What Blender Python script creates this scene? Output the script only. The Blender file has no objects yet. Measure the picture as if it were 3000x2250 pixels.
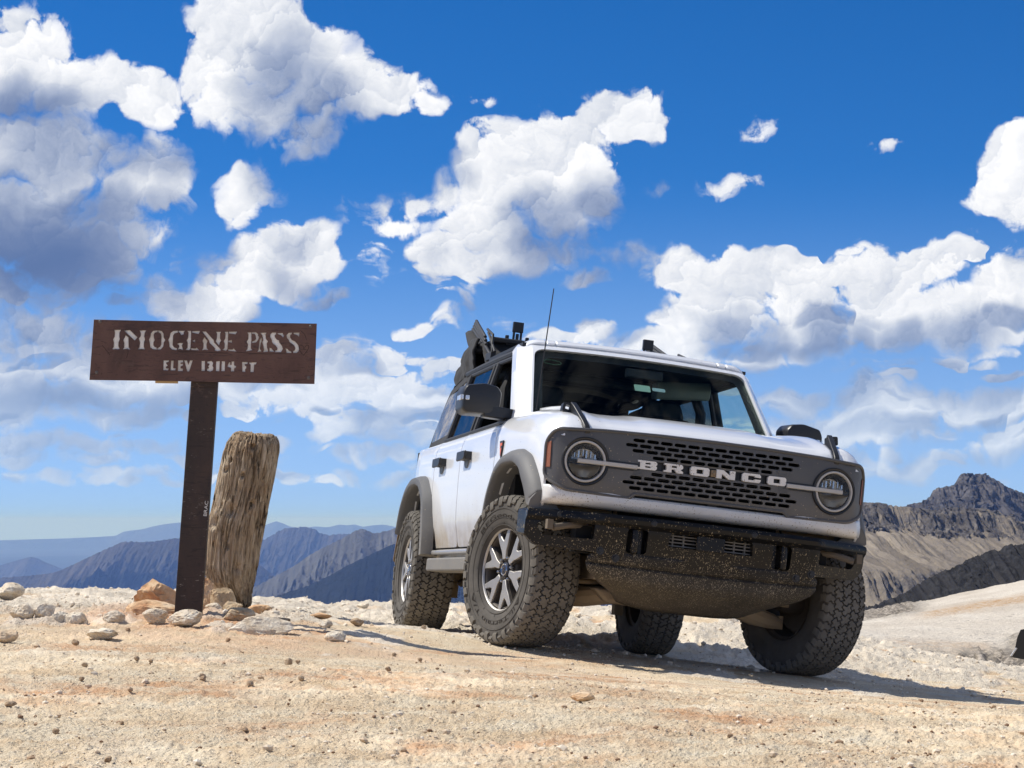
import bpy, bmesh, math, random
import numpy as np
from math import sin, cos, pi, radians, atan2, sqrt
from mathutils import Vector, Matrix, geometry

S = bpy.context.scene
COL = S.collection
random.seed(7)
RNG = np.random.default_rng(11)

# ------------------------------------------------------------------ camera
FPX, CX, CY = 5884.0, 1500.0, 1125.0      # long lens: focal length in pixels of a 3000 px wide frame
PITCH = radians(4.0)
CAMZ = 0.75
cam_d = bpy.data.cameras.new('camera')
cam_d.sensor_width = 36.0
cam_d.lens = FPX / 3000.0 * 36.0
cam_d.clip_start = 0.1
cam_d.clip_end = 200000.0
cam = bpy.data.objects.new('camera', cam_d)
COL.objects.link(cam)
cam.location = (0, 0, CAMZ)
cam.rotation_euler = (pi / 2 + PITCH, 0, 0)
S.camera = cam

# ------------------------------------------------------------------ light and view
SUN_EL = radians(53.0)
SUN_H = Vector((-1.0, 0.31, 0)).normalized()       # horizontal direction towards the sun
SUN = Vector((SUN_H.x * cos(SUN_EL), SUN_H.y * cos(SUN_EL), sin(SUN_EL)))
sun_d = bpy.data.lights.new('sun', 'SUN')
sun_d.energy = 4.8
sun_d.angle = radians(0.53)
sun_d.color = (1.0, 0.95, 0.865)
sun = bpy.data.objects.new('sun', sun_d)
COL.objects.link(sun)
sun.rotation_euler = SUN.to_track_quat('Z', 'Y').to_euler()
sun.location = (-20, 5, 30)

S.view_settings.view_transform = 'Standard'
try:
    S.view_settings.look = 'None'
except Exception:
    pass
S.view_settings.exposure = 0.13
S.view_settings.gamma = 1.0
S.view_settings.use_curve_mapping = False
S.render.engine = 'CYCLES'
cy = S.cycles
cy.max_bounces = 7
cy.diffuse_bounces = 3
cy.glossy_bounces = 4
cy.transmission_bounces = 5
cy.transparent_max_bounces = 12
cy.volume_bounces = 0
cy.use_denoising = True
try:
    cy.denoiser = 'OPENIMAGEDENOISE'
    cy.denoising_input_passes = 'RGB_ALBEDO_NORMAL'
    cy.denoising_prefilter = 'ACCURATE'
except Exception:
    pass
cy.sample_clamp_indirect = 6.0
cy.caustics_reflective = False
cy.caustics_refractive = False


def ray(px, py):
    """unit-depth world direction of a photo pixel (3000x2250): y = 1 along the ground"""
    u, v = (px - CX) / FPX, (CY - py) / FPX
    y = cos(PITCH) - v * sin(PITCH)
    z = sin(PITCH) + v * cos(PITCH)
    return Vector((u / y, 1.0, z / y))


def at(px, py, y):
    return ray(px, py) * y + Vector((0, 0, CAMZ))


# ------------------------------------------------------------------ node helpers
def N(nt, typ, **kw):
    n = nt.nodes.new(typ)
    for k, v in kw.items():
        if k.startswith('i_'):
            n.inputs[k[2:].replace('_', ' ')].default_value = v
        elif k[0] == 'I' and k[1:].isdigit():
            n.inputs[int(k[1:])].default_value = v
        else:
            setattr(n, k, v)
    return n


def lk(nt, a, b):
    nt.links.new(a, b)


def math_n(nt, op, a, b=None, c=None, clamp=False):
    n = nt.nodes.new('ShaderNodeMath')
    n.operation = op
    n.use_clamp = clamp
    for i, v in enumerate((a, b, c)):
        if v is None:
            continue
        if isinstance(v, (int, float)):
            n.inputs[i].default_value = v
        else:
            lk(nt, v, n.inputs[i])
    return n.outputs[0]


def vmath(nt, op, a, b=None, out=0):
    n = nt.nodes.new('ShaderNodeVectorMath')
    n.operation = op
    for i, v in enumerate((a, b)):
        if v is None:
            continue
        if isinstance(v, (tuple, list, Vector)):
            n.inputs[i].default_value = v
        elif isinstance(v, (int, float)):
            n.inputs['Scale'].default_value = v
        else:
            lk(nt, v, n.inputs[i])
    return n.outputs[out]


def mixc(nt, f, a, b, blend='MIX'):
    n = nt.nodes.new('ShaderNodeMix')
    n.data_type = 'RGBA'
    n.blend_type = blend
    for i, v in ((0, f), (6, a), (7, b)):
        if isinstance(v, (int, float)):
            n.inputs[i].default_value = v
        elif isinstance(v, (tuple, list)):
            n.inputs[i].default_value = tuple(v) + ((1,) if len(v) == 3 else ())
        else:
            lk(nt, v, n.inputs[i])
    return n.outputs[2]


def noise(nt, vec, scale, detail=4, rough=0.55, dist=0.0, out='Fac', dims='3D'):
    n = nt.nodes.new('ShaderNodeTexNoise')
    n.noise_dimensions = dims
    n.inputs['Scale'].default_value = scale
    n.inputs['Detail'].default_value = detail
    n.inputs['Roughness'].default_value = rough
    n.inputs['Distortion'].default_value = dist
    if vec is not None:
        lk(nt, vec, n.inputs['Vector'])
    return n.outputs[out]


def sstep(nt, v, lo, hi, a=0.0, b=1.0):
    n = nt.nodes.new('ShaderNodeMapRange')
    n.interpolation_type = 'SMOOTHSTEP'
    lk(nt, v, n.inputs[0])
    for i, q in ((1, lo), (2, hi), (3, a), (4, b)):
        n.inputs[i].default_value = q
    return n.outputs[0]


# ------------------------------------------------------------------ sky with cumulus
def dir_ae(px, py):
    r = ray(px, py)
    return atan2(r.x, r.y), atan2(r.z, sqrt(r.x * r.x + r.y * r.y))


def build_world():
    w = bpy.data.worlds.new('World')
    S.world = w
    w.use_nodes = True
    nt = w.node_tree
    nt.nodes.clear()
    out = N(nt, 'ShaderNodeOutputWorld')
    sky = N(nt, 'ShaderNodeTexSky', sky_type='NISHITA', sun_disc=False)
    sky.sun_elevation = SUN_EL
    sky.sun_rotation = atan2(SUN_H.x, SUN_H.y) % (2 * pi)
    sky.altitude = 4000.0
    sky.air_density = 1.0
    sky.dust_density = 0.0
    sky.ozone_density = 1.6
    hs = N(nt, 'ShaderNodeHueSaturation')
    hs.inputs['Saturation'].default_value = 1.18
    hs.inputs['Value'].default_value = 0.87
    tint = mixc(nt, 1.0, sky.outputs[0], (.60, .80, 1.08), 'MULTIPLY')
    lk(nt, tint, hs.inputs['Color'])
    bg = N(nt, 'ShaderNodeBackground')
    bg.inputs['Strength'].default_value = 0.115
    # cloud directions as azimuth / elevation in units of 0.1 rad
    tc = N(nt, 'ShaderNodeTexCoord')
    sep = N(nt, 'ShaderNodeSeparateXYZ')
    lk(nt, tc.outputs['Generated'], sep.inputs[0])
    zz = math_n(nt, 'SQRT', math_n(nt, 'MULTIPLY_ADD', sep.outputs[2], sep.outputs[2], .0075))
    cz = N(nt, 'ShaderNodeCombineXYZ')
    lk(nt, sep.outputs[0], cz.inputs[0])
    lk(nt, sep.outputs[1], cz.inputs[1])
    lk(nt, zz, cz.inputs[2])
    lk(nt, vmath(nt, 'NORMALIZE', cz.outputs[0]), sky.inputs[0])
    az = math_n(nt, 'MULTIPLY', math_n(nt, 'ARCTAN2', sep.outputs[0], sep.outputs[1]), 10.0)
    el = math_n(nt, 'MULTIPLY', math_n(nt, 'ARCSINE', sep.outputs[2]), 10.0)
    comb = N(nt, 'ShaderNodeCombineXYZ')
    lk(nt, az, comb.inputs[0])
    lk(nt, el, comb.inputs[1])
    P = comb.outputs[0]

    k = 1.3562          # list below is in pixels of a 2212 px wide view of the photograph
    # cx, cy, rx, ry, weight
    B = [(10, 150, 190, 150, 1.0), (170, 200, 150, 80, 1.0), (300, 205, 110, 65, .95), (40, 330, 260, 110, 1.0), (230, 330, 90, 60, .7),
         (90, 520, 260, 170, 1.1), (340, 395, 95, 115, .95), (250, 470, 150, 110, .9), (390, 200, 50, 40, .55), (-60, 420, 160, 300, 1.1),
         (500, 40, 110, 110, 1.0), (610, 120, 150, 150, 1.05), (720, 200, 170, 110, 1.0), (830, 210, 130, 70, .85), (560, 230, 150, 90, .9),
         (660, 300, 90, 70, .75), (930, 235, 60, 30, .6), (470, 150, 70, 100, .8),
         (545, 395, 80, 60, .62), (510, 455, 60, 60, .58), (585, 360, 40, 40, .45),
         (790, 440, 75, 45, .62), (880, 430, 60, 45, .55), (840, 480, 110, 35, .52), (960, 400, 60, 60, .42),
         (420, 650, 150, 60, 1.0), (540, 585, 130, 75, 1.05), (650, 530, 100, 70, 1.0), (715, 560, 50, 60, .8), (350, 600, 60, 35, .6), (640, 630, 100, 50, .7),
         (960, 545, 95, 55, 1.0), (1060, 480, 120, 80, 1.05), (1090, 360, 130, 110, 1.05), (1210, 430, 150, 110, 1.1), (1230, 310, 130, 85, 1.05),
         (1340, 255, 105, 75, 1.05), (1400, 280, 60, 55, .85), (1280, 400, 90, 80, .9), (1030, 570, 110, 40, .7), (1150, 540, 140, 50, .75),
         (2190, 390, 90, 110, 1.0), (2130, 430, 50, 40, .6), (2230, 330, 90, 70, .9),
         (1480, 590, 85, 60, .95), (1580, 600, 85, 65, 1.0), (1700, 605, 90, 65, 1.0), (1790, 600, 70, 55, .95), (1890, 610, 90, 70, 1.0), (1990, 580, 100, 60, .95),
         (2090, 545, 70, 30, .65), (1560, 690, 160, 70, 1.05), (1740, 690, 190, 90, 1.1), (1930, 680, 180, 85, 1.05), (2090, 690, 130, 70, 1.0), (2190, 620, 90, 100, 1.0),
         (1620, 760, 140, 45, .85), (1480, 740, 120, 35, .8), (1270, 715, 65, 38, .95), (1190, 735, 80, 22, .8), (1360, 738, 90, 26, .8),
         (1880, 850, 75, 60, 1.0), (1730, 860, 110, 40, .9), (2020, 870, 130, 60, 1.0), (2150, 870, 110, 60, 1.0), (1880, 920, 260, 55, .9), (2170, 960, 120, 50, .8), (1700, 920, 90, 30, .7),
         (90, 730, 140, 75, .95), (40, 830, 210, 110, .95), (250, 800, 200, 110, .95), (330, 735, 100, 50, .8), (480, 830, 130, 60, .7),
         (760, 830, 130, 65, .95), (890, 860, 110, 60, .95), (690, 890, 110, 45, .85), (840, 920, 170, 55, .9), (930, 930, 90, 60, .85), (560, 870, 90, 50, .7),
         (120, 960, 220, 28, .8), (330, 970, 130, 26, .75), (90, 1030, 260, 18, .65), (320, 1020, 200, 18, .66), (760, 985, 90, 22, .72), (860, 990, 60, 20, .7),
         (720, 790, 60, 40, .8), (640, 850, 50, 40, .75), (560, 820, 70, 40, .7), (940, 800, 60, 30, .65), (880, 820, 50, 40, .8), (700, 940, 90, 20, .72),
         (860, 1040, 60, 22, .72), (930, 1060, 50, 16, .6), (690, 1050, 40, 20, .66), (200, 990, 120, 20, .7), (60, 990, 90, 26, .75), (150, 860, 90, 30, .9), (270, 900, 120, 40, .9), (380, 850, 70, 30, .8),
         (640, 1035, 40, 20, .62), (745, 1030, 55, 26, .75), (850, 1040, 80, 22, .72), (800, 945, 120, 18, .7),
         (1590, 405, 85, 32, .42), (1650, 400, 40, 28, .40), (1640, 265, 55, 32, .33), (1910, 312, 60, 18, .36), (1430, 405, 45, 22, .42), (1045, 215, 50, 18, .36), (1900, 990, 150, 18, .5), (2100, 752, 110, 16, .5)]
    blobs = []
    for cx, cyy, rx, ry, wt in B:
        a, e = dir_ae(cx * k, cyy * k)
        blobs.append((a * 10, e * 10, rx * k / FPX * 10 * 1.06, ry * k / FPX * 10 * 1.06, wt))

    # node group: cloud thickness at a point
    g = bpy.data.node_groups.new('cloud_field', 'ShaderNodeTree')
    g.interface.new_socket('P', in_out='INPUT', socket_type='NodeSocketVector')
    g.interface.new_socket('D', in_out='OUTPUT', socket_type='NodeSocketFloat')
    gi = N(g, 'NodeGroupInput')
    go = N(g, 'NodeGroupOutput')
    Pg = gi.outputs[0]
    acc = None
    for a, e, rx, ry, wt in blobs:
        d = vmath(g, 'SUBTRACT', Pg, (a, e, 0))
        d = vmath(g, 'MULTIPLY', d, (1 / rx, 1 / ry, 0))
        ln = vmath(g, 'DOT_PRODUCT', d, d, out=1)
        v = math_n(g, 'MULTIPLY_ADD', ln, -wt, wt)       # wt * (1 - r^2)
        acc = v if acc is None else math_n(g, 'SMOOTH_MAX', acc, v, 0.12)
    # the rest of the sky carries loose cumulus too, away from the part described above
    far_az = math_n(g, 'ABSOLUTE', N(g, 'ShaderNodeSeparateXYZ').outputs[0])
    sp = far_az.node
    sepg = [n for n in g.nodes if n.type == 'SEPXYZ'][0]
    lk(g, Pg, sepg.inputs[0])
    lk(g, sepg.outputs[0], sp.inputs[0])
    big = noise(g, Pg, 0.33, 2, .5, dims='2D')
    away = math_n(g, 'MAXIMUM', sstep(g, far_az, 2.8, 4.2), sstep(g, sepg.outputs[1], 2.9, 4.2))
    # thin layered strips low over the horizon
    sq_ = N(g, 'ShaderNodeMapping')
    sq_.inputs['Scale'].default_value = (1.3, 4.2, 1)
    lk(g, Pg, sq_.inputs[0])
    stp = noise(g, sq_.outputs[0], 1.0, 4, .55, .3, dims='2D')
    lowb = math_n(g, 'MULTIPLY', sstep(g, sepg.outputs[1], -.05, .25), sstep(g, sepg.outputs[1], 1.15, 1.9, 1, 0))
    stv = math_n(g, 'SUBTRACT', math_n(g, 'MULTIPLY', math_n(g, 'MULTIPLY_ADD', stp, 3.2, -1.0), lowb), .66)
    acc = math_n(g, 'SMOOTH_MAX', acc, stv, .1)
    # rows of small fair-weather cumulus with flat bases, smaller towards the horizon
    for sx, sy, e0, e1, e2, e3, big_ in ((2.3, 4.6, .70, .95, 1.30, 1.55, .38), (4.0, 8.5, .10, .25, .85, 1.05, .36)):
        mq = N(g, 'ShaderNodeMapping')
        mq.inputs['Scale'].default_value = (sx, sy, 1)
        mq.inputs['Location'].default_value = (sx * .31, sy * .17, 0)
        lk(g, Pg, mq.inputs[0])
        vo = N(g, 'ShaderNodeTexVoronoi', feature='F1', voronoi_dimensions='2D')
        vo.inputs['Scale'].default_value = 1.0
        lk(g, mq.outputs[0], vo.inputs['Vector'])
        of = N(g, 'ShaderNodeSeparateXYZ')
        lk(g, vmath(g, 'SUBTRACT', mq.outputs[0], vo.outputs['Position']), of.inputs[0])
        dn = math_n(g, 'MULTIPLY', math_n(g, 'MINIMUM', of.outputs[1], 0.0), 2.6)
        upv = math_n(g, 'MAXIMUM', of.outputs[1], 0.0)
        r2 = math_n(g, 'MULTIPLY', of.outputs[0], of.outputs[0])
        r2 = math_n(g, 'MULTIPLY_ADD', dn, dn, r2)
        r2 = math_n(g, 'MULTIPLY_ADD', upv, upv, r2)
        rc = N(g, 'ShaderNodeSeparateColor')
        lk(g, vo.outputs['Color'], rc.inputs[0])
        cu = math_n(g, 'MULTIPLY', math_n(g, 'SUBTRACT', math_n(g, 'MULTIPLY_ADD', rc.outputs[0], big_, -.02), r2), 4.2)
        band = math_n(g, 'MULTIPLY', sstep(g, sepg.outputs[1], e0, e1), sstep(g, sepg.outputs[1], e2, e3, 1, 0))
        cu = math_n(g, 'SUBTRACT', math_n(g, 'MULTIPLY', math_n(g, 'ADD', cu, 1.3), band), 1.3)
        acc = math_n(g, 'SMOOTH_MAX', acc, cu, .08)
    rest = math_n(g, 'MULTIPLY_ADD', big, 4.0, -1.75)
    rest = math_n(g, 'SUBTRACT', math_n(g, 'MULTIPLY', math_n(g, 'ADD', rest, 1.5), away), 1.5)
    acc = math_n(g, 'MAXIMUM', acc, rest)
    acc = math_n(g, 'MAXIMUM', acc, -1.2)
    lk(g, acc, go.inputs[0])

    def field(vec):
        n = nt.nodes.new('ShaderNodeGroup')
        n.node_tree = g
        lk(nt, vec, n.inputs[0])
        return n.outputs[0]

    # billows: coarse warp, then fractal detail
    wv = noise(nt, P, 2.6, 3, .5, out='Color', dims='2D')
    wv = vmath(nt, 'SUBTRACT', wv, (.5, .5, .5))
    wv = vmath(nt, 'MULTIPLY', wv, (.26, .26, 0))
    Pw = vmath(nt, 'ADD', P, wv)
    D0 = field(Pw)
    # thick parts whose undersides get little light
    K = [(90, 560, 260, 120, 1.0), (40, 220, 190, 55, .75), (640, 110, 110, 90, .55), (200, 450, 150, 60, .6), (370, 440, 60, 60, .4), (240, 640, 90, 70, .9), (60, 860, 230, 60, .75), (330, 880, 160, 40, .6),
         (1730, 745, 260, 22, .55), (1180, 530, 160, 45, .45), (1900, 720, 150, 50, .3), (1990, 925, 260, 30, .6), (650, 620, 80, 40, .45), (850, 905, 150, 25, .5), (1250, 430, 110, 60, .25)]
    dk = None
    for cx, cyy, rx, ry, wt in K:
        a, e = dir_ae(cx * k, cyy * k)
        d = vmath(nt, 'SUBTRACT', Pw, (a * 10, e * 10, 0))
        d = vmath(nt, 'MULTIPLY', d, (FPX / (rx * k * 10), FPX / (ry * k * 10), 0))
        v = math_n(nt, 'MULTIPLY_ADD', vmath(nt, 'DOT_PRODUCT', d, d, out=1), -wt, wt)
        dk = v if dk is None else math_n(nt, 'SMOOTH_MAX', dk, v, .15)
    dk = math_n(nt, 'MAXIMUM', dk, 0.0)

    # fine warp so that the billows are not round cells
    wf = noise(nt, P, 11.0, 4, .6, out='Color', dims='2D')
    wf = vmath(nt, 'MULTIPLY', vmath(nt, 'SUBTRACT', wf, (.5, .5, .5)), (.12, .12, 0))
    Pd = vmath(nt, 'ADD', Pw, wf)
    L2 = (-.52, .85, 0)

    def puff(sc):
        """round billows: height above the rim of the cell, and how far its face is turned to the sun"""
        v = N(nt, 'ShaderNodeTexVoronoi', feature='F1', voronoi_dimensions='2D')
        v.inputs['Scale'].default_value = sc
        lk(nt, Pd, v.inputs['Vector'])
        off = vmath(nt, 'SUBTRACT', Pd, v.outputs['Position'])
        lam = math_n(nt, 'MULTIPLY', vmath(nt, 'DOT_PRODUCT', off, L2, out=1), sc)
        d = v.outputs['Distance']
        return math_n(nt, 'MULTIPLY_ADD', math_n(nt, 'MULTIPLY', d, d), -1.0, .17), lam

    h1, l1 = puff(3.9)
    h2, l2 = puff(8.6)
    h3, l3 = puff(19.0)
    n1 = math_n(nt, 'SUBTRACT', noise(nt, Pw, 3.2, 10, .63, .15, dims='2D'), .5)
    nf = math_n(nt, 'SUBTRACT', noise(nt, Pd, 24.0, 5, .62, 0, dims='2D'), .5)
    d0 = math_n(nt, 'MULTIPLY', h1, .62)
    d0 = math_n(nt, 'MULTIPLY_ADD', h2, .42, d0)
    d0 = math_n(nt, 'MULTIPLY_ADD', h3, .20, d0)
    d0 = math_n(nt, 'MULTIPLY_ADD', n1, 1.45, d0)
    off2 = vmath(nt, 'ADD', Pw, (L2[0] * .36, L2[1] * .36, 0))
    D2 = field(off2)
    T = math_n(nt, 'ADD', math_n(nt, 'MULTIPLY_ADD', D0, 1.15, -.10), d0)                # local thickness
    macro = sstep(nt, math_n(nt, 'ADD', D2, math_n(nt, 'MULTIPLY', n1, .5)), 0.02, 1.08)
    soft = math_n(nt, 'MULTIPLY_ADD', macro, .55, .32)
    am = N(nt, 'ShaderNodeMapRange', interpolation_type='SMOOTHSTEP')
    lk(nt, T, am.inputs[0])
    am.inputs[1].default_value = .04
    lk(nt, math_n(nt, 'ADD', soft, .04), am.inputs[2])
    alpha = math_n(nt, 'MULTIPLY', am.outputs[0], math_n(nt, 'MULTIPLY_ADD', D0, 1.5, .42, clamp=True))
    h0, l0 = puff(1.7)
    lit = math_n(nt, 'MULTIPLY', l1, .16)
    lit = math_n(nt, 'MULTIPLY_ADD', l0, .12, lit)
    lit = math_n(nt, 'MULTIPLY_ADD', l2, .095, lit)
    lit = math_n(nt, 'MULTIPLY_ADD', l3, .045, lit)
    lit = math_n(nt, 'MULTIPLY_ADD', h2, .06, lit)
    lit = math_n(nt, 'MULTIPLY_ADD', n1, .42, lit)
    lit = math_n(nt, 'MULTIPLY_ADD', nf, .18, lit)
    lit = math_n(nt, 'MULTIPLY', lit, math_n(nt, 'MULTIPLY_ADD', macro, -.35, 1.0))
    shade = math_n(nt, 'SUBTRACT', .83, math_n(nt, 'MULTIPLY', macro, 0.64))
    shade = math_n(nt, 'ADD', shade, lit, clamp=True)
    shade = math_n(nt, 'MULTIPLY', shade, math_n(nt, 'SUBTRACT', 1.0, math_n(nt, 'MULTIPLY', dk, 1.0, clamp=True)))
    bright = N(nt, 'ShaderNodeValToRGB')
    cr = bright.color_ramp
    cr.elements[0].position = 0.0
    cr.elements[0].color = (.10, .165, .34, 1)
    cr.elements[1].position = 1.0
    cr.elements[1].color = (.93, .935, .955, 1)
    e = cr.elements.new(.30)
    e.color = (.36, .42, .56, 1)
    e = cr.elements.new(.64)
    e.color = (.66, .695, .765, 1)
    lk(nt, shade, bright.inputs[0])
    # distant clouds sink into the pale air near the horizon
    low = sstep(nt, el, 0.0, 1.25, 1.0, 0.0)
    ccol = mixc(nt, math_n(nt, 'MULTIPLY', low, .35), bright.outputs[0], (.50, .66, .86))
    aout = math_n(nt, 'MULTIPLY', alpha, math_n(nt, 'SUBTRACT', 1.0, math_n(nt, 'MULTIPLY', low, .25)))
    up = sstep(nt, el, -.35, -.1)
    aout = math_n(nt, 'MULTIPLY', aout, up)
    b2 = N(nt, 'ShaderNodeBackground')
    lk(nt, ccol, b2.inputs['Color'])
    b2.inputs['Strength'].default_value = 1.0
    veil = math_n(nt, 'MULTIPLY', sstep(nt, el, -.2, 1.8, 1.0, 0.0), .45)
    lk(nt, mixc(nt, veil, hs.outputs[0], (5.2, 6.7, 9.0)), bg.inputs['Color'])
    mx = N(nt, 'ShaderNodeMixShader')
    lk(nt, aout, mx.inputs[0])
    lk(nt, bg.outputs[0], mx.inputs[1])
    lk(nt, b2.outputs[0], mx.inputs[2])
    lk(nt, mx.outputs[0], out.inputs[0])
    w.cycles.sampling_method = 'MANUAL'
    w.cycles.sample_map_resolution = 512


build_world()


# ------------------------------------------------------------------ numpy noise
_G = np.random.default_rng(3).normal(size=(512, 2))
_G /= np.linalg.norm(_G, axis=1)[:, None]
_PERM = np.random.default_rng(5).permutation(512)


def perlin(x, y, seed=0):
    xi, yi = np.floor(x).astype(np.int64), np.floor(y).astype(np.int64)
    fx, fy = x - xi, y - yi

    def g(ix, iy, dx, dy):
        h = _PERM[(_PERM[(ix + seed * 57) % 512] + iy) % 512]
        v = _G[h]
        return v[..., 0] * dx + v[..., 1] * dy
    u, v = fx * fx * fx * (fx * (fx * 6 - 15) + 10), fy * fy * fy * (fy * (fy * 6 - 15) + 10)
    a = g(xi, yi, fx, fy)
    b = g(xi + 1, yi, fx - 1, fy)
    c = g(xi, yi + 1, fx, fy - 1)
    d = g(xi + 1, yi + 1, fx - 1, fy - 1)
    return ((a + (b - a) * u) * (1 - v) + (c + (d - c) * u) * v) * 1.5


def fbm(x, y, octv=5, rough=.5, seed=0, kind=None):
    s, amp, f = 0, 1.0, 1.0
    for o in range(octv):
        n = perlin(x * f + o * 17.3, y * f - o * 9.1, seed + o)
        if kind == 'ridge':
            n = 1 - 2 * np.abs(n)
        elif kind == 'billow':
            n = 2 * np.abs(n) - .5
        s = s + n * amp
        amp *= rough
        f *= 2.03
    return s


def smooth(a, b, x):
    t = np.clip((x - a) / (b - a), 0, 1)
    return t * t * (3 - 2 * t)


# ------------------------------------------------------------------ mesh helpers
def new_obj(name, data, mat=None, parent=None):
    o = bpy.data.objects.new(name, data)
    COL.objects.link(o)
    if mat is not None and data is not None:
        data.materials.clear()
        for m in (mat if isinstance(mat, (list, tuple)) else [mat]):
            data.materials.append(m)
    if parent is not None:
        o.parent = parent
    return o


def mesh(name, verts, faces, mat=None, parent=None, smooth_deg=None):
    me = bpy.data.meshes.new(name)
    me.from_pydata([tuple(v) for v in verts], [], [tuple(f) for f in faces])
    me.validate()
    if smooth_deg is not None:
        me.polygons.foreach_set('use_smooth', [True] * len(me.polygons))
        if smooth_deg < 180:
            me.set_sharp_from_angle(angle=radians(smooth_deg))
    me.update()
    return new_obj(name, me, mat, parent)


def np_grid(name, X, Y, Z, mat=None, parent=None, smooth_on=True, attrs=None):
    r, c = X.shape
    co = np.stack([X, Y, Z], -1).reshape(-1, 3).astype(np.float32)
    i = np.arange(r * c).reshape(r, c)
    q = np.stack([i[:-1, :-1], i[:-1, 1:], i[1:, 1:], i[1:, :-1]], -1).reshape(-1, 4)
    me = bpy.data.meshes.new(name)
    me.vertices.add(len(co))
    me.vertices.foreach_set('co', co.ravel())
    me.loops.add(q.size)
    me.loops.foreach_set('vertex_index', q.ravel().astype(np.int32))
    me.polygons.add(len(q))
    me.polygons.foreach_set('loop_start', np.arange(0, q.size, 4, dtype=np.int32))
    me.polygons.foreach_set('loop_total', np.full(len(q), 4, dtype=np.int32))
    me.polygons.foreach_set('use_smooth', np.full(len(q), smooth_on))
    me.update(calc_edges=True)
    for nm, arr in (attrs or {}).items():
        a = me.attributes.new(nm, 'FLOAT', 'POINT')
        a.data.foreach_set('value', arr.reshape(-1).astype(np.float32))
    return new_obj(name, me, mat, parent)


def np_tris(name, V, F, mat=None, parent=None, smooth_on=False, attrs=None):
    me = bpy.data.meshes.new(name)
    me.vertices.add(len(V))
    me.vertices.foreach_set('co', V.astype(np.float32).ravel())
    me.loops.add(F.size)
    me.loops.foreach_set('vertex_index', F.ravel().astype(np.int32))
    me.polygons.add(len(F))
    me.polygons.foreach_set('loop_start', np.arange(0, F.size, F.shape[1], dtype=np.int32))
    me.polygons.foreach_set('loop_total', np.full(len(F), F.shape[1], dtype=np.int32))
    me.polygons.foreach_set('use_smooth', np.full(len(F), smooth_on))
    me.update(calc_edges=True)
    for nm, arr in (attrs or {}).items():
        a = me.attributes.new(nm, 'FLOAT', 'POINT')
        a.data.foreach_set('value', arr.astype(np.float32))
    return new_obj(name, me, mat, parent)


def tag(o, label=None, cat=None, group=None, kind=None):
    if label:
        o['label'] = label
    if cat:
        o['category'] = cat
    if group:
        o['group'] = group
    if kind:
        o['kind'] = kind
    return o


# ------------------------------------------------------------------ materials
def mat(name, col=(.5, .5, .5), rough=.6, metal=0.0, **kw):
    m = bpy.data.materials.new(name)
    m.use_nodes = True
    b = m.node_tree.nodes['Principled BSDF']
    b.inputs['Base Color'].default_value = tuple(col) + (1,)
    b.inputs['Roughness'].default_value = rough
    b.inputs['Metallic'].default_value = metal
    for k, v in kw.items():
        b.inputs[k].default_value = v
    return m


def pnode(m):
    return m.node_tree, m.node_tree.nodes['Principled BSDF']


def bump(nt, b, h, strength=.5, dist=.01):
    n = nt.nodes.new('ShaderNodeBump')
    n.inputs['Strength'].default_value = strength
    n.inputs['Distance'].default_value = dist
    lk(nt, h, n.inputs['Height'])
    lk(nt, n.outputs[0], b.inputs['Normal'])
    return n


def ramp(nt, f, stops):
    n = nt.nodes.new('ShaderNodeValToRGB')
    cr = n.color_ramp
    while len(cr.elements) > 1:
        cr.elements.remove(cr.elements[-1])
    cr.elements[0].position = stops[0][0]
    cr.elements[0].color = tuple(stops[0][1]) + (1,)
    for p, c in stops[1:]:
        e = cr.elements.new(p)
        e.color = tuple(c) + (1,)
    lk(nt, f, n.inputs[0])
    return n.outputs[0]


# ------------------------------------------------------------------ near ground
# spot heights read along lines of sight: (px, py, depth)
SPOT = [(0, 2250, 4.75), (750, 2250, 4.75), (1500, 2250, 4.75), (2250, 2250, 4.75), (3000, 2250, 4.75), (-700, 2250, 4.75), (3700, 2250, 4.75),
        (600, 1815, 11.0), (150, 1820, 11.0), (715, 1795, 12.0), (0, 1742, 16.0), (300, 1744, 16.0), (-600, 1735, 16.0), (900, 1777, 16.5), (1250, 1778, 17.0), (1750, 1786, 17.0),
        (2100, 1806, 16.5), (2540, 1880, 17.5), (2750, 1925, 16.8), (3000, 1975, 16.0), (3500, 2050, 15.5)]
PTS = [at(*s) for s in SPOT]
TYRE_SPOTS = [Vector((1.608, 11.492, -.100)), Vector((-.001, 11.126, .083)), Vector((.944, 14.364, -.166)), Vector((-.657, 14.001, .017))]
PTS += TYRE_SPOTS
PTS += [Vector((2.2, 12.3, -.215)), Vector((2.4, 14.0, -.30)), Vector((3.2, 13.0, -.33))]
PTS += [Vector((-1.4, 8.0, .20)), Vector((0, 8.0, .135)), Vector((1.4, 8.0, .045)), Vector((.3, 12.7, -.045)), Vector((-1.10, 10.8, .20)), Vector((-.73, 10.68, .150)), Vector((-.36, 10.55, .080)), Vector((.16, 10.4, .040)), Vector((1.0, 10.4, -.03)), Vector((1.6, 10.7, -.105)), Vector((2.8, 11.0, -.215))]
_A = np.array([[p.x, p.y, p.z] for p in PTS])


def _tps_k(r2):
    return np.where(r2 > 1e-12, r2 * np.log(np.maximum(r2, 1e-12)), 0)


def _fit(A):
    n = len(A)
    d2 = ((A[:, None, :2] - A[None, :, :2]) ** 2).sum(-1)
    M = np.zeros((n + 3, n + 3))
    M[:n, :n] = _tps_k(d2) + np.eye(n) * .004
    M[:n, n] = 1
    M[:n, n + 1:] = A[:, :2]
    M[n:, :n] = M[:n, n:].T
    return np.linalg.solve(M, np.concatenate([A[:, 2], [0, 0, 0]]))


_W = _fit(_A)


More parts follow.
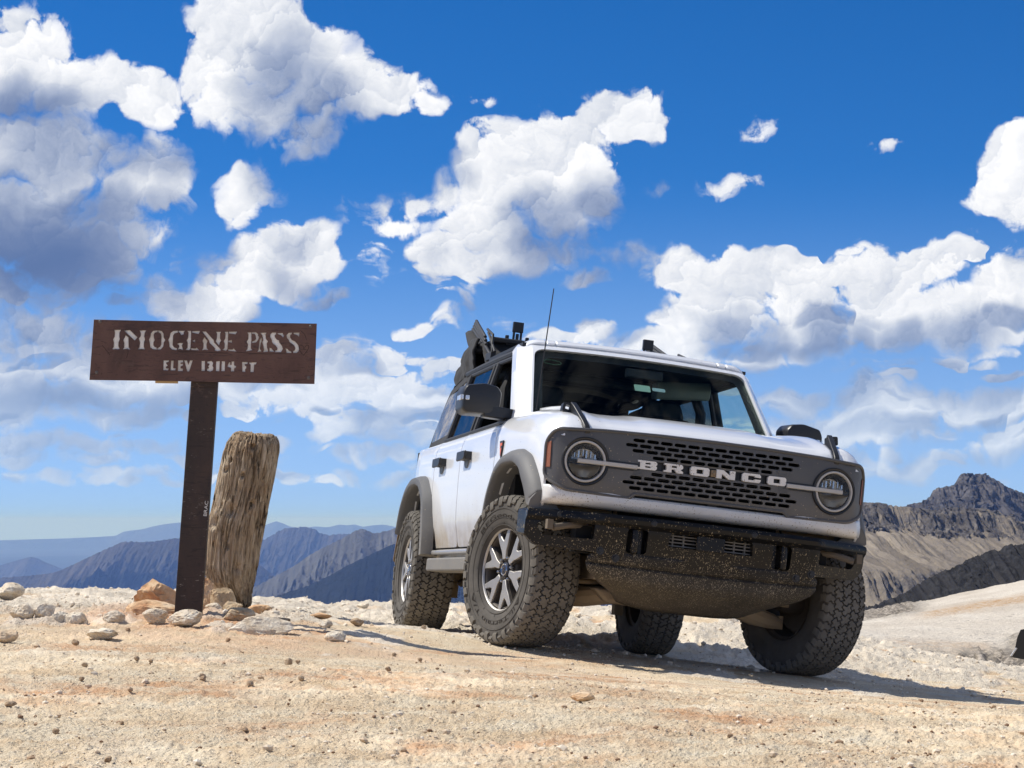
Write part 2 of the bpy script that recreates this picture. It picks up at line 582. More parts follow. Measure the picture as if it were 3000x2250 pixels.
def base_h(x, y):
    x, y = np.asarray(x, float), np.asarray(y, float)
    s = _W[-3] + _W[-2] * x + _W[-1] * y
    for (ax, ay, _), w in zip(_A, _W[:len(_A)]):
        s = s + w * _tps_k((x - ax) ** 2 + (y - ay) ** 2)
    return s


def patch(x, y):
    """where the pale crust stands proud of the trodden dirt: 0 dirt, 1 crust"""
    n = fbm(x * 1.5, y * .9, 4, .55, 21)
    back = smooth(9.6, 12.5, y - .35 * np.abs(x + 1.2) * 0) * .75
    back = back * (1 - .45 * smooth(-1.3, -.6, x) * smooth(14.5, 13.0, y))
    return smooth(.22, .52, n * .75 + back - .12) * (.30 + .70 * smooth(8.0, 10.5, y))


def fine_h(x, y):
    p = patch(x, y)
    lump = fbm(x * 3.2, y * 3.2, 5, .6, 31, 'billow') * .022 + fbm(x * 11, y * 11, 5, .66, 37, 'ridge') * .010
    dirt = fbm(x * 2.0, y * 2.0, 3, .5, 41) * .010 + fbm(x * 11, y * 11, 5, .66, 47, 'billow') * .0070 + fbm(x * 42, y * 42, 2, .6, 53, 'billow') * .0036
    # ground is pressed flat where the tyres stand
    h = p * (lump + .016) + (1 - p) * dirt + p * dirt * .6
    k = np.ones_like(h)
    for t in TYRE_SPOTS:
        k = np.minimum(k, .12 + .88 * smooth(.18, .55, np.sqrt((x - t.x) ** 2 + (y - t.y) ** 2)))
    k = k * (1 - .62 * smooth(-1.5, -.8, x) * smooth(8.3, 9.3, y) * smooth(14.6, 13.2, y))
    return h * k, p


def ground_h(x, y):
    x, y = np.atleast_1d(np.asarray(x, float)), np.atleast_1d(np.asarray(y, float))
    h, p = fine_h(x, y)
    b = base_h(x, y)
    cr = 16.8 - smooth(1.5, 5, x) * .4                      # the brow, nearer on the right
    f = np.maximum(y - cr, 0)
    b = b - .05 * f * f - .02 * f
    return b + h, p


def gz(x, y):
    return float(ground_h(x, y)[0][0])


def on_px(px, py, lo=4.5, hi=19.0):
    """the point of the ground seen at a photo pixel"""
    r = ray(px, py)
    ys = np.linspace(lo, hi, 1500)
    z = ground_h(r.x * ys, ys)[0]
    below = np.nonzero(CAMZ + r.z * ys < z)[0]
    y = ys[below[0]] if len(below) else hi
    return Vector((r.x * y, y, float(ground_h(r.x * y, y)[0][0])))


def ground_material():
    m = mat('pale dirt', rough=.92)
    nt, b = pnode(m)
    b.inputs['Specular IOR Level'].default_value = .2
    tc = N(nt, 'ShaderNodeTexCoord').outputs['Object']
    a = N(nt, 'ShaderNodeAttribute', attribute_name='crust')
    big = noise(nt, tc, .9, 8, .68, .5)
    mid = noise(nt, tc, 4.0, 6, .62, .3)
    fine = noise(nt, tc, 60.0, 5, .65)
    mp = N(nt, 'ShaderNodeMapping')
    mp.inputs['Scale'].default_value = (1.0, 1.0, 1.0)
    lk(nt, tc, mp.inputs[0])
    dirt = ramp(nt, mid, [(.25, (.64, .465, .285)), (.45, (.765, .612, .42)), (.62, (.825, .71, .525)), (.8, (.855, .775, .62))])
    orange = math_n(nt, 'MULTIPLY', sstep(nt, big, .48, .66), sstep(nt, mid, .40, .62, 1, .35))
    oc = N(nt, 'ShaderNodeAttribute', attribute_name='ochre')
    orange = math_n(nt, 'MULTIPLY_ADD', math_n(nt, 'MULTIPLY', oc.outputs['Fac'], sstep(nt, mid, .36, .56)), .8, math_n(nt, 'MULTIPLY', orange, .74), clamp=True)
    dirt = mixc(nt, orange, dirt, (.62, .31, .15))
    crust = ramp(nt, fine, [(.25, (.66, .555, .42)), (.55, (.79, .71, .585)), (.8, (.84, .785, .685))])
    crust = mixc(nt, math_n(nt, 'MULTIPLY', sstep(nt, noise(nt, tc, 1.9, 4, .6, .3), .54, .70), .45), crust, (.70, .49, .30))
    crust = mixc(nt, math_n(nt, 'MULTIPLY', oc.outputs['Fac'], .7), crust, (.66, .36, .19))
    col = mixc(nt, sstep(nt, a.outputs['Fac'], .15, .65), dirt, crust)
    for sc_, s0, s1, wt, cc in ((34, .10, .24, .75, (.30, .175, .105)), (85, .14, .30, .60, (.36, .23, .14)), (52, .10, .26, .6, (.86, .83, .76))):
        sp = N(nt, 'ShaderNodeTexVoronoi', feature='F1')
        sp.inputs['Scale'].default_value = sc_
        lk(nt, vmath(nt, 'ADD', tc, vmath(nt, 'MULTIPLY', noise(nt, tc, 70, 2, .5, out='Color'), (.012, .012, .012))), sp.inputs['Vector'])
        fleck = math_n(nt, 'MULTIPLY', sstep(nt, sp.outputs['Distance'], s0, s1, 1, 0), sstep(nt, noise(nt, tc, 5.0 + sc_ * .1, 4, .65), .47, .60))
        col = mixc(nt, math_n(nt, 'MULTIPLY', fleck, wt), col, cc)
    grain = ramp(nt, noise(nt, tc, 210, 3, .7), [(.3, (.78, .76, .72)), (.55, (1, 1, 1)), (.75, (1.06, 1.05, 1.03))])
    col = mixc(nt, .8, col, grain, 'MULTIPLY')
    lk(nt, col, b.inputs['Base Color'])
    h = math_n(nt, 'ADD', math_n(nt, 'MULTIPLY', noise(nt, tc, 38, 6, .7), 1.0), math_n(nt, 'MULTIPLY', noise(nt, tc, 150, 4, .7), .45))
    v2 = N(nt, 'ShaderNodeTexVoronoi', feature='F1')
    v2.inputs['Scale'].default_value = 75
    v2.inputs['Randomness'].default_value = 1
    lk(nt, tc, v2.inputs['Vector'])
    h = math_n(nt, 'ADD', h, math_n(nt, 'MULTIPLY', sstep(nt, v2.outputs['Distance'], .0, .5, .5, 0), .6))
    rough_ = sstep(nt, noise(nt, tc, 1.1, 5, .6, .3), .34, .58, .40, 1.0)
    h = math_n(nt, 'MULTIPLY', h, rough_)
    bump(nt, b, h, .95, .021)
    return m


M_GROUND = ground_material()


def build_ground():
    na, ny = 900, 640
    ang = np.tan(np.radians(np.linspace(-25, 25, na)))
    ys = 3.4 * (25.0 / 3.4) ** (np.linspace(0, 1, ny))
    Y, A = np.meshgrid(ys, ang, indexing='ij')
    X = A * Y
    Z, p = ground_h(X.ravel(), Y.ravel())
    g = np_grid('ground', X, Y, Z.reshape(X.shape), M_GROUND, attrs={'crust': p.reshape(X.shape), 'ochre': np.clip(1.2 * np.exp(-((X + 2.05) / .50) ** 2 - ((Y - 11.2) / .55) ** 2) + .55 * np.exp(-((X + 1.2) / 1.3) ** 2 - ((Y - 9.9) / .5) ** 2), 0, 1)})
    tag(g, kind='structure')
    # the rest of the summit, coarse, a little lower than the fine sheet where both run
    n = 90
    xs = np.linspace(-34, 34, n)
    yy = np.linspace(-30, 22, n)
    Y, X = np.meshgrid(yy, xs, indexing='ij')
    Yc = np.maximum(Y, 3.0)
    Xc = np.clip(X, -6, 6)
    Z = base_h(Xc.ravel(), np.minimum(Yc, 16).ravel()).reshape(X.shape) - .09
    f = np.maximum(Y - 14.5, 0)
    Z = Z - .06 * f * f - .01 * np.maximum(np.abs(X) - 8, 0) ** 1.5 + (fbm(X * .5, Y * .5, 4, .5, 61) - .4) * .05
    s = np_grid('ground', X, Y, Z, M_GROUND, attrs={'crust': patch(X, Y)})
    tag(s, kind='structure')


build_ground()

# ------------------------------------------------------------------ pebbles
_ICO = None


def ico(sub=1):
    bm = bmesh.new()
    bmesh.ops.create_icosphere(bm, subdivisions=sub, radius=1.0)
    V = np.array([v.co[:] for v in bm.verts])
    F = np.array([[v.index for v in f.verts] for f in bm.faces])
    bm.free()
    return V, F


def stone_shape(rng, sub=2, cuts=7, flat=.65):
    V, F = ico(sub)
    V = V.copy()
    for _ in range(cuts):                                         # planes cut the ball into a faceted stone
        d = rng.normal(size=3)
        d /= np.linalg.norm(d)
        o = rng.uniform(.55, .85)
        s = V @ d
        V = V - np.maximum(s - o, 0)[:, None] * d[None, :] * .95
    V *= np.array([rng.uniform(.9, 1.3), rng.uniform(.75, 1.05), flat * rng.uniform(.85, 1.15)])
    V += rng.normal(size=V.shape) * .025
    return V, F


def stone_material(name, c1, c2, c3, sc=14.0):
    m = mat(name, rough=.9)
    nt, b = pnode(m)
    b.inputs['Specular IOR Level'].default_value = .2
    tc = N(nt, 'ShaderNodeTexCoord').outputs['Object']
    oi = N(nt, 'ShaderNodeObjectInfo')
    v = vmath(nt, 'ADD', tc, vmath(nt, 'MULTIPLY', oi.outputs['Location'], (3, 3, 3)))
    n1 = noise(nt, v, sc, 6, .62, .5)
    n2 = noise(nt, v, sc * 6, 4, .65)
    col = ramp(nt, n1, [(.3, c1), (.5, c2), (.68, c3)])
    col = mixc(nt, .7, col, ramp(nt, n2, [(.3, (.7, .68, .64)), (.6, (1.06, 1.05, 1.02))]), 'MULTIPLY')
    lk(nt, col, b.inputs['Base Color'])
    bump(nt, b, math_n(nt, 'ADD', n2, math_n(nt, 'MULTIPLY', n1, 1.5)), .8, .012)
    return m


M_ROCKW = stone_material('cream rock', (.60, .47, .33), (.77, .67, .53), (.83, .77, .66))
M_ROCKO = stone_material('orange rock', (.52, .25, .12), (.66, .45, .27), (.74, .59, .42), 7)
M_ROCKT = stone_material('tan rock', (.42, .29, .17), (.57, .44, .29), (.66, .55, .40), 9)
M_PEB = stone_material('brown pebble', (.32, .205, .125), (.47, .34, .225), (.60, .48, .35), 22)


def build_gravel():
    rng = np.random.default_rng(23)
    n = 31000
    V0, F0 = ico(1)
    variants = [stone_shape(rng, 1, 6, .7)[0] for _ in range(14)]
    y = 4.3 * (16.8 / 4.3) ** rng.uniform(0, 1, n) ** .9
    x = np.tan(np.radians(rng.uniform(-18, 18, n))) * y
    size = np.clip(.0020 + .0022 * rng.pareto(2.7, n), .0018, .014)
    clump = fbm(x * 1.7, y * 1.7, 3, .5, 71)
    ok = rng.uniform(0, 1, n) < .40 + clump * .8
    x, y, size = x[ok], y[ok], size[ok]
    # pale rubble lying thick towards the brow
    n2 = 7500
    y2 = 10.6 * (17.6 / 10.6) ** rng.uniform(0, 1, n2) ** .8
    x2 = np.tan(np.radians(rng.uniform(-18, 18, n2))) * y2
    s2 = np.clip(.004 + .004 * rng.pareto(2.3, n2), .003, .028)
    ok2 = rng.uniform(0, 1, n2) < .25 + .75 * patch(x2, y2)
    x, y, size = np.concatenate([x, x2[ok2]]), np.concatenate([y, y2[ok2]]), np.concatenate([size, s2[ok2]])
    pale = np.concatenate([np.zeros(len(x) - ok2.sum()), np.full(ok2.sum(), .5)])
    z, _ = ground_h(x, y)
    nv = len(V0)
    vid = rng.integers(0, len(variants), len(x))
    rot = rng.uniform(0, 2 * pi, len(x))
    VV = np.array(variants)[vid]
    c, s = np.cos(rot)[:, None], np.sin(rot)[:, None]
    X = (VV[:, :, 0] * c - VV[:, :, 1] * s) * size[:, None] + x[:, None]
    Y = (VV[:, :, 0] * s + VV[:, :, 1] * c) * size[:, None] + y[:, None]
    Z = VV[:, :, 2] * size[:, None] + z[:, None] + size[:, None] * .25
    V = np.stack([X, Y, Z], -1).reshape(-1, 3)
    F = (F0[None] + (np.arange(len(x)) * nv)[:, None, None]).reshape(-1, 3)
    dark_ = (size > .0035) & (size < .011) & (rng.uniform(0, 1, len(x)) < .42) & (pale < .1)
    tone = np.repeat(np.clip(rng.uniform(0, 1, len(x)) ** .8 + (size < .005) * .25 + pale - dark_ * .8, 0, 1), nv)
    m = mat('gravel', rough=.9)
    nt, b = pnode(m)
    a = N(nt, 'ShaderNodeAttribute', attribute_name='tone')
    lk(nt, ramp(nt, a.outputs['Fac'], [(0, (.24, .145, .085)), (.18, (.42, .29, .18)), (.45, (.64, .52, .38)), (1, (.78, .69, .56))]), b.inputs['Base Color'])
    g = np_tris('gravel', V, F, m, smooth_on=False, attrs={'tone': tone})
    tag(g, kind='stuff')


build_gravel()

# ------------------------------------------------------------------ air and far country
HAZE_DENS = 3.3e-5


def build_haze():
    x, y0, y1, z0, z1 = 42000, -2500, 78000, -2450, 230
    v = [(a, b, c) for c in (z0, z1) for a, b in ((-x, y0), (x, y0), (x, y1), (-x, y1))]
    f = [(3, 2, 1, 0), (4, 5, 6, 7), (0, 1, 5, 4), (1, 2, 6, 5), (2, 3, 7, 6), (3, 0, 4, 7)]
    m = bpy.data.materials.new('haze')
    m.use_nodes = True
    nt = m.node_tree
    nt.nodes.clear()
    out = N(nt, 'ShaderNodeOutputMaterial')
    pv = N(nt, 'ShaderNodeVolumePrincipled')
    pv.inputs['Color'].default_value = (.27, .46, 1.0, 1)
    pv.inputs['Absorption Color'].default_value = (1, 1, 1, 1)
    pv.inputs['Density'].default_value = HAZE_DENS
    pv.inputs['Anisotropy'].default_value = .0
    lk(nt, pv.outputs[0], out.inputs['Volume'])
    try:
        m.cycles.homogeneous_volume = True
    except Exception:
        pass
    o = mesh('haze', v, f, m)
    tag(o, kind='stuff')


build_haze()


def hill_material(name, low, mid_, high, sc, streak=1.0, treeline=None, tree=(.03, .042, .028), rock=None):
    m = mat(name, rough=.95)
    nt, b = pnode(m)
    b.inputs['Specular IOR Level'].default_value = .1
    tc = N(nt, 'ShaderNodeTexCoord').outputs['Object']
    mp = N(nt, 'ShaderNodeMapping')
    mp.inputs['Scale'].default_value = (1, .35, .35 * streak)
    lk(nt, tc, mp.inputs[0])
    n1 = noise(nt, mp.outputs[0], sc, 7, .62, .4)
    n2 = noise(nt, tc, sc * .35, 5, .55)
    col = ramp(nt, n1, [(.30, low), (.5, mid_), (.68, high)])
    if rock is not None:
        am = N(nt, 'ShaderNodeAttribute', attribute_name='rock')
        as_ = N(nt, 'ShaderNodeAttribute', attribute_name='streak')
        col = mixc(nt, sstep(nt, as_.outputs['Fac'], .2, .8), tuple(c * .62 for c in mid_), col)
        n3 = noise(nt, tc, sc * 3, 6, .68)
        st = math_n(nt, 'ADD', am.outputs['Fac'], math_n(nt, 'MULTIPLY', math_n(nt, 'SUBTRACT', n3, .5), .9))
        rk = ramp(nt, n3, [(.3, tuple(c * .5 for c in rock)), (.5, rock), (.7, tuple(c * 1.9 for c in rock))])
        col = mixc(nt, sstep(nt, st, .42, .58), col, rk)
    if treeline is not None:
        at_ = N(nt, 'ShaderNodeAttribute', attribute_name='forest')
        f = math_n(nt, 'ADD', at_.outputs['Fac'], math_n(nt, 'MULTIPLY', math_n(nt, 'SUBTRACT', n2, .5), 1.6))
        f = math_n(nt, 'ADD', f, math_n(nt, 'MULTIPLY', math_n(nt, 'SUBTRACT', n1, .5), .7))
        col = mixc(nt, sstep(nt, f, treeline - .08, treeline + .08), col, tree)
    lk(nt, col, b.inputs['Base Color'])
    hb = math_n(nt, 'ADD', noise(nt, tc, sc * 4, 8, .68), math_n(nt, 'MULTIPLY', n1, .6))
    bump(nt, b, hb, .9, .22 / sc)
    return m


def ridge(name, pts, D, run, drop_px, m, amp=12, wl=70, seed=0, rows=80, cols=300, prof=None, jag=0.0, slant=.35, tilt=1.5, fine=.35, cliff=0.0, zones=None):
    """a range as a solid sheet: crest through photo pixels at distance D, front slope running towards the viewer, back slope behind it"""
    pts = sorted(pts)
    px = np.linspace(pts[0][0], pts[-1][0], cols)
    py = np.interp(px, [p[0] for p in pts], [p[1] for p in pts])
    M = D / FPX                                    # metres per photo pixel
    py = py - jag * fbm(px / 16.0, px * 0 + seed, 4, .6, seed, 'ridge') + jag * .5
    rr = [ray(a, b) for a, b in zip(px, py)]
    cx = np.array([r.x for r in rr]) * D
    cz = np.array([r.z for r in rr]) * D + CAMZ
    T, CXg = np.meshgrid(np.linspace(0, 1, rows), cx, indexing='ij')
    CZ = np.broadcast_to(cz, T.shape)
    U = np.broadcast_to(px / wl, T.shape)
    if prof is None:
        prof = [(0, 0), (.3, .38), (.65, .72), (1, 1)]
    Tw = T + .05 * fbm(U * .5, T * 2, 4, .55, seed + 21) * np.minimum(T * 4, 1) * np.minimum((1 - T) * 4, 1)
    Pd = np.interp(np.clip(Tw, 0, 1), [p[0] for p in prof], [p[1] for p in prof])
    Y = D - run * T
    Z = CZ - drop_px * M * Pd
    Us = U + slant * T * tilt + .22 * fbm(U * 1.1, T * 3, 3, .5, seed + 9)
    gl = fbm(Us, T * tilt + seed, 6, .58, seed + 3, 'ridge') * .55 - .35
    fn = fbm(Us * 3.1, T * tilt * 5 + seed, 5, .6, seed + 5, 'ridge') * .5 - .3
    env = smooth(0, .22, T)
    vary = smooth(-.35, .35, fbm(U * .22 + 3, T * .6, 3, .5, seed + 31))
    rk = np.zeros_like(T)
    if zones:
        for t0, t1, w in zones:
            rk = np.maximum(rk, w * smooth(t0 - .03, t0 + .015, Tw) * smooth(t1 + .035, t1 - .01, Tw))
        rk = np.clip(rk * (.35 + .85 * vary) + .38 * fbm(U * 1.4, T * 9, 4, .6, seed + 41) * (.3 + rk), 0, 1)
        Z = Z + gl * amp * M * env * (.35 + .5 * vary) + fn * amp * M * .8 * rk * smooth(0, .05, T)
        Y = Y - cliff * M * rk * (fbm(U * 1.6 + .5 * fbm(U * 2, T * 8, 3, .6, seed), T * 7 + seed, 7, .62, seed + 13, 'ridge') * .6 + .6 * fbm(U * .6, T, 2, .5, seed + 17))
        X = CXg + .5 * cliff * M * rk * fbm(U * 2.3, T * 9 + 3, 5, .6, seed + 51)
    else:
        Z = Z + (gl + fn * fine) * amp * M * (env * .9 + .1 * smooth(0, .04, T)) * (.45 + .9 * vary)
        if cliff:
            Y = Y - cliff * M * fbm(U * 1.9, T * 6 + seed, 6, .62, seed + 13, 'ridge') * .5 * smooth(0, .05, T)
        X = CXg + fn * amp * M * .5 * env
    stk = .5 + .5 * fbm(U * 2.4 + T * slant * 2 + .3 * fbm(U, T * 4, 3, .5, seed + 61), T * 1.1, 4, .6, seed + 63)
    nb = 5
    tb = np.linspace(1, 0, nb, endpoint=False)
    Xb = np.tile(cx, (nb, 1))
    Yb = D + run * tb[:, None] * np.ones_like(Xb)
    Zb = cz[None] - drop_px * M * tb[:, None] ** .9
    fo = np.concatenate([np.zeros_like(Xb), T], 0)
    rk = np.concatenate([np.zeros_like(Xb), rk], 0)
    stk = np.concatenate([np.zeros_like(Xb), stk], 0)
    o = np_grid(name, np.concatenate([Xb, X], 0), np.concatenate([Yb, Y], 0), np.concatenate([Zb, Z], 0), m, attrs={'forest': fo, 'rock': rk, 'streak': stk})
    tag(o, kind='structure')
    return o


def crop(pts, k=.5651, x0=0, y0=1450):
    return [(x0 + a * k, y0 + b * k) for a, b in pts]


def build_far():
    far = hill_material('far mountain', (.035, .05, .05), (.05, .065, .06), (.08, .085, .075), .0006)
    m_forest = hill_material('forested ridge', (.04, .04, .037), (.085, .08, .07), (.19, .165, .135), .002, .6, .22, (.010, .016, .015), rock=(.05, .048, .045))  # tones of m_forest, m_table and m_scree darkened further to stand for cloud shadow
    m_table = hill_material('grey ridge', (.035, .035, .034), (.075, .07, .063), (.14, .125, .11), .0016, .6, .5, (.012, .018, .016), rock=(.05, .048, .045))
    m_scree = hill_material('scree slope', (.085, .088, .084), (.14, .14, .13), (.24, .235, .215), .0035, .5, .42, (.014, .022, .018), rock=(.06, .057, .052))
    m_dark = hill_material('dark wooded slope', (.010, .015, .014), (.014, .019, .017), (.022, .026, .022), .003, .8)
    # plain: its far edge is the horizon
    n = 60
    xs, ys = np.linspace(-40000, 40000, n), np.linspace(9000, 70000, n)
    Y, X = np.meshgrid(ys, xs, indexing='ij')
    Z = np.interp(Y, [9000, 20000, 45000, 70000], [-900, -780, -650, -590]) + fbm(X * .00018, Y * .00012, 4, .5, 2) * 45
    pl = np_grid('plain', X, Y, Z, far)
    tag(pl, kind='structure')
    ridge('mountains', crop([(-400, 236), (0, 235), (350, 225), (480, 219), (600, 212), (640, 190), (680, 184), (730, 179), (790, 164), (850, 152), (920, 144), (1000, 138), (1090, 146), (1200, 162), (1300, 170), (1370, 158), (1430, 136), (1470, 148), (1500, 163), (1560, 172), (1640, 163), (1700, 168), (1760, 153), (1800, 158), (1835, 152), (1880, 165), (1930, 158), (1990, 153), (2060, 168), (2300, 176), (2700, 186), (3200, 196), (5400, 200)]),
          52000, 5000, 260, far, 6, 60, 3, 20, 400)
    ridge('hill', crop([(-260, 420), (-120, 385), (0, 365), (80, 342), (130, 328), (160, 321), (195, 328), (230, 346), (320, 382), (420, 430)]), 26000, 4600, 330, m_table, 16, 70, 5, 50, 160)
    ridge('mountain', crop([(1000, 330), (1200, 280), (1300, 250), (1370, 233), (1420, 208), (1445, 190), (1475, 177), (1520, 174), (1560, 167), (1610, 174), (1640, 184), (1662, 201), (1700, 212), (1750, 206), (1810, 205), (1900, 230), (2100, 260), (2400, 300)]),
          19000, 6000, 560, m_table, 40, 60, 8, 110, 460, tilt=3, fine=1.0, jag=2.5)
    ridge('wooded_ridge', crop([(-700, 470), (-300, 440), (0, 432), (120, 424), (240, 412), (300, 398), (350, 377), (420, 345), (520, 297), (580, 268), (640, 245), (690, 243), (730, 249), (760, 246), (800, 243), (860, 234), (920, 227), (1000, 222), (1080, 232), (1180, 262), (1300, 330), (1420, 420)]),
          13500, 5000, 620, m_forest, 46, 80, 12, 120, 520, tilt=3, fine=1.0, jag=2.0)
    ridge('scree_ridge', crop([(1050, 640), (1200, 560), (1300, 490), (1400, 440), (1500, 385), (1600, 320), (1700, 262), (1760, 236), (1820, 203), (1845, 188), (1868, 180), (1895, 183), (1930, 202), (2000, 192), (2080, 166), (2200, 140), (2500, 120), (2900, 160), (3300, 230), (3900, 300)]),
          8200, 3200, 640, m_scree, 40, 55, 17, 120, 520, slant=-1.6, tilt=3, fine=1.1, jag=2.5)
    ridge('wooded_ridge', crop([(900, 690), (1200, 610), (1340, 558), (1480, 510), (1600, 470), (1700, 425), (1800, 370), (1900, 320), (2000, 275), (2080, 240), (2300, 150), (2600, 90), (3000, 180)]),
          6400, 2000, 640, m_dark, 22, 60, 19, 80, 360, slant=-1.0, fine=1.0, jag=2.0)
    # right: butte, pale cliffs, dark foreground hill
    m_butte = hill_material('dark cliff rock', (.075, .07, .07), (.125, .115, .11), (.20, .18, .16), .02, .35, rock=(.105, .096, .09))
    m_cliff = hill_material('pale cliff rock', (.22, .19, .155), (.34, .29, .225), (.45, .385, .30), .012, .45, rock=(.15, .135, .12))
    m_slate = hill_material('dark slate', (.026, .026, .028), (.042, .040, .040), (.065, .06, .056), .12, .7, rock=(.034, .033, .033))
    c5 = lambda p: crop(p, .4218, 2450, 1300)
    ridge('rocky_mountain', c5([(-700, 560), (0, 500), (300, 470), (460, 442), (540, 418), (600, 402), (640, 378), (650, 350), (690, 312), (740, 308), (790, 296), (835, 270), (845, 222), (875, 214), (960, 212), (1040, 214), (1060, 230), (1105, 250), (1140, 285), (1200, 312), (1262, 335), (1300, 350), (1330, 330), (1400, 300), (1600, 320)]),
          3300, 540, 330, m_butte, 24, 46, 27, 120, 620, [(0, 0), (.04, .09), (.12, .16), (.16, .25), (.3, .36), (.36, .46), (.7, .75), (1, 1)], jag=3.0, cliff=30, zones=[(-.05, .07, 1.0), (.10, .20, 1.0), (.30, .37, .9), (.5, .56, .5)])
    ridge('cliff_mountain', c5([(-900, 380), (-400, 395), (0, 412), (170, 414), (280, 416), (380, 432), (460, 440), (560, 452), (640, 466), (700, 465), (750, 452), (830, 446), (880, 448), (960, 452), (1040, 462), (1110, 470), (1140, 480), (1160, 510), (1200, 495), (1230, 500), (1250, 540), (1304, 548), (1500, 560), (1700, 540)]),
          1900, 540, 340, m_cliff, 20, 42, 33, 170, 760, [(0, 0), (.03, .05), (.08, .20), (.36, .42), (.62, .52), (.70, .72), (1, 1)], jag=2.5, cliff=34, tilt=2.2, zones=[(-.05, .13, 1.0), (.64, .80, .95), (.9, 1.1, .6)])
    ridge('slate_hill', c5([(-300, 1260), (0, 1200), (240, 1128), (300, 1108), (440, 1058), (520, 1010), (620, 948), (760, 880), (880, 830), (960, 790), (1040, 760), (1075, 742), (1120, 752), (1155, 758), (1165, 722), (1200, 704), (1260, 712), (1304, 695), (1500, 640), (1900, 640)]),
          520, 150, 420, m_slate, 16, 55, 41, 110, 420, jag=4.0, cliff=20, slant=.1, tilt=5, fine=1.0, zones=[(-.05, .2, 1.0), (.35, .5, .8), (.7, .85, .7)])
    # pale bench on the right beyond the brow, with its road
    m = mat('pale bench', rough=.95)
    nt, b = pnode(m)
    tc = N(nt, 'ShaderNodeTexCoord').outputs['Object']
    mp = N(nt, 'ShaderNodeMapping')
    mp.inputs['Scale'].default_value = (.5, .16, 1)
    lk(nt, tc, mp.inputs[0])
    n1 = noise(nt, mp.outputs[0], 1.1, 6, .6, .5)
    a1 = N(nt, 'ShaderNodeAttribute', attribute_name='rubble')
    a2 = N(nt, 'ShaderNodeAttribute', attribute_name='ochre')
    spk = noise(nt, tc, 9, 5, .7)
    col = ramp(nt, n1, [(.3, (.52, .45, .36)), (.5, (.64, .57, .47)), (.7, (.71, .65, .55))])
    dots = math_n(nt, 'MULTIPLY', sstep(nt, noise(nt, tc, 5.5, 4, .7), .60, .66), sstep(nt, n1, .35, .6, .35, 1))
    col = mixc(nt, math_n(nt, 'MULTIPLY', dots, .8), col, (.20, .17, .14))
    col = mixc(nt, math_n(nt, 'MULTIPLY', a2.outputs['Fac'], sstep(nt, spk, .35, .6)), col, (.46, .28, .13))
    rub = ramp(nt, spk, [(.38, (.10, .085, .07)), (.5, (.25, .215, .17)), (.62, (.52, .45, .37))])
    col = mixc(nt, a1.outputs['Fac'], col, rub)
    lk(nt, col, b.inputs['Base Color'])
    bump(nt, b, spk, .8, .12)
    rows, cols = 150, 170
    pxs = np.linspace(2100, 3700, cols)
    yy = 17.5 * (62 / 17.5) ** np.linspace(0, 1, rows)
    # the line of sight each depth is seen along, at px 2560 and px 3000
    kl = np.interp(yy, [17.5, 19, 21, 26, 38, 50, 62], [1990, 1930, 1890, 1852, 1822, 1803, 1788])
    kr = np.interp(yy, [17.5, 19, 21, 26, 38, 50, 62], [2040, 1975, 1925, 1852, 1770, 1730, 1700])
    X, Y, Z, A1, A2 = [np.zeros((rows, cols)) for _ in range(5)]
    for i, y in enumerate(yy):
        tt = (pxs - 2560) / 440.0
        pyv = kl[i] + (kr[i] - kl[i]) * tt
        if y < 40:
            pyv = pyv + 0
        for j, (a, q) in enumerate(zip(pxs, pyv)):
            r = ray(a, q)
            X[i, j], Y[i, j], Z[i, j] = r.x * y, y, CAMZ + r.z * y
        A1[i] = smooth(22.8, 20.2, np.full(cols, y) + .6 * np.sin(pxs * .03)) * smooth(2640, 2760, pxs) + smooth(38, 46, np.full(cols, y)) * smooth(2760, 2640, pxs) + .8 * smooth(24, 22, np.abs(y - 22) + 20 + 0 * pxs) * smooth(2900, 3000, pxs)
        A2[i] = smooth(6, 1.5, np.abs(y - 41 - (pxs - 2800) * .012)) * smooth(2650, 2760, pxs) + .5 * smooth(2.2, .4, np.abs(y - 22.3)) * smooth(2540, 2640, pxs) * smooth(2950, 2850, pxs)
    Z = Z + fbm(X * .9, Y * .7, 5, .55, 81) * .035 * (1 + 2.5 * np.clip(A1, 0, 1)) + np.clip(A1, 0, 1) * fbm(X * 3.5, Y * 2.6, 4, .6, 83, 'billow') * .055
    s = np_grid('hillside', X, Y, Z, m, attrs={'rubble': np.clip(A1, 0, 1), 'ochre': np.clip(A2, 0, 1)})
    tag(s, kind='structure')


build_far()


# ------------------------------------------------------------------ shape helpers
def inset_poly(P, d):
    """move every corner of a counter-clockwise polygon inwards by d"""
    n = len(P)
    out = []
    for i in range(n):
        a, b, c = Vector(P[i - 1]), Vector(P[i]), Vector(P[(i + 1) % n])
        e1, e2 = (b - a), (c - b)
        if e1.length < 1e-9 or e2.length < 1e-9:
            out.append(tuple(b))
            continue
        n1 = Vector((-e1.y, e1.x)).normalized()
        n2 = Vector((-e2.y, e2.x)).normalized()
        m = n1 + n2
        k = m.dot(m)
        m = m * (2 / k) if k > .35 else m * 2.5
        out.append((b.x + m.x * d * 1.0, b.y + m.y * d * 1.0))
    return out


def area2(P):
    return sum(P[i - 1][0] * P[i][1] - P[i][0] * P[i - 1][1] for i in range(len(P)))


def ccw(P):
    return list(P) if area2(P) > 0 else list(reversed(P))


def inside(P, x, y):
    r = False
    j = len(P) - 1
    for i in range(len(P)):
        xi, yi = P[i]
        xj, yj = P[j]
        if (yi > y) != (yj > y) and x < (xj - xi) * (y - yi) / (yj - yi) + xi:
            r = not r
        j = i
    return r


